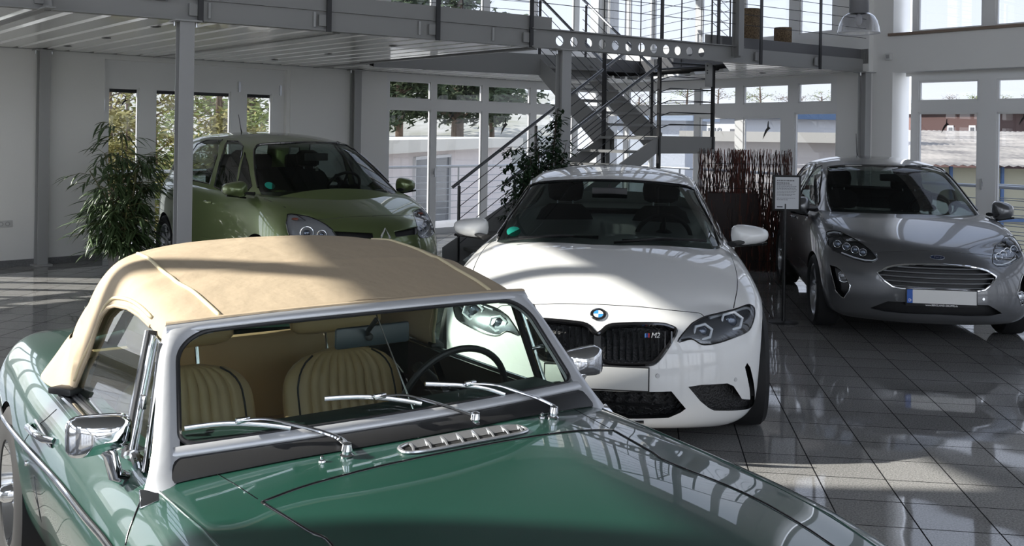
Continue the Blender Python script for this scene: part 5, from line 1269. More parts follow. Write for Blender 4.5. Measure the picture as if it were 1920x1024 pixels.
# ================================================================== the hall
def node_floor():
    m = bpy.data.materials.new('granite_tiles'); m.use_nodes = True; nt = m.node_tree; b = nt.nodes['Principled BSDF']; L = nt.links
    tc = nt.nodes.new('ShaderNodeTexCoord'); mp = nt.nodes.new('ShaderNodeMapping'); mp.vector_type = 'POINT'
    t = math.radians(7.6); n = (math.cos(t), -math.sin(t)); u = (math.sin(t), math.cos(t)); px, py = .322, .2965; ox, oy = .862, 4.335
    # grid coordinates a = (p.n-ox)/px, b = (p.u-oy)/py
    def dot(v, o, p, nm):
        d = nt.nodes.new('ShaderNodeVectorMath'); d.operation = 'DOT_PRODUCT'; d.inputs[1].default_value = (v[0]/p, v[1]/p, 0); L.new(tc.outputs['Object'], d.inputs[0])
        a = nt.nodes.new('ShaderNodeMath'); a.operation = 'ADD'; a.inputs[1].default_value = -o/p+1000; L.new(d.outputs['Value'], a.inputs[0]); return a
    A, B = dot(n, ox, px, 'a'), dot(u, oy, py, 'b')
    def edge(a, w):
        fr = nt.nodes.new('ShaderNodeMath'); fr.operation = 'FRACT'; L.new(a.outputs[0], fr.inputs[0])
        s = nt.nodes.new('ShaderNodeMath'); s.operation = 'SUBTRACT'; s.inputs[1].default_value = .5; L.new(fr.outputs[0], s.inputs[0])
        ab = nt.nodes.new('ShaderNodeMath'); ab.operation = 'ABSOLUTE'; L.new(s.outputs[0], ab.inputs[0])
        g = nt.nodes.new('ShaderNodeMath'); g.operation = 'GREATER_THAN'; g.inputs[1].default_value = .5-w; L.new(ab.outputs[0], g.inputs[0]); return g
    ea, eb = edge(A, .0105), edge(B, .0115); mx = nt.nodes.new('ShaderNodeMath'); mx.operation = 'MAXIMUM'; L.new(ea.outputs[0], mx.inputs[0]); L.new(eb.outputs[0], mx.inputs[1])
    nz = nt.nodes.new('ShaderNodeTexNoise'); nz.inputs['Scale'].default_value = 110; nz.inputs['Detail'].default_value = 5; nz.inputs['Roughness'].default_value = .8; L.new(tc.outputs['Object'], nz.inputs['Vector'])
    rp = nt.nodes.new('ShaderNodeValToRGB'); rp.color_ramp.elements[0].position = .35; rp.color_ramp.elements[1].position = .68
    rp.color_ramp.elements[0].color = (.12, .118, .116, 1); rp.color_ramp.elements[1].color = (.40, .395, .385, 1); L.new(nz.outputs['Fac'], rp.inputs['Fac'])
    # each tile a touch different
    fl = [nt.nodes.new('ShaderNodeMath') for _ in range(2)]
    for f_, s in zip(fl, (A, B)): f_.operation = 'FLOOR'; L.new(s.outputs[0], f_.inputs[0])
    cb = nt.nodes.new('ShaderNodeCombineXYZ'); L.new(fl[0].outputs[0], cb.inputs[0]); L.new(fl[1].outputs[0], cb.inputs[1])
    wn = nt.nodes.new('ShaderNodeTexWhiteNoise'); wn.noise_dimensions = '2D'; L.new(cb.outputs[0], wn.inputs['Vector'])
    ml = nt.nodes.new('ShaderNodeMath'); ml.operation = 'MULTIPLY_ADD'; ml.inputs[1].default_value = .22; ml.inputs[2].default_value = .89; L.new(wn.outputs['Value'], ml.inputs[0])
    vm = nt.nodes.new('ShaderNodeVectorMath'); vm.operation = 'SCALE'; L.new(rp.outputs['Color'], vm.inputs[0]); L.new(ml.outputs[0], vm.inputs['Scale'])
    mix = nt.nodes.new('ShaderNodeMix'); mix.data_type = 'RGBA'; L.new(mx.outputs[0], mix.inputs['Factor']); L.new(vm.outputs[0], mix.inputs['A']); mix.inputs['B'].default_value = (.012, .012, .013, 1)
    L.new(mix.outputs['Result'], b.inputs['Base Color'])
    rr = nt.nodes.new('ShaderNodeMath'); rr.operation = 'MULTIPLY_ADD'; rr.inputs[1].default_value = .6; rr.inputs[2].default_value = .045; L.new(mx.outputs[0], rr.inputs[0]); L.new(rr.outputs[0], b.inputs['Roughness'])
    sl = nt.nodes.new('ShaderNodeMath'); sl.operation = 'MULTIPLY_ADD'; sl.inputs[1].default_value = -.6; sl.inputs[2].default_value = .62; L.new(mx.outputs[0], sl.inputs[0]); L.new(sl.outputs[0], b.inputs['Specular IOR Level'])
    bp = nt.nodes.new('ShaderNodeBump'); bp.inputs['Strength'].default_value = .05; bp.inputs['Distance'].default_value = .02; n2 = nt.nodes.new('ShaderNodeTexNoise'); n2.inputs['Scale'].default_value = 3.5; n2.inputs['Detail'].default_value = 1
    L.new(tc.outputs['Object'], n2.inputs['Vector']); L.new(n2.outputs['Fac'], bp.inputs['Height']); L.new(bp.outputs['Normal'], b.inputs['Normal'])
    return m
def structure(o): o['kind'] = 'structure'; return o
class Wall:
    def __init__(s, P, D, N, L): s.P = V((*P, 0)); s.D = V((*D, 0)).normalized(); s.N = V((*N, 0)).normalized(); s.L = L; s.tinted = True
    def w(s, a, z, o=0): return s.P+s.D*a+s.N*o+V((0, 0, z))
    def s_of(s, px, py, o=0): p = on_plane(px, py, s.P+s.N*o, s.N); return (p-s.P).dot(s.D), p.z
    def box(s, mb, a0, a1, z0, z1, o0, o1):
        c = s.w((a0+a1)/2, (z0+z1)/2, (o0+o1)/2); r = M((s.D, s.N, V((0, 0, 1)))).transposed(); mb.box(c, (a1-a0, o1-o0, z1-z0), r)
    def build(s, name, H, holes, m, t=.3, o0=0, a0=0):
        xs = sorted({a0, s.L}|{h[0] for h in holes}|{h[1] for h in holes}); zs = sorted({-.1, H}|{h[2] for h in holes}|{h[3] for h in holes}); mb = MB()
        for i in range(len(xs)-1):
            run = None
            for j in range(len(zs)-1):
                cx, cz = (xs[i]+xs[i+1])/2, (zs[j]+zs[j+1])/2; solid = not any(h[0] < cx < h[1] and h[2] < cz < h[3] for h in holes)
                if solid: run = [zs[j] if run is None else run[0], zs[j+1]]
                if (not solid or j == len(zs)-2) and run: s.box(mb, xs[i], xs[i+1], run[0], run[1], o0, o0+t); run = None
        return structure(mb.build(name, m))
WIN = [0]
def window(wall, a0, a1, z0, z1, panes, o=.06, depth=.07, pane_m=None, fm=None, handles=()):
    """frame with panes [(s0, s1, z0, z1)] cut out of it"""
    WIN[0] += 1; fm = fm or mat('window_frame_white', (.76, .76, .755), .4); pane_m = pane_m or (glassmat('window_glass', (.39, .40, .415), strength=.9) if wall.tinted else glassmat('clear_glass', (.96, .97, .97), strength=.5))
    xs = sorted({a0, a1}|{p[0] for p in panes}|{p[1] for p in panes}); zs = sorted({z0, z1}|{p[2] for p in panes}|{p[3] for p in panes}); mb = MB()
    def solid(cx, cz): return not any(p[0] < cx < p[1] and p[2] < cz < p[3] for p in panes)
    for i in range(len(xs)-1):
        run = None
        for j in range(len(zs)-1):
            sd = solid((xs[i]+xs[i+1])/2, (zs[j]+zs[j+1])/2)
            if sd: run = [zs[j] if run is None else run[0], zs[j+1]]
            if (not sd or j == len(zs)-2) and run: wall.box(mb, xs[i], xs[i+1], run[0], run[1], o-depth/2, o+depth/2); run = None
    f = structure(mb.build('window_%d' % WIN[0], fm))
    for p in panes:    # sash rim and glass
        mb = MB(); r = .022
        for q in ((p[0], p[0]+r, p[2], p[3]), (p[1]-r, p[1], p[2], p[3]), (p[0], p[1], p[2], p[2]+r), (p[0], p[1], p[3]-r, p[3])): wall.box(mb, *q, o-depth/2+.015, o+depth/2-.02)
        mb.build('sash', fm, f)
        mb = MB(); mb.add([wall.w(p[0], p[2], o), wall.w(p[1], p[2], o), wall.w(p[1], p[3], o), wall.w(p[0], p[3], o)], [(0, 1, 2, 3)]); mb.build('window_pane', pane_m, f)
    for a, z in handles:
        mb = MB(); mb.beam(wall.w(a, z-.07, o-depth/2-.03), wall.w(a, z+.07, o-depth/2-.03), .02, .02, wall.N); wall.box(mb, a-.012, a+.012, z-.03, z+.03, o-depth/2-.03, o-depth/2); mb.build('window_handle', silver(), f)
    return f
def clip(bm, polys_keep, polys_drop, zmin=None):
    for poly in polys_keep+polys_drop:
        for i in range(len(poly)):
            a, c = poly[i], poly[(i+1) % len(poly)]; d = c-a
            if d.length < 1e-4: continue
            bmesh.ops.bisect_plane(bm, geom=bm.verts[:]+bm.edges[:]+bm.faces[:], plane_co=a, plane_no=d.cross(V((0, 0, 1))), dist=1e-5)
    kill = []
    for f in bm.faces:
        c = f.calc_center_median(); q = (c.x, c.y)
        if not all(inside(q, [(p.x, p.y) for p in poly]) for poly in polys_keep) or any(inside(q, [(p.x, p.y) for p in poly]) for poly in polys_drop): kill.append(f)
    bmesh.ops.delete(bm, geom=kill, context='FACES')
def build_hall():
    white = mat('wall_paint', (.78, .775, .755), .85); steel = mat('deck_steel_grey', (.265, .265, .26), .45, bump=(6, .05, .01)); colm = mat('column_grey', (.35, .352, .35), .45)
    mb = MB(); mb.add([V((-16, -11, 0)), V((20, -11, 0)), V((20, 20, 0)), V((-16, 20, 0))], [(0, 1, 2, 3)]); fl = structure(mb.build('floor', node_floor()))
    # floor stops at the walls: cut it to the plan
    UA = V((.728, .685)).normalized(); A0 = V((-5.88, 11.27)); K = V((1.7, 18.4)); SA = 4.3
    AL = A0-UA*SA; wA = Wall(AL, UA, (-UA.y, UA.x), (K-AL).length)
    wB = Wall(K, (.518, -.855), (.855, .518), 6.0)
    CP = V((5.35, 13.1))-V((.616, -.788))*.62; wC = Wall(CP, (.616, -.788), (.788, .616), 21.0)
    D1 = V((-4.6, -7.0)); wD = Wall(D1, AL-D1, (-(AL-D1).y, (AL-D1).x), (AL-D1).length)
    CE = V((wC.w(21, 0).x, wC.w(21, 0).y)); wE = Wall(CE, D1-CE, ((D1-CE).y*-1, (D1-CE).x), (D1-CE).length)
    wD.N = wD.N if wD.N.x < 0 else -wD.N; wE.N = wE.N if wE.N.y < 0 else -wE.N
    plan = [wA.w(0, 0), wA.w(wA.L, 0), wB.w(6.0, 0), wC.w(0, 0), wC.w(21, 0), V((D1.x, D1.y, 0))]
    b = bmesh.new(); b.from_mesh(fl.data); me = fl.data
    out = []
    c0 = V((1, 5, 0)); pl = [(p-c0)*1.0+c0 for p in plan]
    bb = bmesh.new(); bb.faces.new([bb.verts.new(p) for p in pl]); bb.to_mesh(me); bb.free(); b.free()
    H = 6.5; wD.tinted = wE.tinted = False
    # --- wall A (left): window groups from the photograph
    so = lambda px, py, o=0: wA.s_of(px, py, o)[0]
    oA1 = .13
    e0, e1 = so(189, 140, oA1), so(531, 140, oA1); r1 = so(545, 190, 0)
    pa = [(so(200, 200, oA1), so(259, 200, oA1), .12, 2.135), (so(289, 200, oA1), so(431, 200, oA1), .12, 2.135), (so(459, 200, oA1), so(508, 200, oA1), .12, 2.135)]
    a2 = so(722, 200, .04); pk = [(727, 806), (816, 902), (913, 992), (1003, 1045)]
    ps = [(so(a, 200, .04), so(b_, 200, .04)) for a, b_ in pk]; ps[3] = (ps[3][0], ps[3][0]+.95); ps.append((ps[3][1]+.12, wA.L-.12))
    holesA = [(e0, r1, 0, 2.47), (a2, wA.L-.05, 0, 2.5), (a2, wA.L-.05, 3.05, 6.1), (e0, r1, 3.05, 6.1)]
    g0 = [.25, 3.35]   # glazed bay left of the picture
    holesA += [(g0[0], g0[1], .1, 2.5), (g0[0], g0[1], 3.05, 6.1)]
    wA.build('wall_left', H, holesA, white)
    w1 = window(wA, e0, e1, .0, 2.47, pa, o=oA1, handles=[(e0+.02, 1.9)])
    mb = MB()
    for p in pa: wA.box(mb, p[0]+.02, p[1]-.02, 2.07, 2.135, oA1+.0, oA1+.06)
    mb.build('roller_shutter', mat('shutter_dark', (.05, .05, .055), .5), w1)
    for px, py in ((446, 163), (523, 170)):
        a, z = wA.s_of(px, py, oA1); mb = MB(); wA.box(mb, a-.015, a+.015, z-.07, z+.07, oA1-.06, oA1-.03); mb.build('window_hinge', silver(), w1)
    mb = MB(); wA.box(mb, e1, r1, 0, 2.47, .02, .25); mb.build('window_reveal', white, w1)
    window(wA, a2, wA.L-.05, .0, 2.5, [(p[0], p[1], 2.13, 2.42) for p in ps]+[(p[0], p[1], .07, 1.98) for p in ps], o=.04, handles=[(so(811, 322, .04), .98)])
    window(wA, a2, wA.L-.05, 3.05, 6.1, [(p[0], p[1], 3.13, 6.0) for p in ps], o=.04)
    window(wA, e0, r1, 3.05, 6.1, [(e0+.08+.93*k, e0+.93*(k+1), 3.13, 6.0) for k in range(3) if e0+.93*(k+1) < r1], o=.1)
    gp = [(g0[0]+.06+.62*k, g0[0]+.62*(k+1)-.02) for k in range(5)]; wA.tinted = False
    window(wA, g0[0], g0[1], .1, 2.5, [(a, c, .2, 1.95) for a, c in gp]+[(a, c, 2.12, 2.42) for a, c in gp], o=.08)
    window(wA, g0[0], g0[1], 3.05, 6.1, [(a, c, 3.13, 6.0) for a, c in gp], o=.08)
    # --- wall B (far)
    sb = lambda px, o=.04: wB.s_of(px, 180, o)[0]
    pb = [(.12, .62), (.74, 1.35), (sb(1226), sb(1305)), (sb(1315), sb(1382)), (sb(1396), sb(1481)), (sb(1499), sb(1562))]
    pl2 = [(sb(1397), sb(1468)), (sb(1493), sb(1572))]
    wB.build('wall_far', H, [(.05, pb[-1][1]+.10, 0, 2.5), (.05, pb[-1][1]+.10, 3.05, 6.1)], white)
    low = pb[:4]+pl2
    window(wB, .05, pb[-1][1]+.10, 0, 2.5, [(a, c, 2.13, 2.42) for a, c in pb]+[(a, c, .07, 1.93 if k in (3, 4) else 1.99) for k, (a, c) in enumerate(low)], o=.04)
    window(wB, .05, pb[-1][1]+.10, 3.05, 6.1, [(a, c, 3.13, 6.0) for a, c in pb], o=.04)
    # --- wall C (right), windows set back in deep reveals
    off = .62; oC = 0.0; holes = []; k0 = 0
    bays = []; a = off-.012
    first = True
    while a < 20:
        n = 4; mods = []; x = a
        for i in range(n):
            mods.append((x+.10, x+.905)); x += 1.035
        x += .06
        bays.append((a, x, mods)); a = x+.55
    bays = [bb_ for bb_ in bays if bb_[1] < 20.8]
    wC.build('wall_right', H, [(p0-(.15 if i == 0 else .1), p1+.1, z0, z1) for i, (p0, p1, m_) in enumerate(bays) for z0, z1 in ((0, 2.52), (3.035, 6.1))], white, t=.42, o0=-.24)
    for i, (p0, p1, mods) in enumerate(bays):
        window(wC, p0, p1, 0, 2.47, [(x0, x1, 2.13, 2.40) for x0, x1 in mods]+[(x0, x1, .08, 1.985) for x0, x1 in mods], o=oC, handles=[(mods[0][1]+.06, 1.08)] if i == 0 else ())
        window(wC, p0, p1, 3.05, 6.1, [(x0-.03, x1+.04, 3.06, 6.0) for x0, x1 in mods], o=oC)
        mb = MB(); wC.box(mb, p0-.2, p1+.1, 3.0, 3.035, -.29, .0); structure(mb.build('trim_%d' % (i+1), mat('sill_brown', (.22, .16, .12), .5)))
        mb = MB(); wC.box(mb, p0-.1, p1+.1, 2.47, 2.52, -.0, .04); mb.build('window_head', white)['kind'] = 'structure'
    # --- wall D (sun side, left of the camera) and wall E (behind)
    Ld = wD.L; hd = []; dw = []
    def yD(a): return wD.w(a, 0).y
    for (y0, y1, z1, z0) in SUNWIN:
        a0 = (y0-D1.y)/(AL.y-D1.y)*Ld; a1 = (y1-D1.y)/(AL.y-D1.y)*Ld; hd.append((a0, a1, z0, z1)); dw.append((a0, a1, z0, z1))
    wD.build('wall_sunny_side', H, hd, white)
    for a0, a1, z0, z1 in dw:
        n = max(1, round((a1-a0)/.95)); st = (a1-a0)/n
        window(wD, a0, a1, z0, z1, [(a0+st*k+.05, a0+st*(k+1)-.05, z0+.08, z1-.08) for k in range(n)], o=.12)
    eh = [(1.0+4.6*k, 4.9+4.6*k, z0, z1) for k in range(5) for z0, z1 in ((.3, 2.5), (3.05, 6.1))]
    eh = [h for h in eh if h[1] < wE.L-.5]
    wE.build('wall_back', H, eh, white)
    for a0, a1, z0, z1 in eh:
        window(wE, a0, a1, z0, z1, [(a0+.975*k+.05, a0+.975*(k+1)-.05, z0+.08, z1-.08) for k in range(4)], o=.12)
    # --- baseboards
    bm_ = mat('baseboard_granite', (.20, .20, .205), .35, noise=(60, (.12, .12, .125)))
    for i, (w, segs, nm) in enumerate(((wA, [(0, e0), (r1, a2)], 'baseboard_left'), (wC, [(0, bays[0][0]-.15)], 'baseboard_right'))):
        mb = MB()
        for a0, a1 in segs: w.box(mb, a0, a1, 0, .075, -.012 if w is wA else -.252, .0 if w is wA else -.24)
        structure(mb.build(nm, bm_))
    # --- roof out of view, with openings added to brighten the hall
    cen = sum(plan, V((0, 0, 0)))/len(plan); pl = [cen+(p-cen)*1.035 for p in plan]
    rl = [[V((x, y, 0)), V((x+3.1, y, 0)), V((x+3.1, y+3.6, 0)), V((x, y+3.6, 0))] for x in (-3.3, 3.7, 10.7) for y in (-6.9,)]
    b = bmesh.new(); b.faces.new([b.verts.new(p+V((0, 0, H+.2))) for p in pl]); clip(b, [pl], rl); g = bmesh.ops.extrude_face_region(b, geom=b.faces[:])
    for v in g['geom']:
        if isinstance(v, bmesh.types.BMVert): v.co.z -= .2
    bmesh.ops.recalc_face_normals(b, faces=b.faces); structure(obj_from_bm('ceiling', b, mat('roof_grey', (.24, .24, .24), .8), None, False))
    # ---------------------------------------------------------------- mezzanine
    FD = V((.819, .574, 0)).normalized(); FP = V((-2.75, 8.07, 0)); FN = V((-FD.y, FD.x, 0))
    VD = V((-.637, .771, 0)).normalized()
    def fw(s, z, o=0): return FP+FD*s+FN*o+V((0, 0, z))
    def fs(px, py=60): p = on_plane(px, py, FP, FN); return (p-FP).dot(FD), p.z
    sEnd = fs(1634, 137)[0]; s35 = fs(1035, 55)[0]; sR = fs(1340, 100)[0]; s0 = -6.2
    outer = [fw(s0, 0, .05), fw(sEnd, 0, .05), wB.w(5.99, 0), wB.w(0, 0), wA.w(.02, 0)]
    opening = [fw(fs(1001, 93)[0], 0, -.1), fw(sR, 0, -.1), V((3.0, 13.6, 0)), V((2.1, 16.2, 0)), V((1.5, 15.75, 0)), V((.45, 15.12, 0)), V((-1.95, 13.75, 0)), V((-2.05, 12.95, 0))]
    # trapezoidal sheet underside: ribs run from the fascia to the wall
    shm = mat('deck_sheet', (.74, .74, .72), .25, .15, coat=.4)
    UX = V((VD.y, -VD.x, 0)); mb = MB(); prof = [(0, 0), (.215, 0), (.235, .045), (.265, .045), (.285, 0)]; rows = []
    n = 62; o_ = fw(-7, 0)
    for k in range(n):
        for du, dz in prof[:-1]: p = o_+UX*(k*.285+du-1.2); rows.append([p-VD*1.5+V((0, 0, 2.535+dz)), p+VD*12+V((0, 0, 2.535+dz))])
    mb.grid(rows); b = mb.bm(); clip(b, [outer], [opening]); structure(obj_from_bm('ceiling_deck', b, shm, None, False))
    b = bmesh.new(); b.faces.new([b.verts.new(p+V((0, 0, 2.845))) for p in outer]); clip(b, [outer], [opening]); g = bmesh.ops.extrude_face_region(b, geom=b.faces[:])
    for v in g['geom']:
        if isinstance(v, bmesh.types.BMVert): v.co.z -= .2
    bmesh.ops.recalc_face_normals(b, faces=b.faces); structure(obj_from_bm('floor_deck', b, mat('deck_floor', (.12, .12, .125), .6), None, False))
    mb = MB()
    for s in (wA,):
        mb.beam(wA.w(0, 2.56, -.02), wA.w(wA.L, 2.56, -.02), .03, .06)
    structure(mb.build('trim_deck_edge', steel))
    # fascia: lower channel, upper kerb plate
    def rootbeam(name, label, cat='beam'): return empty(name, fw(0, 2.53), 0, label, cat)
    def part(name, fn, m, par, **k):
        mb = MB(); fn(mb); o = mb.build(name, m, None, **k); return adopt(o, par)
    fa = rootbeam('deck_edge_beam', 'long grey steel edge beam of the mezzanine left of the round holes')
    sL = fs(1035, 60)[0]; sSplit = fs(993, 90)[0]
    part('web', lambda mb: mb.beam(fw(s0, 2.625, .02), fw(sSplit, 2.625, .02), .012, .18), steel, fa)
    part('flange', lambda mb: (mb.beam(fw(s0, 2.535, .03), fw(sSplit, 2.535, .03), .10, .012)), steel, fa)
    part('flange', lambda mb: (mb.beam(fw(s0, 2.712, .03), fw(sSplit, 2.712, .03), .09, .010)), steel, fa)
    part('kerb_plate', lambda mb: mb.beam(fw(s0, 2.785, .01), fw(sL, 2.785, .01), .012, .135), steel, fa)
    for px in (393, 590, 787, 925):
        s_, z_ = fs(px, 70); part('joint_plate', lambda mb: mb.beam(fw(s_, 2.56, -.0), fw(s_, 2.69, -.0), .02, .02), colm, fa)
    # beam with round holes
    hb = rootbeam('perforated_beam', 'grey steel beam with a row of twelve round holes in front of the stair')
    cs = [fs(px, 80+ (px-1049)*.083)[0] for px in (1049, 1076, 1103, 1129, 1153.6, 1178, 1202.8, 1225.8, 1249, 1270.5, 1292.7, 1314.8)]
    mb = MB(); z0, z1, zc, r = 2.53, 2.715, 2.615, .054; ends = [sSplit]+[(a+c)/2 for a, c in zip(cs, cs[1:])]+[cs[-1]+.12]
    for o in (-.006, .006):
        for k, c in enumerate(cs):
            L_, R_ = ends[k], ends[k+1]; sq = []; ci = []
            for j in range(32):
                a = 2*PI*j/32; dx, dz = math.cos(a), math.sin(a); ci.append(fw(c+r*dx, zc+r*dz, o))
                tx = (R_-c)/dx if dx > 1e-6 else ((L_-c)/dx if dx < -1e-6 else 1e9); tz = (z1-zc)/dz if dz > 1e-6 else ((z0-zc)/dz if dz < -1e-6 else 1e9); t = min(tx, tz); sq.append(fw(c+t*dx, zc+t*dz, o))
            vs = ci+sq; mb.add(vs, [(j, (j+1) % 32, 32+(j+1) % 32, 32+j) for j in range(32)])
            for X, Z in ((L_, z0), (R_, z0), (R_, z1), (L_, z1)):
                q = fw(X, Z, o); near = sorted(range(32), key=lambda j: (sq[j]-q).length)[:2]; mb.add([q, sq[near[0]], sq[near[1]]], [(0, 1, 2)])
    for k, c in enumerate(cs):
        mb.add([fw(c+r*math.cos(2*PI*j/32), zc+r*math.sin(2*PI*j/32), o) for o in (-.006, .006) for j in range(32)], [(j, (j+1) % 32, 32+(j+1) % 32, 32+j) for j in range(32)])
    wb = mb.build('web', steel, None, merge=1e-4); adopt(wb, hb)
    part('web', lambda mb: mb.beam(fw(cs[-1]+.12, 2.622, 0), fw(sR+.45, 2.622, 0), .012, .185), steel, hb)
    part('flange', lambda mb: mb.beam(fw(sSplit, 2.532, .0), fw(sR+.45, 2.532, .0), .12, .012), steel, hb)
    part('flange', lambda mb: mb.beam(fw(sSplit, 2.72, .0), fw(sR+.45, 2.72, .0), .12, .012), steel, hb)
    # right fascia
    fr = rootbeam('deck_edge_beam', 'grey steel edge beam of the mezzanine right of the round holes'); sM = sR+.35
    part('web', lambda mb: mb.beam(fw(sM, 2.62, .02), fw(sEnd, 2.62, .02), .012, .18), steel, fr)
    part('flange', lambda mb: mb.beam(fw(sM, 2.535, .02), fw(sEnd, 2.535, .02), .09, .012), steel, fr)
    part('kerb_plate', lambda mb: mb.beam(fw(sR-.1, 2.77, .06), fw(sEnd, 2.77, .06), .012, .15), steel, fr)
    # hanger column in front of the holes' right end
    hc = empty('hanger_post', fw(fs(1375, 100)[0], 2.56, -.05), 0, 'tall grey steel hanger post right of the perforated beam', 'post'); sH = fs(1375, 100)[0]
    part('web', lambda mb: mb.beam(fw(sH, 2.58, -.07), fw(sH, 6.45, -.07), .01, .10, FN), steel, hc)
    for d in (-.05, .05): part('flange', lambda mb, d=d: mb.beam(fw(sH, 2.60, -.07+d), fw(sH, 6.45, -.07+d), .09, .01, FN), steel, hc)
    # secondary beams under the sheet
    for i, (px, py) in enumerate(((94, 13.5), (629, 61.5), (1000, 92))):
        p = at_z(px, py, 2.53); a = p-VD*.02; t = 0
        while (a+VD*t-wA.P).dot(wA.N) < -.05: t += .05
        mb = MB(); mb.beam(a+V((0, 0, -.0)), a+VD*t, .075, .014); mb.beam(a+V((0, 0, .07)), a+VD*t+V((0, 0, .07)), .01, .14); o = mb.build('cross_beam', steel); o.location = (0, 0, 0)
        tag(o, ('grey cross beam under the deck at the far left', 'grey cross beam under the deck starting right of the tall column', 'grey cross beam under the deck beside the stair opening')[i], 'beam', None)
    # trimmer beam round the stair opening
    tr = empty('stair_trimmer_beam', (-.8, 14.4, 2.63), 0, 'dark grey beam carrying the top of the upper stair flight', 'beam')
    for a, c in ((V((-1.95, 13.72, 0)), V((.45, 15.10, 0))), (V((.45, 15.10, 0)), V((1.5, 15.72, 0)))): part('web', lambda mb: mb.beam(a+V((0, 0, 2.685)), c+V((0, 0, 2.685)), .02, .32), steel, tr)
    # columns
    def column(name, x, y, z1, label, a=.12, dirv=FD):
        e = empty(name, (x, y, 0), 0, label, 'column', 'steel columns carrying the deck'); c = V((x, y, 0)); n = V((-dirv.y, dirv.x, 0))
        for s in (-1, 1): part('flange', lambda mb: mb.beam(c+n*(a/2-.005)*s, c+n*(a/2-.005)*s+V((0, 0, z1)), a, .010, n), colm, e)
        part('web', lambda mb: mb.beam(c, c+V((0, 0, z1)), .01, a-.02, n), colm, e)
        part('base_plate', lambda mb: mb.box((x, y, .008), (.2, .2, .016), M.Rotation(math.atan2(dirv.y, dirv.x), 3, 'Z')), colm, e)
        part('head_plate', lambda mb: mb.box((x, y, z1-.006), (.22, .2, .012), M.Rotation(math.atan2(dirv.y, dirv.x), 3, 'Z')), colm, e)
        for sx in (-1, 1): part('bolt', lambda mb: mb.cyl(c+dirv*.09*sx+V((0, 0, z1-.05)), c+dirv*.09*sx+V((0, 0, z1)), .01, 8), silver(), e)
        return e
    p = fw(fs(349, 45)[0], 0, .02); column('steel_column', p.x, p.y, 2.528, 'tall grey steel column in front of the green people carrier')
    p = fw(fs(1057, 97)[0], 0, .0); column('steel_column', p.x, p.y, 2.525, 'grey steel column behind the white coupe under the perforated beam')
    for px, lb in ((81, 'grey steel column against the white wall at the far left'), (667, 'grey steel column against the wall left of the tall window row')):
        a, _ = wA.s_of(px, 200, -.08); q = wA.w(a, 0, -.08); column('steel_column', q.x, q.y, 2.528, lb, dirv=wA.D)
    q = on_plane(1626, 200, wB.w(6, 0), wB.N); column('steel_column', q.x-.06, q.y-.06, 2.525, 'grey steel column in the far right corner beside the deck end', dirv=FD)
    # railing on the deck edge
    post = mat('railing_black', (.012, .012, .014), .4); cab = mat('steel_cable', (.05, .05, .055), .35, .8); hr = mat('handrail_steel', (.30, .31, .33), .25, 1.0)
    rl = empty('deck_railing', fw(0, 2.86), 0, 'black posts and thin cables of the railing along the deck edge', 'railing')
    segs = [[-5.6, -4.6, -3.2, -2.1, fs(88, 10)[0], fs(374, 36)[0], fs(614, 56)[0], fs(818, 73)[0], fs(993, 90)[0]], [fs(993, 90)[0], fs(1237.7, 75)[0], fs(1343.5, 83)[0], fs(1423, 122)[0], fs(1534, 130)[0], fs(1633, 137)[0]]]
    done = set()
    for si, sg in enumerate(segs):
        for k, s in enumerate(sg):
            if round(s, 2) in done: continue
            done.add(round(s, 2)); over = si == 1 and 0 < k < 3
            part('railing_post', lambda mb: mb.beam(fw(s, 2.73 if over else 2.52, -.03), fw(s, 3.86, -.03), .045, .014, FN), post, rl)
            if not over: part('bracket', lambda mb: mb.beam(fw(s-.09, 2.62, -.012), fw(s, 2.62, -.012), .02, .10), steel, rl)
        for j in range(7):
            z = 2.99+.128*j
            part('railing_cable', lambda mb: mb.tube([fw(sg[0], z, -.03), fw(sg[-1], z, -.03)], .004, 6), cab, rl)
    part('handrail', lambda mb: mb.tube([fw(-5.6, 3.90, -.03), fw(sEnd, 3.90, -.03)], .021, 10), hr, rl)
    # far railing beside the stair opening
    r2 = empty('opening_railing', (0, 14.8, 2.85), 0, 'black railing of the far side of the stair opening above the trimmer', 'railing')
    pts = [V((-1.95, 13.75, 0)), V((-.75, 14.44, 0)), V((.42, 15.10, 0))]; pt2 = [V((1.45, 15.72, 0)), V((2.1, 16.2, 0)), V((2.55, 14.9, 0)), V((3.0, 13.6, 0)), fw(sR, 0, .05)]
    for L_ in (pts, pt2):
        for p in L_: part('railing_post', lambda mb: mb.beam(p+V((0, 0, 2.62)), p+V((0, 0, 3.86)), .04, .014), post, r2)
        for j in range(7): part('railing_cable', lambda mb: mb.tube([p+V((0, 0, 2.99+.128*j)) for p in L_], .004, 6), cab, r2)
        part('handrail', lambda mb: mb.tube([p+V((0, 0, 3.9)) for p in L_], .021, 10), hr, r2)
    # ---------------------------------------------------------------- stair
    stairs(part, steel, post, cab, hr, FD)
    # junction boxes on the fascia
    for (px0, px1, lab) in ((263, 283, 'small grey switch box on the deck edge beam'), (289, 314, 'wider grey control box on the deck edge beam beside the switch box')):
        a, c = fs(px0, 8)[0], fs(px1, 8)[0]; mb = MB(); mb.beam(fw(a, 2.76, -.02), fw(c, 2.76, -.02), .05, .17); tag(mb.build('junction_box', mat('box_grey', (.36, .38, .39), .4), bevel=.006), lab, 'box')
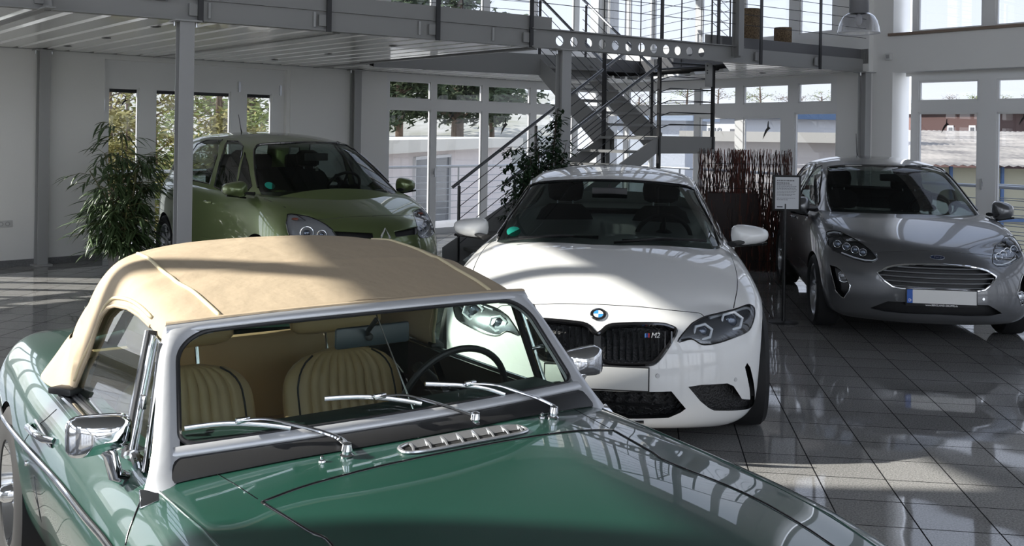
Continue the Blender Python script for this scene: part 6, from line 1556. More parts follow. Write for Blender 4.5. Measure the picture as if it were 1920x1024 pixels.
    # ceiling spots
    for i, (px, py) in enumerate(((199, 71), (126, 86.5), (292, 50), (514.6, 112), (615.6, 101), (737.5, 86), (796, 130), (1430, 137), (1290, 141))):
        p = at_z(px, py, 2.532); mb = MB(); mb.lathe([(.045, .0), (.045, -.006), (.03, -.006), (.028, .0)], 20, M.Translation(p)); o = mb.build('downlight', mat('spot_ring', (.12, .12, .12), .4), smooth=True)
        d = MB(); d.lathe([(.001, -.001), (.03, -.001)], 16, M.Translation(p)); d.build('reflector', mat('spot_dark', (.03, .03, .03), .3), o); tag(o, 'small dark recessed spotlight in the ribbed deck underside', 'spotlight', 'recessed spotlights under the deck')
    # socket strip, detector box, bracket plate
    a, z = wA.s_of(10, 420, 0); mb = MB(); wA.box(mb, a-.10, a+.075, z-.04, z+.04, -.012, 0); so_ = mb.build('wall_socket', mat('socket_white', (.6, .6, .59), .4), bevel=.004); tag(so_, 'double white wall socket low on the left wall', 'socket')
    for d in (-.05, .02): mb = MB(); mb.lathe([(.025, 0), (.025, .003), (.02, .003), (.018, -.0)], 18, frame_at(wA.w(a+d, z, -.013), -wA.N)); mb.build('socket_ring', mat('socket_grey', (.35, .35, .35), .4), so_, smooth=True)
    a, z = wC.s_of(1668, 106, -.24); mb = MB(); wC.box(mb, a-.035, a+.045, z-.05, z+.04, -.30, -.24); db = mb.build('motion_detector', mat('socket_white', (.6, .6, .59), .4), bevel=.008); tag(db, 'small square detector box high on the right wall', 'detector')
    mb = MB(); wC.box(mb, a-.015, a+.03, z-.03, z+.02, -.305, -.30); mb.build('detector_lens', mat('socket_grey', (.35, .35, .35), .4), db)
    return wA, wB, wC
def adopt(o, par):
    """parent without moving: the parent empties only translate"""
    me = o.data; off = par.location if par.parent is None else V((0, 0, 0))
    me.transform(M.Translation(-V(par.location))); o.parent = par; return o
def stairs(part, steel, post, cab, hr, FD):
    U = FD; N = V((-U.y, U.x, 0)); Z = V((0, 0, 1))
    st = empty('steel_stair', (0, 12.2, 0), 0, 'grey steel stair with open treads turning at a landing behind the white coupe', 'staircase')
    # lower flight: near rail starts at n0, runs along U, width w
    n0 = V((-.0, 11.62, 0)); w = 1.08; run = 2.35; zl = 1.62; base = n0-U*.05
    A = n0; B = n0+U*run
    for o in (0, w):
        off = N*o
        P = [A+off-U*.28+Z*0.0, A+off+U*.02+Z*.0, B+off+Z*(zl-.22), B+off+Z*zl, A+off-U*.28+Z*.18]
        part('stringer', lambda mb: mb.prism(P, N*.014), steel, st)
    nst = 9
    for k in range(nst):
        t = (k+.6)/nst; c = A.lerp(B, t)+Z*(zl*(k+1)/(nst+.0)-.03)+N*(w/2); part('tread', lambda mb: mb.box(c, (.27, w-.02, .035), M.Rotation(math.atan2(U.y, U.x), 3, 'Z')), steel, st)
    # landing
    c = B+U*.52+N*(w*.5)+Z*(zl-.02); part('landing', lambda mb: mb.box(c, (1.06, w+.02, .04), M.Rotation(math.atan2(U.y, U.x), 3, 'Z')), steel, st)
    part('landing_fascia', lambda mb: mb.beam(B+U*.0+Z*(zl-.115), B+U*1.08+Z*(zl-.115), .014, .23), steel, st)
    part('landing_fascia', lambda mb: mb.beam(B+U*1.06+Z*(zl-.115), B+U*1.06+N*w+Z*(zl-.115), .014, .23), steel, st)
    for q in (B+U*.02, B+U*1.0): part('landing_leg', lambda mb: mb.beam(q+N*(w-.05), q+N*(w-.05)+Z*(zl-.04), .06, .06), steel, st)
    # upper flight, from the landing's far side up to the trimmer
    V0 = B+N*w+U*.06; V1 = B+N*w+U*.98; R_ = V((-.62, .785, 0)).normalized(); ru = 1.62; zt = 2.84
    for q in (V0, V1):
        P = [q-R_*.12+Z*(zl-.22), q+R_*.12+Z*(zl-.24), q+R_*ru+Z*(zt-.26), q+R_*ru+Z*(zt+.02), q-R_*.12+Z*(zl+.04)]; part('stringer', lambda mb: mb.prism(P, U*.014), steel, st)
    for k in range(6):
        c = (V0+V1)/2+R_*(ru*(k+.55)/6.5)+Z*(zl+(zt-zl)*(k+1)/7-.02); part('tread', lambda mb: mb.box(c, (.27, .90, .035), M.Rotation(math.atan2(R_.y, R_.x), 3, 'Z')), steel, st)
    # railings
    def rail(P0, P1, h0, h1, nposts, zf0, zf1, cables=5, lead=.3, ext=0):
        d = (P1-P0); part('handrail', lambda mb: mb.tube([P0+Z*(zf0+h0)-(d.normalized()*lead+Z*((zf1-zf0)/d.length*lead)), P1+Z*(zf1+h1)+(d.normalized()*ext+Z*((zf1-zf0)/d.length*ext))], .021, 10), hr, st)
        for k in range(nposts):
            t = k/(nposts-1); p = P0.lerp(P1, t); zb = zf0+(zf1-zf0)*t; part('railing_post', lambda mb: mb.beam(p+Z*(max(zb-.15, 0)), p+Z*(zb+h0-.05), .045, .016, U), post, st); part('post_pin', lambda mb: mb.cyl(p+Z*(zb+h0-.06), p+Z*(zb+h0), .006, 6), hr, st)
        for j in range(cables):
            q = (j+1)/(cables+1); part('railing_cable', lambda mb: mb.tube([P0+Z*(zf0+h0*q), P1+Z*(zf1+h1*q)], .005, 6), cab, st)
    # far rail of the lower flight sits on the wall side, near rail on this side
    F0 = A+N*w; F1 = B+N*w
    rail(F0-U*.05, F1, .95, .95, 3, .05, zl, lead=.10, ext=.35)
    rail(A+U*.05, B+U*.02, .95, .95, 2, .18, zl, lead=.15)
    # tall newel posts and landing guard
    for q, z0, z1 in ((B+U*.02, .0, 2.72), (B+U*1.03, 1.45, 2.60), (F1-U*.02, 0.9, 2.84)): part('newel_post', lambda mb: mb.beam(q+Z*z0, q+Z*z1, .05, .03, U), post, st)
    for j in range(5):
        z = zl+.16+.16*j; part('railing_cable', lambda mb: mb.tube([B+U*.02+Z*(z-.06), B+U*.22+Z*z, B+U*1.03+Z*z, B+U*1.03+N*.2+Z*z], .007, 6), cab, st)
        part('railing_cable', lambda mb: mb.tube([B+U*1.03+Z*z, B+U*1.03+N*w+Z*z], .006, 6), cab, st)
    part('handrail', lambda mb: mb.tube([B+U*.25+Z*(zl+.98), B+U*1.03+Z*(zl+.98), B+U*1.03+N*w+Z*(zl+.98)], .016, 8), post, st)
    for q in (V0, V1):
        Pm = [q+R_*(ru*t)+Z*(zl+(zt-zl)*t) for t in (0, 1)]
        part('handrail', lambda mb: mb.tube([Pm[0]+Z*.95, Pm[1]+Z*.95+R_*.25+Z*.18], .021, 10), hr, st)
        for t in (.05, .95): p = q+R_*(ru*t)+Z*(zl+(zt-zl)*t); part('railing_post', lambda mb: mb.beam(p-Z*.1, p+Z*.9, .04, .016, U), post, st)
        for j in range(5): part('railing_cable', lambda mb: mb.tube([Pm[0]+Z*(.16+.155*j), Pm[1]+Z*(.16+.155*j)], .005, 6), cab, st)
    mb = MB(); c = on_plane(1329, 140, V((2.6, 12.2, 0)), V((0, 1, 0))); 
    mb.box(c, (.09, .012, .30)); o = mb.build('hanging_plate', steel, bevel=.003); tag(o, 'small grey hanging steel plate under the right end of the perforated beam', 'bracket')
    for dz in (.06, .0, -.03): mb = MB(); mb.cyl(c+V((-.02, -.008, dz+.05)), c+V((-.02, .008, dz+.05)), .010, 10); mb.build('plate_bolt', post, o)
# ================================================================== furniture, plants, outside
def leaf(mb, base, d, L, W, droop, up=V((0, 0, 1)), n=4):
    """curved lanceolate blade, two-sided single sheet with a fold"""
    d = V(d).normalized(); sd = d.cross(up)
    if sd.length < 1e-3: sd = V((1, 0, 0))
    sd.normalize(); vs = []; p = V(base)
    for k in range(n+1):
        t = k/n; w = W*math.sin(PI*min(1, t*.95+.05))**.8*(1-.3*t)
        vs += [p-sd*w/2+V((0, 0, -w*.15)), p+V((0, 0, w*.1)), p+sd*w/2+V((0, 0, -w*.15))]
        d = (d+V((0, 0, -droop/n))).normalized(); p = p+d*(L/n)
    fs = []
    for k in range(n): fs += [(3*k, 3*k+1, 3*k+4, 3*k+3), (3*k+1, 3*k+2, 3*k+5, 3*k+4)]
    mb.add(vs, fs)
def pot(parent, x, y, r, h, m, name='plant_pot'):
    mb = MB(); T = M.Translation((x, y, 0)); mb.lathe([(r*.78, 0), (r, h*.95), (r, h), (r*.92, h), (r*.9, h*.9), (.001, h*.9)], 28, T); return mb.build(name, m, parent, smooth=True, deg=40)
def build_props():
    rnd = random.Random(5)
    g1 = mat('palm_leaf', (.045, .08, .032), .45, noise=(6, (.075, .12, .045))); stem = mat('cane', (.14, .13, .05), .6)
    # bamboo palm
    x, y = -4.28, 10.85; r = empty('potted_palm', (x, y, 0), 0, 'tall potted palm with long narrow drooping leaves in front of the left window', 'plant')
    pot(r, 0, 0, .17, .30, mat('pot_grey', (.16, .15, .15), .6))
    sm = MB(); lf = MB()
    for k in range(13):
        a = rnd.uniform(0, 2*PI); h = rnd.uniform(.6, 1.4) if k else 1.62; sx, sy = .07*math.cos(a), .07*math.sin(a); lean = rnd.uniform(.05, .28) if k else .05
        if k == 0: a = 2.6; sx, sy = 0, 0
        if k == 1: a, h, lean = PI, 1.15, .42
        P = [V((sx, sy, .25)), V((sx+math.cos(a)*lean*.35, sy+math.sin(a)*lean*.35, h*.6)), V((sx+math.cos(a)*lean, sy+math.sin(a)*lean, h))]; Q = spline(P, 6); sm.tube(Q, [.010-.005*i/(len(Q)-1) for i in range(len(Q))], 6)
        for j in range(len(Q)):
            if Q[j].z < .30: continue
            for _ in range(2 if j < len(Q)-1 else 3):
                b = rnd.uniform(0, 2*PI); el = rnd.uniform(.05, .6); d = V((math.cos(b)*math.cos(el), math.sin(b)*math.cos(el), math.sin(el))); L = rnd.uniform(.16, .34); tip = [Q[j], Q[j]+d*L*.55+V((0, 0, -.01)), Q[j]+d*L-V((0, 0, .08*L/.3))]
                sm.tube(tip, .0025, 4)
                for i in range(5):
                    t = .35+.65*i/4; pp = tip[0].lerp(tip[1], t*2) if t < .5 else tip[1].lerp(tip[2], t*2-1); sa = b+rnd.uniform(-1.0, 1.0)
                    leaf(lf, pp, V((math.cos(sa), math.sin(sa), rnd.uniform(-.35, .35))), rnd.uniform(.17, .28), rnd.uniform(.024, .036), rnd.uniform(.5, 1.5))
    sm.build('stems', stem, r, smooth=True); lf.build('foliage', g1, r, recalc=False)
    # ficus
    g2 = mat('ficus_leaf', (.012, .028, .012), .35, noise=(6, (.02, .045, .018)))
    x, y = .30, 9.72; r = empty('potted_ficus', (x, y, 0), 0, 'bushy potted ficus with small dark leaves behind the white coupe', 'plant'); pot(r, 0, 0, .2, .35, mat('pot_dark', (.03, .03, .03), .5)); sm = MB(); lf = MB()
    for k in range(34):
        a = rnd.uniform(0, 2*PI); rad = rnd.uniform(.05, .30); h = rnd.uniform(1.05, 1.62)
        if k < 4: a, rad, h = (.3, .22, 1.88-.06*k)[0]+.15*k, .16, 1.9-.07*k
        P = spline([V((0, 0, .3)), V((math.cos(a)*rad*.4, math.sin(a)*rad*.4, .8)), V((math.cos(a)*rad, math.sin(a)*rad, h))], 7); sm.tube(P, [.009-.006*i/(len(P)-1) for i in range(len(P))], 5)
        for j in range(5, len(P)):
            for _ in range(8 if k >= 4 or j > 8 else 5):
                b = rnd.uniform(0, 2*PI); q = P[j]+V((rnd.gauss(0, .05), rnd.gauss(0, .05), rnd.gauss(0, .05))); leaf(lf, q, V((math.cos(b), math.sin(b), rnd.uniform(-.7, .4))), rnd.uniform(.06, .10), rnd.uniform(.032, .048), .5, n=3)
    for k in range(5):
        b = PI+rnd.uniform(-.5, .4); P = spline([V((-.1, 0, .9+.15*k)), V((-.26, -.02, .95+.13*k)), V((-.36-.05*rnd.random(), 0, .8+.16*k))], 5); sm.tube(P, .003, 4)
        for q in P[3:]:
            for _ in range(5): c = rnd.uniform(0, 2*PI); leaf(lf, q+V((rnd.gauss(0, .02), 0, rnd.gauss(0, .02))), V((math.cos(c), math.sin(c), rnd.uniform(-.9, .2))), .07, .028, .5, n=3)
    sm.build('branches', mat('bark_dark', (.05, .035, .025), .8), r, smooth=True); lf.build('foliage', g2, r, recalc=False)
    # twig screen
    y = 12.0; X0, X1 = (1312-960)/1840*y, (1482-960)/1840*y; sc = empty('twig_screen', ((X0+X1)/2, y, 0), -.12, 'room divider of twisted dark red-brown twigs between the white coupe and the information stand', 'room divider')
    tw = [mat('twig_red', (.13, .03, .018), .6), mat('twig_dark', (.03, .014, .012), .7), mat('twig_brown', (.07, .032, .02), .65)]; W = X1-X0
    for mi in range(3):
        mb = MB()
        for k in range(210):
            u = rnd.random(); xx = -W/2+W*u; h = 1.46+rnd.uniform(-.07, .03) if rnd.random() < .42 else rnd.uniform(.55, 1.1)
            if .36 < u < .56 and mi == 0: h = 1.47
            P = []; yo = rnd.uniform(-.05, .05); fr = rnd.uniform(2, 5); ph = rnd.uniform(0, 6)
            for j in range(15):
                t = j/14; P.append(V((xx+.010*math.sin(fr*t*5+ph)+rnd.gauss(0, .004), yo+.01*math.sin(fr*t*4+ph*2), h*t)))
            mb.tube(P, [.0052*(1-.4*j/14)*rnd.uniform(.8, 1.2) for j in range(15)], 5)
        o = mb.build('twigs', tw[mi], sc, smooth=True); o['kind'] = 'stuff'
    for z in (.12, .5, 1.0, 1.30):
        mb = MB(); mb.tube([(-W/2, -.06, z), (W/2, -.06, z)], .003, 5); mb.build('binding_wire', blackp(), sc)
    mb = MB(); mb.box((-.14, .10, .48), (.62, .3, .92)); mb.build('planter_box', mat('dark_wood_box', (.022, .010, .008), .6), sc, bevel=.008)
    # information stand
    D = 8.67; x = (1474-960)/1840*D; st = empty('information_stand', (x, D, 0), -.05, 'black floor stand with a framed information sheet left of the silver hatchback', 'sign stand')
    mb = MB(); mb.lathe([(.001, .018), (.118, .014), (.13, .006), (.13, 0)], 32); mb.build('stand_base', blackp(), st, smooth=True)
    mb = MB(); mb.cyl((0, 0, .01), (0, 0, 1.05), .018, 12, .014); mb.build('stand_pole', blackp(), st, smooth=True)
    mb = MB(); mb.box((.013, 0, 1.145), (.245, .02, .315)); fr = mb.build('sign_frame', mat('frame_black', (.005, .005, .005), .6), st, bevel=.003)
    mb = MB(); mb.box((.013, -.011, 1.145), (.205, .003, .28)); mb.build('paper_sheet', mat('paper', (.55, .56, .58), .5), fr)
    ink = mat('print_grey', (.18, .18, .19), .6); Tt = frame_at(V((.013, -.0135, 1.145)), (0, -1, 0))
    lines = [(.11, .15, .010), (.088, .10, .010), (.072, .12, .006), (.06, .16, .004), (.05, .165, .004), (.04, .15, .004), (.03, .16, .004), (.015, .165, .004), (.005, .14, .004), (-.01, .16, .004), (-.02, .12, .004), (-.045, .16, .004), (-.06, .10, .004)]
    mb = MB()
    for yy, w, h in lines:
        xx = -.09
        while xx < -.09+w:
            l = rnd.uniform(.008, .022); mb.box((xx+l/2, yy, 0), (l, h, .0008)); xx += l+.004
    mb.build('printed_text', ink, fr, T=Tt)
    mb = MB(); mb.box((-.062, -.122, 0), (.05, .009, .001)); mb.build('printed_logo', mat('print_dark', (.04, .04, .05), .6), fr, T=Tt)
    # pendant lamp
    D = 10.4; x = (1607-960)/1840*D; z = CAM_H+(256.7-62)*D/1840; la = empty('pendant_lamp', (x, D, z), 0, 'ribbed clear dome pendant lamp hanging in front of the right end of the deck', 'lamp')
    acr = glassmat('acrylic', (.80, .80, .82), rough=.15, strength=2.2); n = 72; mb = MB(); prof = [(.212, 0), (.210, .02), (.202, .07), (.186, .125), (.158, .175), (.120, .205), (.085, .215)]
    rows = []
    for k in range(n+1):
        a = 2*PI*k/n; rr = 1+(.012 if k % 2 else 0); rows.append([V((r_*rr*math.cos(a), r_*rr*math.sin(a), zz)) for r_, zz in prof])
    mb.grid(rows); mb.build('lamp_dome', acr, la, smooth=True)
    mb = MB(); mb.tube([V((.214*math.cos(2*PI*k/48), .214*math.sin(2*PI*k/48), 0)) for k in range(48)], .006, 8, closed=True); mb.build('dome_rim', mat('rim_clear', (.55, .55, .57), .2), la, smooth=True)
    mb = MB(); mb.lathe([(.09, .205), (.10, .22), (.10, .42), (.085, .44), (.03, .45), (.001, .45)], 32); mb.build('lamp_housing', mat('lamp_grey', (.16, .16, .17), .4), la, smooth=True)
    mb = MB(); mb.ellip((0, 0, .14), (.035, .035, .07)); mb.build('bulb', mat('bulb_glass', (.7, .7, .7), .1), la, smooth=True)
    mb = MB(); mb.tube([(0, 0, .44), (0, 0, 6.45-z)], .006, 8); mb.build('lamp_cable', blackp(), la, smooth=True)
    # wicker drums on the deck
    for px, w, h, nm, lb in ((1403.5, .255, .42, 'wicker_drum', 'tall round wicker drum on the mezzanine'), (1465, .23, .23, 'wicker_drum', 'short round wicker drum on the mezzanine')):
        D = 12.55 if h > .3 else 12.95; xx = (px-960)/1840*D; o_ = empty(nm, (xx, D, 2.845), 0, lb, 'basket'); mb = MB(); R_ = w/2
        mb.lathe([(.001, 0), (R_*.96, 0), (R_, .02), (R_*1.0, h*.5), (R_, h-.02), (R_*.96, h), (.001, h)], 36); mb.build('drum', mat('wicker', (.10, .065, .035), .8, noise=(70, (.28, .20, .12), .12), bump=(80, 1, .02)), o_, smooth=True, deg=50)
    # bird silhouettes stuck to the panes
    birds = [((232, 190), 'A', 16), ((757, 217), 'A', 10), ((846, 218), 'A', 17), ((945, 236), 'A', 24), ((1437, 243), 'B', 26), ((1772, 235), 'C', 20), ((1917, 222), 'C', 18)]
    lab = ['black bird silhouette on the left window above the palm', 'tiny black bird silhouette on the first pane of the tall window row', 'black bird silhouette on the second pane of the tall window row', 'black bird silhouette on the third pane of the tall window row', 'black bird silhouette on the far window above the twig screen', 'black bird silhouette on the right window in front of the red building', 'black bird silhouette cut by the right edge of the picture']
    shp = [(0, 0), (.10, .08), (.30, .30), (.50, .75), (.42, .25), (.60, .10), (.50, .02), (.30, -.02), (.12, -.12), (-.05, -.30), (-.30, -.75), (-.32, -.70), (-.20, -.25), (-.12, -.02), (-.45, -.55), (-.40, -.20), (-.15, .06)]
    shp = [(0.02, .10), (.10, .20), (.16, .75), (.24, .85), (.26, .30), (.42, .18), (.46, .10), (.30, .0), (.12, -.15), (-.15, -.55), (-.42, -.95), (-.30, -.50), (-.16, -.15), (-.06, .02)]
    for ((px, py), wn, sz), lb in zip(birds, lab):
        w = WALLS[wn]; oo = {'A': .125 if px < 300 else .035, 'B': .03, 'C': -.01}[wn]; p = on_plane(px, py, w.P+w.N*oo, w.N); dist = p.y; k = sz*dist/1840*.75
        mb = MB(); T = frame_at(p, -w.N); mb.prism([T @ V((a*k*1.1, b_*k, 0)) for a, b_ in shp], -w.N*.002); tag(mb.build('bird_sticker', mat('sticker_black', (.012, .012, .012), .5)), lb, 'sticker')
def plane_building(name, label, px0, px1, D, z0, z1, m, depth=8, yaw=0, cat='building', group=None):
    pass
def build_outside():
    rnd = random.Random(11); wA, wB, wC = WALLS['A'], WALLS['B'], WALLS['C']
    asph = mat('outside_ground', (.36, .35, .33), .9, noise=(.6, (.30, .29, .27)))
    mb = MB(); mb.box((0, 30, -3.1), (400, 400, .2)); structure(mb.build('ground_yard', asph))
    # terrace round the hall and its railing
    tm = mat('terrace_paving', (.42, .42, .42), .8)
    mb = MB()
    for w in (wA, wB, wC): w.box(mb, -1 if w is wC else -2, w.L+1.5, -.25, -.03, .42 if w is wC else .3, 2.0)
    structure(mb.build('ground_terrace', tm))
    zinc = mat('galvanised', (.42, .44, .46), .4, .8)
    for w, a0, a1, off, nm in ((wA, 4.5, wA.L+1.2, 1.55, 'galvanised terrace railing outside the left windows'), (wB, -1.2, 8.0, 1.55, 'galvanised terrace railing outside the far windows'), (wC, 1.0, 14, 1.55, 'galvanised terrace railing outside the right windows')):
        r = empty('terrace_railing', w.w(a0, 0, off), 0, nm, 'railing')
        def part(n_, fn, m):
            mb = MB(); fn(mb); o = mb.build(n_, m, None, smooth=True); adopt(o, r)
        part('top_rail', lambda mb: mb.tube([w.w(a0, 1.0, off), w.w(a1, 1.0, off)], .024, 8), zinc)
        a = a0
        while a <= a1: part('railing_post', lambda mb: mb.beam(w.w(a, -.1, off), w.w(a, 1.0, off), .05, .03), zinc); a += 1.6
        for j in range(7): part('rail_rod', lambda mb: mb.tube([w.w(a0, .14+.115*j, off), w.w(a1, .14+.115*j, off)], .006, 5), zinc)
    # pale rendered annexe seen through the left window row
    P = V((-2.8, 22.0, 0)); d = V((.194, .98, 0)).normalized(); nrm = V((d.y, -d.x, 0)); rend = mat('pink_render', (.86, .79, .76), .9, noise=(3, (.80, .73, .70)))
    q = -nrm; an = empty('rendered_annexe', (P.x, P.y, -3), 0, 'low flat-roofed pink rendered annexe with pale cornice outside the left window row', 'building')
    def part(n_, fn, m, par, **k):
        mb = MB(); fn(mb); o = mb.build(n_, m, None, **k); return adopt(o, par)
    part('wall', lambda mb: mb.prism([V((*(v.xy), -3)) for v in (P-d*2, P+d*14.5, P+d*14.5+q*2.4, P-d*2+q*2.4)], V((0, 0, 4.2))), rend, an)
    part('cornice', lambda mb: mb.prism([V((*(v.xy), 1.13)) for v in (P-d*2.3+nrm*.35, P+d*14.8+nrm*.35, P+d*14.8+q*2.7, P-d*2.3+q*2.7)], V((0, 0, .30))), mat('cornice_beige', (.80, .76, .66), .85), an)
    for px0, px1, y0, y1 in ((775, 840, 297, 430),):
        a = on_plane(px0, y0, P, nrm); b = on_plane(px1, y1, P, nrm); a1 = (a-P).dot(d); b1 = (b-P).dot(d)
        zt = a.z; zb = on_plane(px1, 415, P, nrm).z
        f = part('window', lambda mb: (mb.beam(P+d*a1+nrm*.02+V((0, 0, zt)), P+d*b1+nrm*.02+V((0, 0, zt)), .1, .08), mb.beam(P+d*a1+nrm*.02+V((0, 0, zb)), P+d*b1+nrm*.02+V((0, 0, zb)), .1, .1), mb.beam(P+d*a1+nrm*.02+V((0, 0, zb)), P+d*a1+nrm*.02+V((0, 0, zt)), .1, .1), mb.beam(P+d*b1+nrm*.02+V((0, 0, zb)), P+d*b1+nrm*.02+V((0, 0, zt)), .1, .1), mb.beam(P+d*((a1+b1)/2)+nrm*.02+V((0, 0, zb)), P+d*((a1+b1)/2)+nrm*.02+V((0, 0, zt)), .1, .08)), mat('window_frame_white', (.76, .76, .755), .4), an)
        part('pane', lambda mb: mb.prism([P+d*a1+nrm*.01+V((0, 0, zb)), P+d*b1+nrm*.01+V((0, 0, zb)), P+d*b1+nrm*.01+V((0, 0, zt)), P+d*a1+nrm*.01+V((0, 0, zt))], nrm*.01), mat('dark_pane', (.10, .11, .12), .15), an)
    # bright bank behind the annexe
    mb = MB(); rows = []
    for i in range(13):
        t = i/12; X = -60+62*t; rows.append([V((X, 38+6*math.sin(t*5), -3)), V((X, 44+5*math.sin(t*5), .4+.5*mnoise.noise(V((t*5, 1, 0))))), V((X, 58, 3.4+mnoise.noise(V((t*4, 2, 0))))), V((X+3, 85, 5.0))])
    mb.grid(rows); o = mb.build('pale_bank', mat('pale_bank', (.62, .60, .55), .95, noise=(.7, (.36, .36, .28), .2)), smooth=True); structure(o); o.name = 'ground_bank'
    # low roofs and buildings to the right
    def block(name, lab, px0, px1, D0, D1, ytop, m, zb=-3, roof=None, cat='building', yb=None, thick=6):
        a = CAM+ray(px0, 247)*D0; b = CAM+ray(px1, 247)*D1; z = CAM_H+((247+(( px0+px1)/2-960)*ROLL)-ytop)*(D0+D1)/2/F_PX
        a.z = b.z = 0; dd = (b-a).normalized(); nn = V((-dd.y, dd.x, 0)); nn = nn if nn.y > 0 else -nn; e = empty(name, (a.x, a.y, zb), 0, lab, cat)
        part('wall', lambda mb: mb.prism([V((*(v.xy), zb)) for v in (a, b, b+nn*thick, a+nn*thick)], V((0, 0, z-zb))), m, e)
        if roof: part('roof', lambda mb: mb.prism([V((*(v.xy), z)) for v in (a-nn*.3-dd*.3, b-nn*.3+dd*.3, b+nn*(thick+.3)+dd*.3, a+nn*(thick+.3)-dd*.3)], V((0, 0, roof[1]))), roof[0], e)
        return e, a, b, dd, nn, z
    wht = mat('outside_white', (.72, .73, .75), .85); blu = mat('roof_blue', (.12, .2, .34), .6); dk = mat('roof_dark', (.12, .12, .13), .8); gre = mat('flat_roof_grey', (.45, .45, .44), .9)
    e, a, b, dd, nn, z = block('white_hall', 'long white hall with dark lettering outside the far windows', 1290, 1392, 34, 31, 222, wht, roof=(blu, .25))
    Tn = frame_at(a.lerp(b, .52)-nn*.02+V((0, 0, z-.6)), -nn); t = text_mesh('US', .75, Tn, mat('letter_grey', (.25, .26, .28), .6), None, 'lettering', .01); adopt(t, e)
    part('window', lambda mb: mb.prism([a.lerp(b, .80)-nn*.03+V((0, 0, z-.95)), a.lerp(b, .90)-nn*.03+V((0, 0, z-.95)), a.lerp(b, .90)-nn*.03+V((0, 0, z-.35)), a.lerp(b, .80)-nn*.03+V((0, 0, z-.35))], nn*.02), dk, e)
    block('white_store', 'pale blue-white storage block outside the far windows left of the white hall', 1150, 1285, 28, 27, 226, mat('outside_bluewhite', (.62, .66, .72), .85), roof=(mat('roof_lightblue', (.35, .42, .52), .7), .3), thick=2)
    # gabled workshop
    D = 42; a = CAM+ray(1394, 247)*D; b = CAM+ray(1494, 247)*40; a.z = b.z = 0; dd = (b-a).normalized(); nn = V((-dd.y, dd.x, 0)); e = empty('gabled_workshop', (a.x, a.y, -3), 0, 'low white workshop with shallow dark gable outside the far windows', 'building')
    zz = CAM_H+(253-254)*D/F_PX; pk = CAM_H+(253-237)*D/F_PX
    part('wall', lambda mb: mb.prism([a+V((0, 0, -3)), b+V((0, 0, -3)), b+V((0, 0, zz-.35)), a.lerp(b, .55)+V((0, 0, pk-.35)), a+V((0, 0, zz-.35))], nn*8), wht, e)
    part('roof', lambda mb: (mb.prism([a-dd*.4+V((0, 0, zz-.3)), a.lerp(b, .55)+V((0, 0, pk-.3)), a.lerp(b, .55)+V((0, 0, pk)), a-dd*.4+V((0, 0, zz))], nn*8.2-nn*.2), mb.prism([a.lerp(b, .55)+V((0, 0, pk-.3)), b+dd*.4+V((0, 0, zz-.3)), b+dd*.4+V((0, 0, zz)), a.lerp(b, .55)+V((0, 0, pk))], nn*8.2)), dk, e)
    block('blue_band_hall', 'long pale hall with a blue roof band beyond the gabled workshop', 1395, 1570, 60, 58, 234, wht, roof=(blu, .38))
    block('beige_garage', 'flat beige garage row right behind the far windows', 1300, 1570, 24, 23, 266, mat('garage_beige', (.72, .66, .62), .85), roof=(mat('garage_edge', (.70, .66, .58), .8), .24), thick=2)
    block('brick_house', 'small red brick house outside the far windows at the right', 1546, 1600, 72, 72, 207, mat('brick_red', (.34, .12, .07), .85))
    # red-brown building and corrugated roof seen through the right windows
    e, a, b, dd, nn, z = block('red_brown_building', 'long red-brown building with two white windows outside the right windows', 1690, 1852, 52, 46, 213, mat('red_brown_wall', (.11, .062, .056), .85), roof=(mat('roof_pale', (.6, .6, .6), .7), .35))
    for u in (.60, .84):
        o = part('window', lambda mb: mb.prism([a.lerp(b, u-.03)-nn*.05+V((0, 0, z-2.0)), a.lerp(b, u+.04)-nn*.05+V((0, 0, z-2.0)), a.lerp(b, u+.04)-nn*.05+V((0, 0, z-.6)), a.lerp(b, u-.03)-nn*.05+V((0, 0, z-.6))], nn*.04), wht, e)
        part('pane', lambda mb: mb.prism([a.lerp(b, u-.01)-nn*.08+V((0, 0, z-1.9)), a.lerp(b, u+.03)-nn*.08+V((0, 0, z-1.9)), a.lerp(b, u+.03)-nn*.08+V((0, 0, z-.7)), a.lerp(b, u-.01)-nn*.08+V((0, 0, z-.7))], nn*.02), dk, e)
    block('yellow_house', 'pale green-yellow house with dark roof outside the right windows', 1853, 1906, 70, 68, 216, mat('yellow_wall', (.48, .50, .22), .85), roof=(dk, 1.0))
    block('white_shed', 'low white shed at the right edge behind the right windows', 1870, 1990, 60, 56, 238, wht, roof=(mat('roof_pale', (.6, .6, .6), .7), .35))
    sh_ = empty('corrugated_shed', (9, 22, -3), 0, 'long shed with weathered corrugated roof and blue-framed pale panels outside the right windows', 'building')
    a = CAM+ray(1688, 247)*25; b = CAM+ray(4600, 247)*22; a.z = b.z = 0; dd = (b-a).normalized(); nn = V((-dd.y, dd.x, 0)); nn = nn if nn.y > 0 else -nn; ze = CAM_H-(310-259)*25/F_PX; rm = mat('weathered_roof', (.46, .42, .37), .9, noise=(.9, (.20, .185, .175), .16)); L = (b-a).length
    def roof(mb):
        rows = []; n = int(min(L, 22)/.11); L2 = min(L, 22)
        for k in range(n+1): p = a+dd*(L2*k/n)-nn*.35; z_ = .04 if k % 2 else 0; rows.append([p+V((0, 0, ze+z_)), p+nn*19+V((0, 0, ze+1.0+z_))])
        mb.grid(rows)
    part('roof', roof, rm, sh_)
    part('wall', lambda mb: mb.prism([V((*(v.xy), -3)) for v in (a, b, b+nn*.2, a+nn*.2)], V((0, 0, ze+2.95))), mat('panel_cream', (.55, .52, .38), .8), sh_)
    k = 0
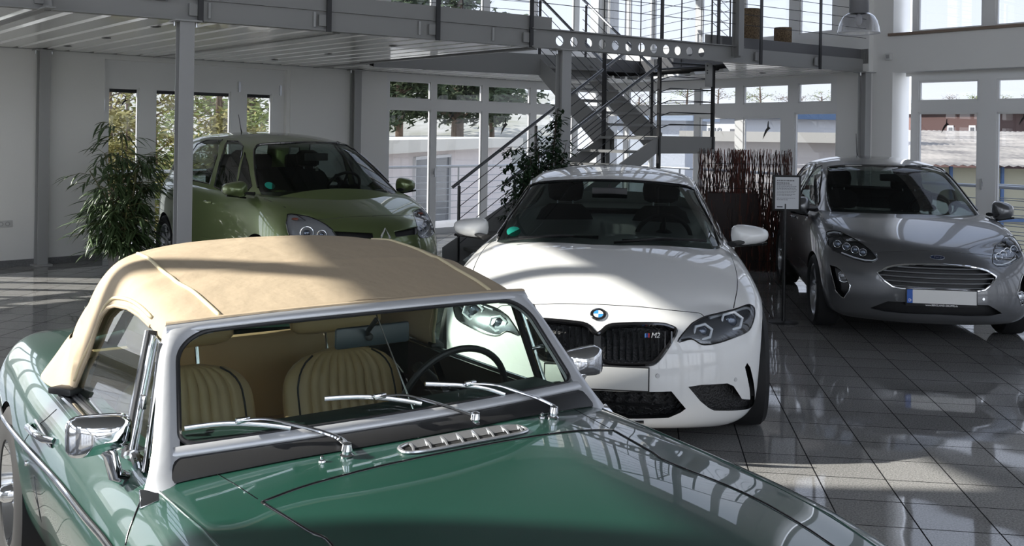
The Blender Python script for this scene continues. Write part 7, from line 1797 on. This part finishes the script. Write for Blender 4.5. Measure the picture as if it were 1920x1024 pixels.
    while k*1.25 < min(L, 22): part('panel_frame', lambda mb: mb.beam(a+dd*k*1.25-nn*.03+V((0, 0, -3)), a+dd*k*1.25-nn*.03+V((0, 0, ze-.02)), .07, .07), mat('frame_blue', (.10, .18, .36), .6), sh_); k += 1
    part('panel_band', lambda mb: mb.beam(a-nn*.04+V((0, 0, ze-1.35)), b-nn*.04+V((0, 0, ze-1.35)), .06, .08), mat('frame_blue', (.10, .18, .36), .6), sh_)
    # trees
    bark = mat('pine_bark', (.11, .075, .055), .9, noise=(8, (.2, .14, .1))); pg = [mat('pine_green', (.05, .075, .03), .8), mat('larch_yellow', (.26, .23, .07), .8), mat('spring_green', (.22, .26, .08), .8), mat('bare_twigs', (.20, .16, .12), .9)]
    def tree(name, lab, px, D, zg, h, tr, crown, m, kind, cat='tree', group=None, n=900, cz=None):
        x = (px-960)/1840*D; e = empty(name, (x, D, zg), 0, lab, cat, group); t = MB(); f = MB(); lean = rnd.uniform(-.05, .05)
        top = h*.95; t.tube([V((0, 0, 0)), V((lean*h*.4, 0, h*.4)), V((lean*h, 0, top))], [tr, tr*.8, tr*.25], 8)
        cz = cz or (h*.45, h)
        nb = 26
        for k in range(nb):
            zz = cz[0]+(cz[1]-cz[0])*rnd.random(); a = rnd.uniform(0, 2*PI); R_ = crown*(1-.5*(zz-cz[0])/(cz[1]-cz[0]+.01)) if kind == 'pine' else crown*math.sqrt(max(.05, 1-((zz-(cz[0]+cz[1])/2)/((cz[1]-cz[0])/2))**2))
            R_ *= rnd.uniform(.5, 1.05); tip = V((lean*zz+R_*math.cos(a), R_*math.sin(a), zz+(rnd.uniform(-.1, .25) if kind != 'pine' else rnd.uniform(-.15, .1))*R_)); t.tube([V((lean*zz, 0, zz-.2*R_)), tip*.5+V((lean*zz, 0, zz))*.5, tip], [tr*.18, tr*.1, tr*.03], 5)
            for _ in range(n//nb):
                u = rnd.random()**.6; c = V((lean*zz, 0, zz)).lerp(tip, u)+V((rnd.gauss(0, .12*crown), rnd.gauss(0, .12*crown), rnd.gauss(0, .07*crown))); s = rnd.uniform(.05, .12)*(crown/1.6)**.5*(1.5 if kind == 'pine' else 1)
                d = V((rnd.gauss(0, 1), rnd.gauss(0, 1), rnd.gauss(0, .5))).normalized(); w = d.orthogonal().normalized()*s*.35
                if kind == 'bare': f.tube([c, c+d*s*3+V((0, 0, s))], .012, 3, cap=False)
                else: f.add([c-d*s, c+w, c+d*s, c-w], [(0, 1, 2, 3)])
        t.build('trunk', bark, e, smooth=True); f.build('foliage', m, e, recalc=False)
    tree('pine_tree', 'pine with reddish trunk standing behind the annexe left', 749, 38, -.4, 9, .17, 2.6, pg[0], 'pine', n=5200, cz=(2.3, 7.5))
    tree('pine_tree', 'pine with thick dark trunk behind the annexe centre', 857, 41, -.2, 9, .29, 3.4, pg[0], 'pine', n=6500, cz=(2.3, 7.5))
    tree('pine_tree', 'pine behind the annexe at the right end of the tall window row', 925, 44, .0, 8.5, .13, 2.8, pg[0], 'pine', n=4000, cz=(2.2, 7))
    tree('pine_tree', 'pine with reddish trunk in the right pane of the left window', 470, 32, -1.0, 9, .2, 2.4, pg[2], 'pine', n=1800, cz=(2.9, 9))
    for i, (px, D, h, cr_, mi, kd) in enumerate(((215, 23, 6.5, 1.6, 1, 'leaf'), (255, 27, 7, 1.8, 3, 'bare'), (305, 22, 6.0, 1.5, 1, 'leaf'), (340, 26, 7.5, 2.2, 2, 'leaf'), (395, 24, 7, 1.9, 2, 'leaf'), (430, 30, 6.5, 1.6, 3, 'bare'), (130, 25, 6.5, 1.9, 2, 'leaf'), (20, 26, 7, 2.2, 2, 'leaf'))):
        tree('garden_tree', ['yellow-green budding tree', 'bare twiggy tree', 'yellow-green budding tree', 'pale green spring tree', 'pale green spring tree', 'bare twiggy tree', 'pale green spring tree', 'pale green spring tree'][i]+' outside the left window, '+['leftmost visible', 'second from the left', 'in the wide pane left part', 'behind the tall column', 'right of the tall column', 'at the right edge of the wide pane', 'hidden behind the wall', 'far left hidden behind the wall'][i], px, D, -2.8, h, .10, cr_, pg[mi], kd, n=1500 if kd == 'leaf' else 700, cz=(1.6, h))
    for i, (px, D, lb) in enumerate(((228, 20, 'dense budding shrub low outside the left window, leftmost'), (318, 21.5, 'dense budding shrub low outside the left window, left of the tall column'), (405, 20.5, 'dense budding shrub low outside the left window, right of the tall column'), (484, 22.5, 'dense budding shrub low outside the left window in its right pane'))):
        tree('garden_shrub', lb, px, D, -2.6, 4.6, .05, 1.25, pg[(1, 2, 1, 2)[i]], 'leaf', 'shrub', n=2600, cz=(.6, 4.6))
    tree('pine_tree', 'large dark pine crown seen above the deck', 700, 46, -2, 15, .15, 4.2, pg[0], 'pine', n=3000, cz=(6.0, 15))
    # distant hedge of trees
    for i in range(16):
        px = 1180+i*50+rnd.uniform(-12, 12); D = 120+rnd.uniform(-10, 20); tree('distant_tree', 'pale spring tree in the distant tree line beyond the right buildings', px, D, -3, rnd.uniform(8.6, 11.6), .3, 3.0, pg[2] if i % 3 else pg[3], 'leaf', group='distant tree line', n=900, cz=(3, 10.5))
# ================================================================== light
def build_light():
    w = bpy.data.worlds.new('sky'); SC.world = w; w.use_nodes = True; nt = w.node_tree; bg = nt.nodes['Background']; L = nt.links
    tc = nt.nodes.new('ShaderNodeTexCoord'); sp = nt.nodes.new('ShaderNodeSeparateXYZ'); L.new(tc.outputs['Generated'], sp.inputs[0])
    rp = nt.nodes.new('ShaderNodeValToRGB'); e = rp.color_ramp.elements; e[0].position = .0; e[0].color = (.90, .93, .98, 1); e[1].position = .6; e[1].color = (.66, .77, 1.0, 1)
    m = e.new(.12); m.color = (.82, .88, 1.0, 1)
    L.new(sp.outputs['Z'], rp.inputs['Fac'])
    nz = nt.nodes.new('ShaderNodeTexNoise'); nz.inputs['Scale'].default_value = 2.2; nz.inputs['Detail'].default_value = 5; L.new(tc.outputs['Generated'], nz.inputs['Vector'])
    r2 = nt.nodes.new('ShaderNodeValToRGB'); r2.color_ramp.elements[0].position = .48; r2.color_ramp.elements[1].position = .75; r2.color_ramp.elements[0].color = (0, 0, 0, 1); r2.color_ramp.elements[1].color = (.6, .6, .6, 1); L.new(nz.outputs['Fac'], r2.inputs['Fac'])
    mx = nt.nodes.new('ShaderNodeMix'); mx.data_type = 'RGBA'; L.new(r2.outputs['Color'], mx.inputs['Factor']); L.new(rp.outputs['Color'], mx.inputs['A']); mx.inputs['B'].default_value = (.95, .96, 1, 1)
    L.new(mx.outputs['Result'], bg.inputs['Color']); bg.inputs['Strength'].default_value = SKY
    sd = bpy.data.lights.new('sun', 'SUN'); sd.energy = SUN; sd.angle = math.radians(.53); sd.color = (1, .96, .88); so = bpy.data.objects.new('sun', sd); C.objects.link(so)
    d = V((-math.cos(SUN_EL)*math.cos(SUN_AZ), math.cos(SUN_EL)*math.sin(SUN_AZ), math.sin(SUN_EL)))
    so.rotation_euler = d.to_track_quat('Z', 'Y').to_euler(); so.location = d*30
    SC.view_settings.view_transform = 'Standard'; SC.view_settings.look = 'None'; SC.view_settings.gamma = 1; SC.view_settings.exposure = EXPO; SC.view_settings.use_curve_mapping = False
make_camera()
wA_, wB_, wC_ = build_hall(); WALLS = {'A': wA_, 'B': wB_, 'C': wC_}
build_props(); build_outside()
build_coupe(); build_hatchback(); build_minivan(); build_roadster()
build_light()
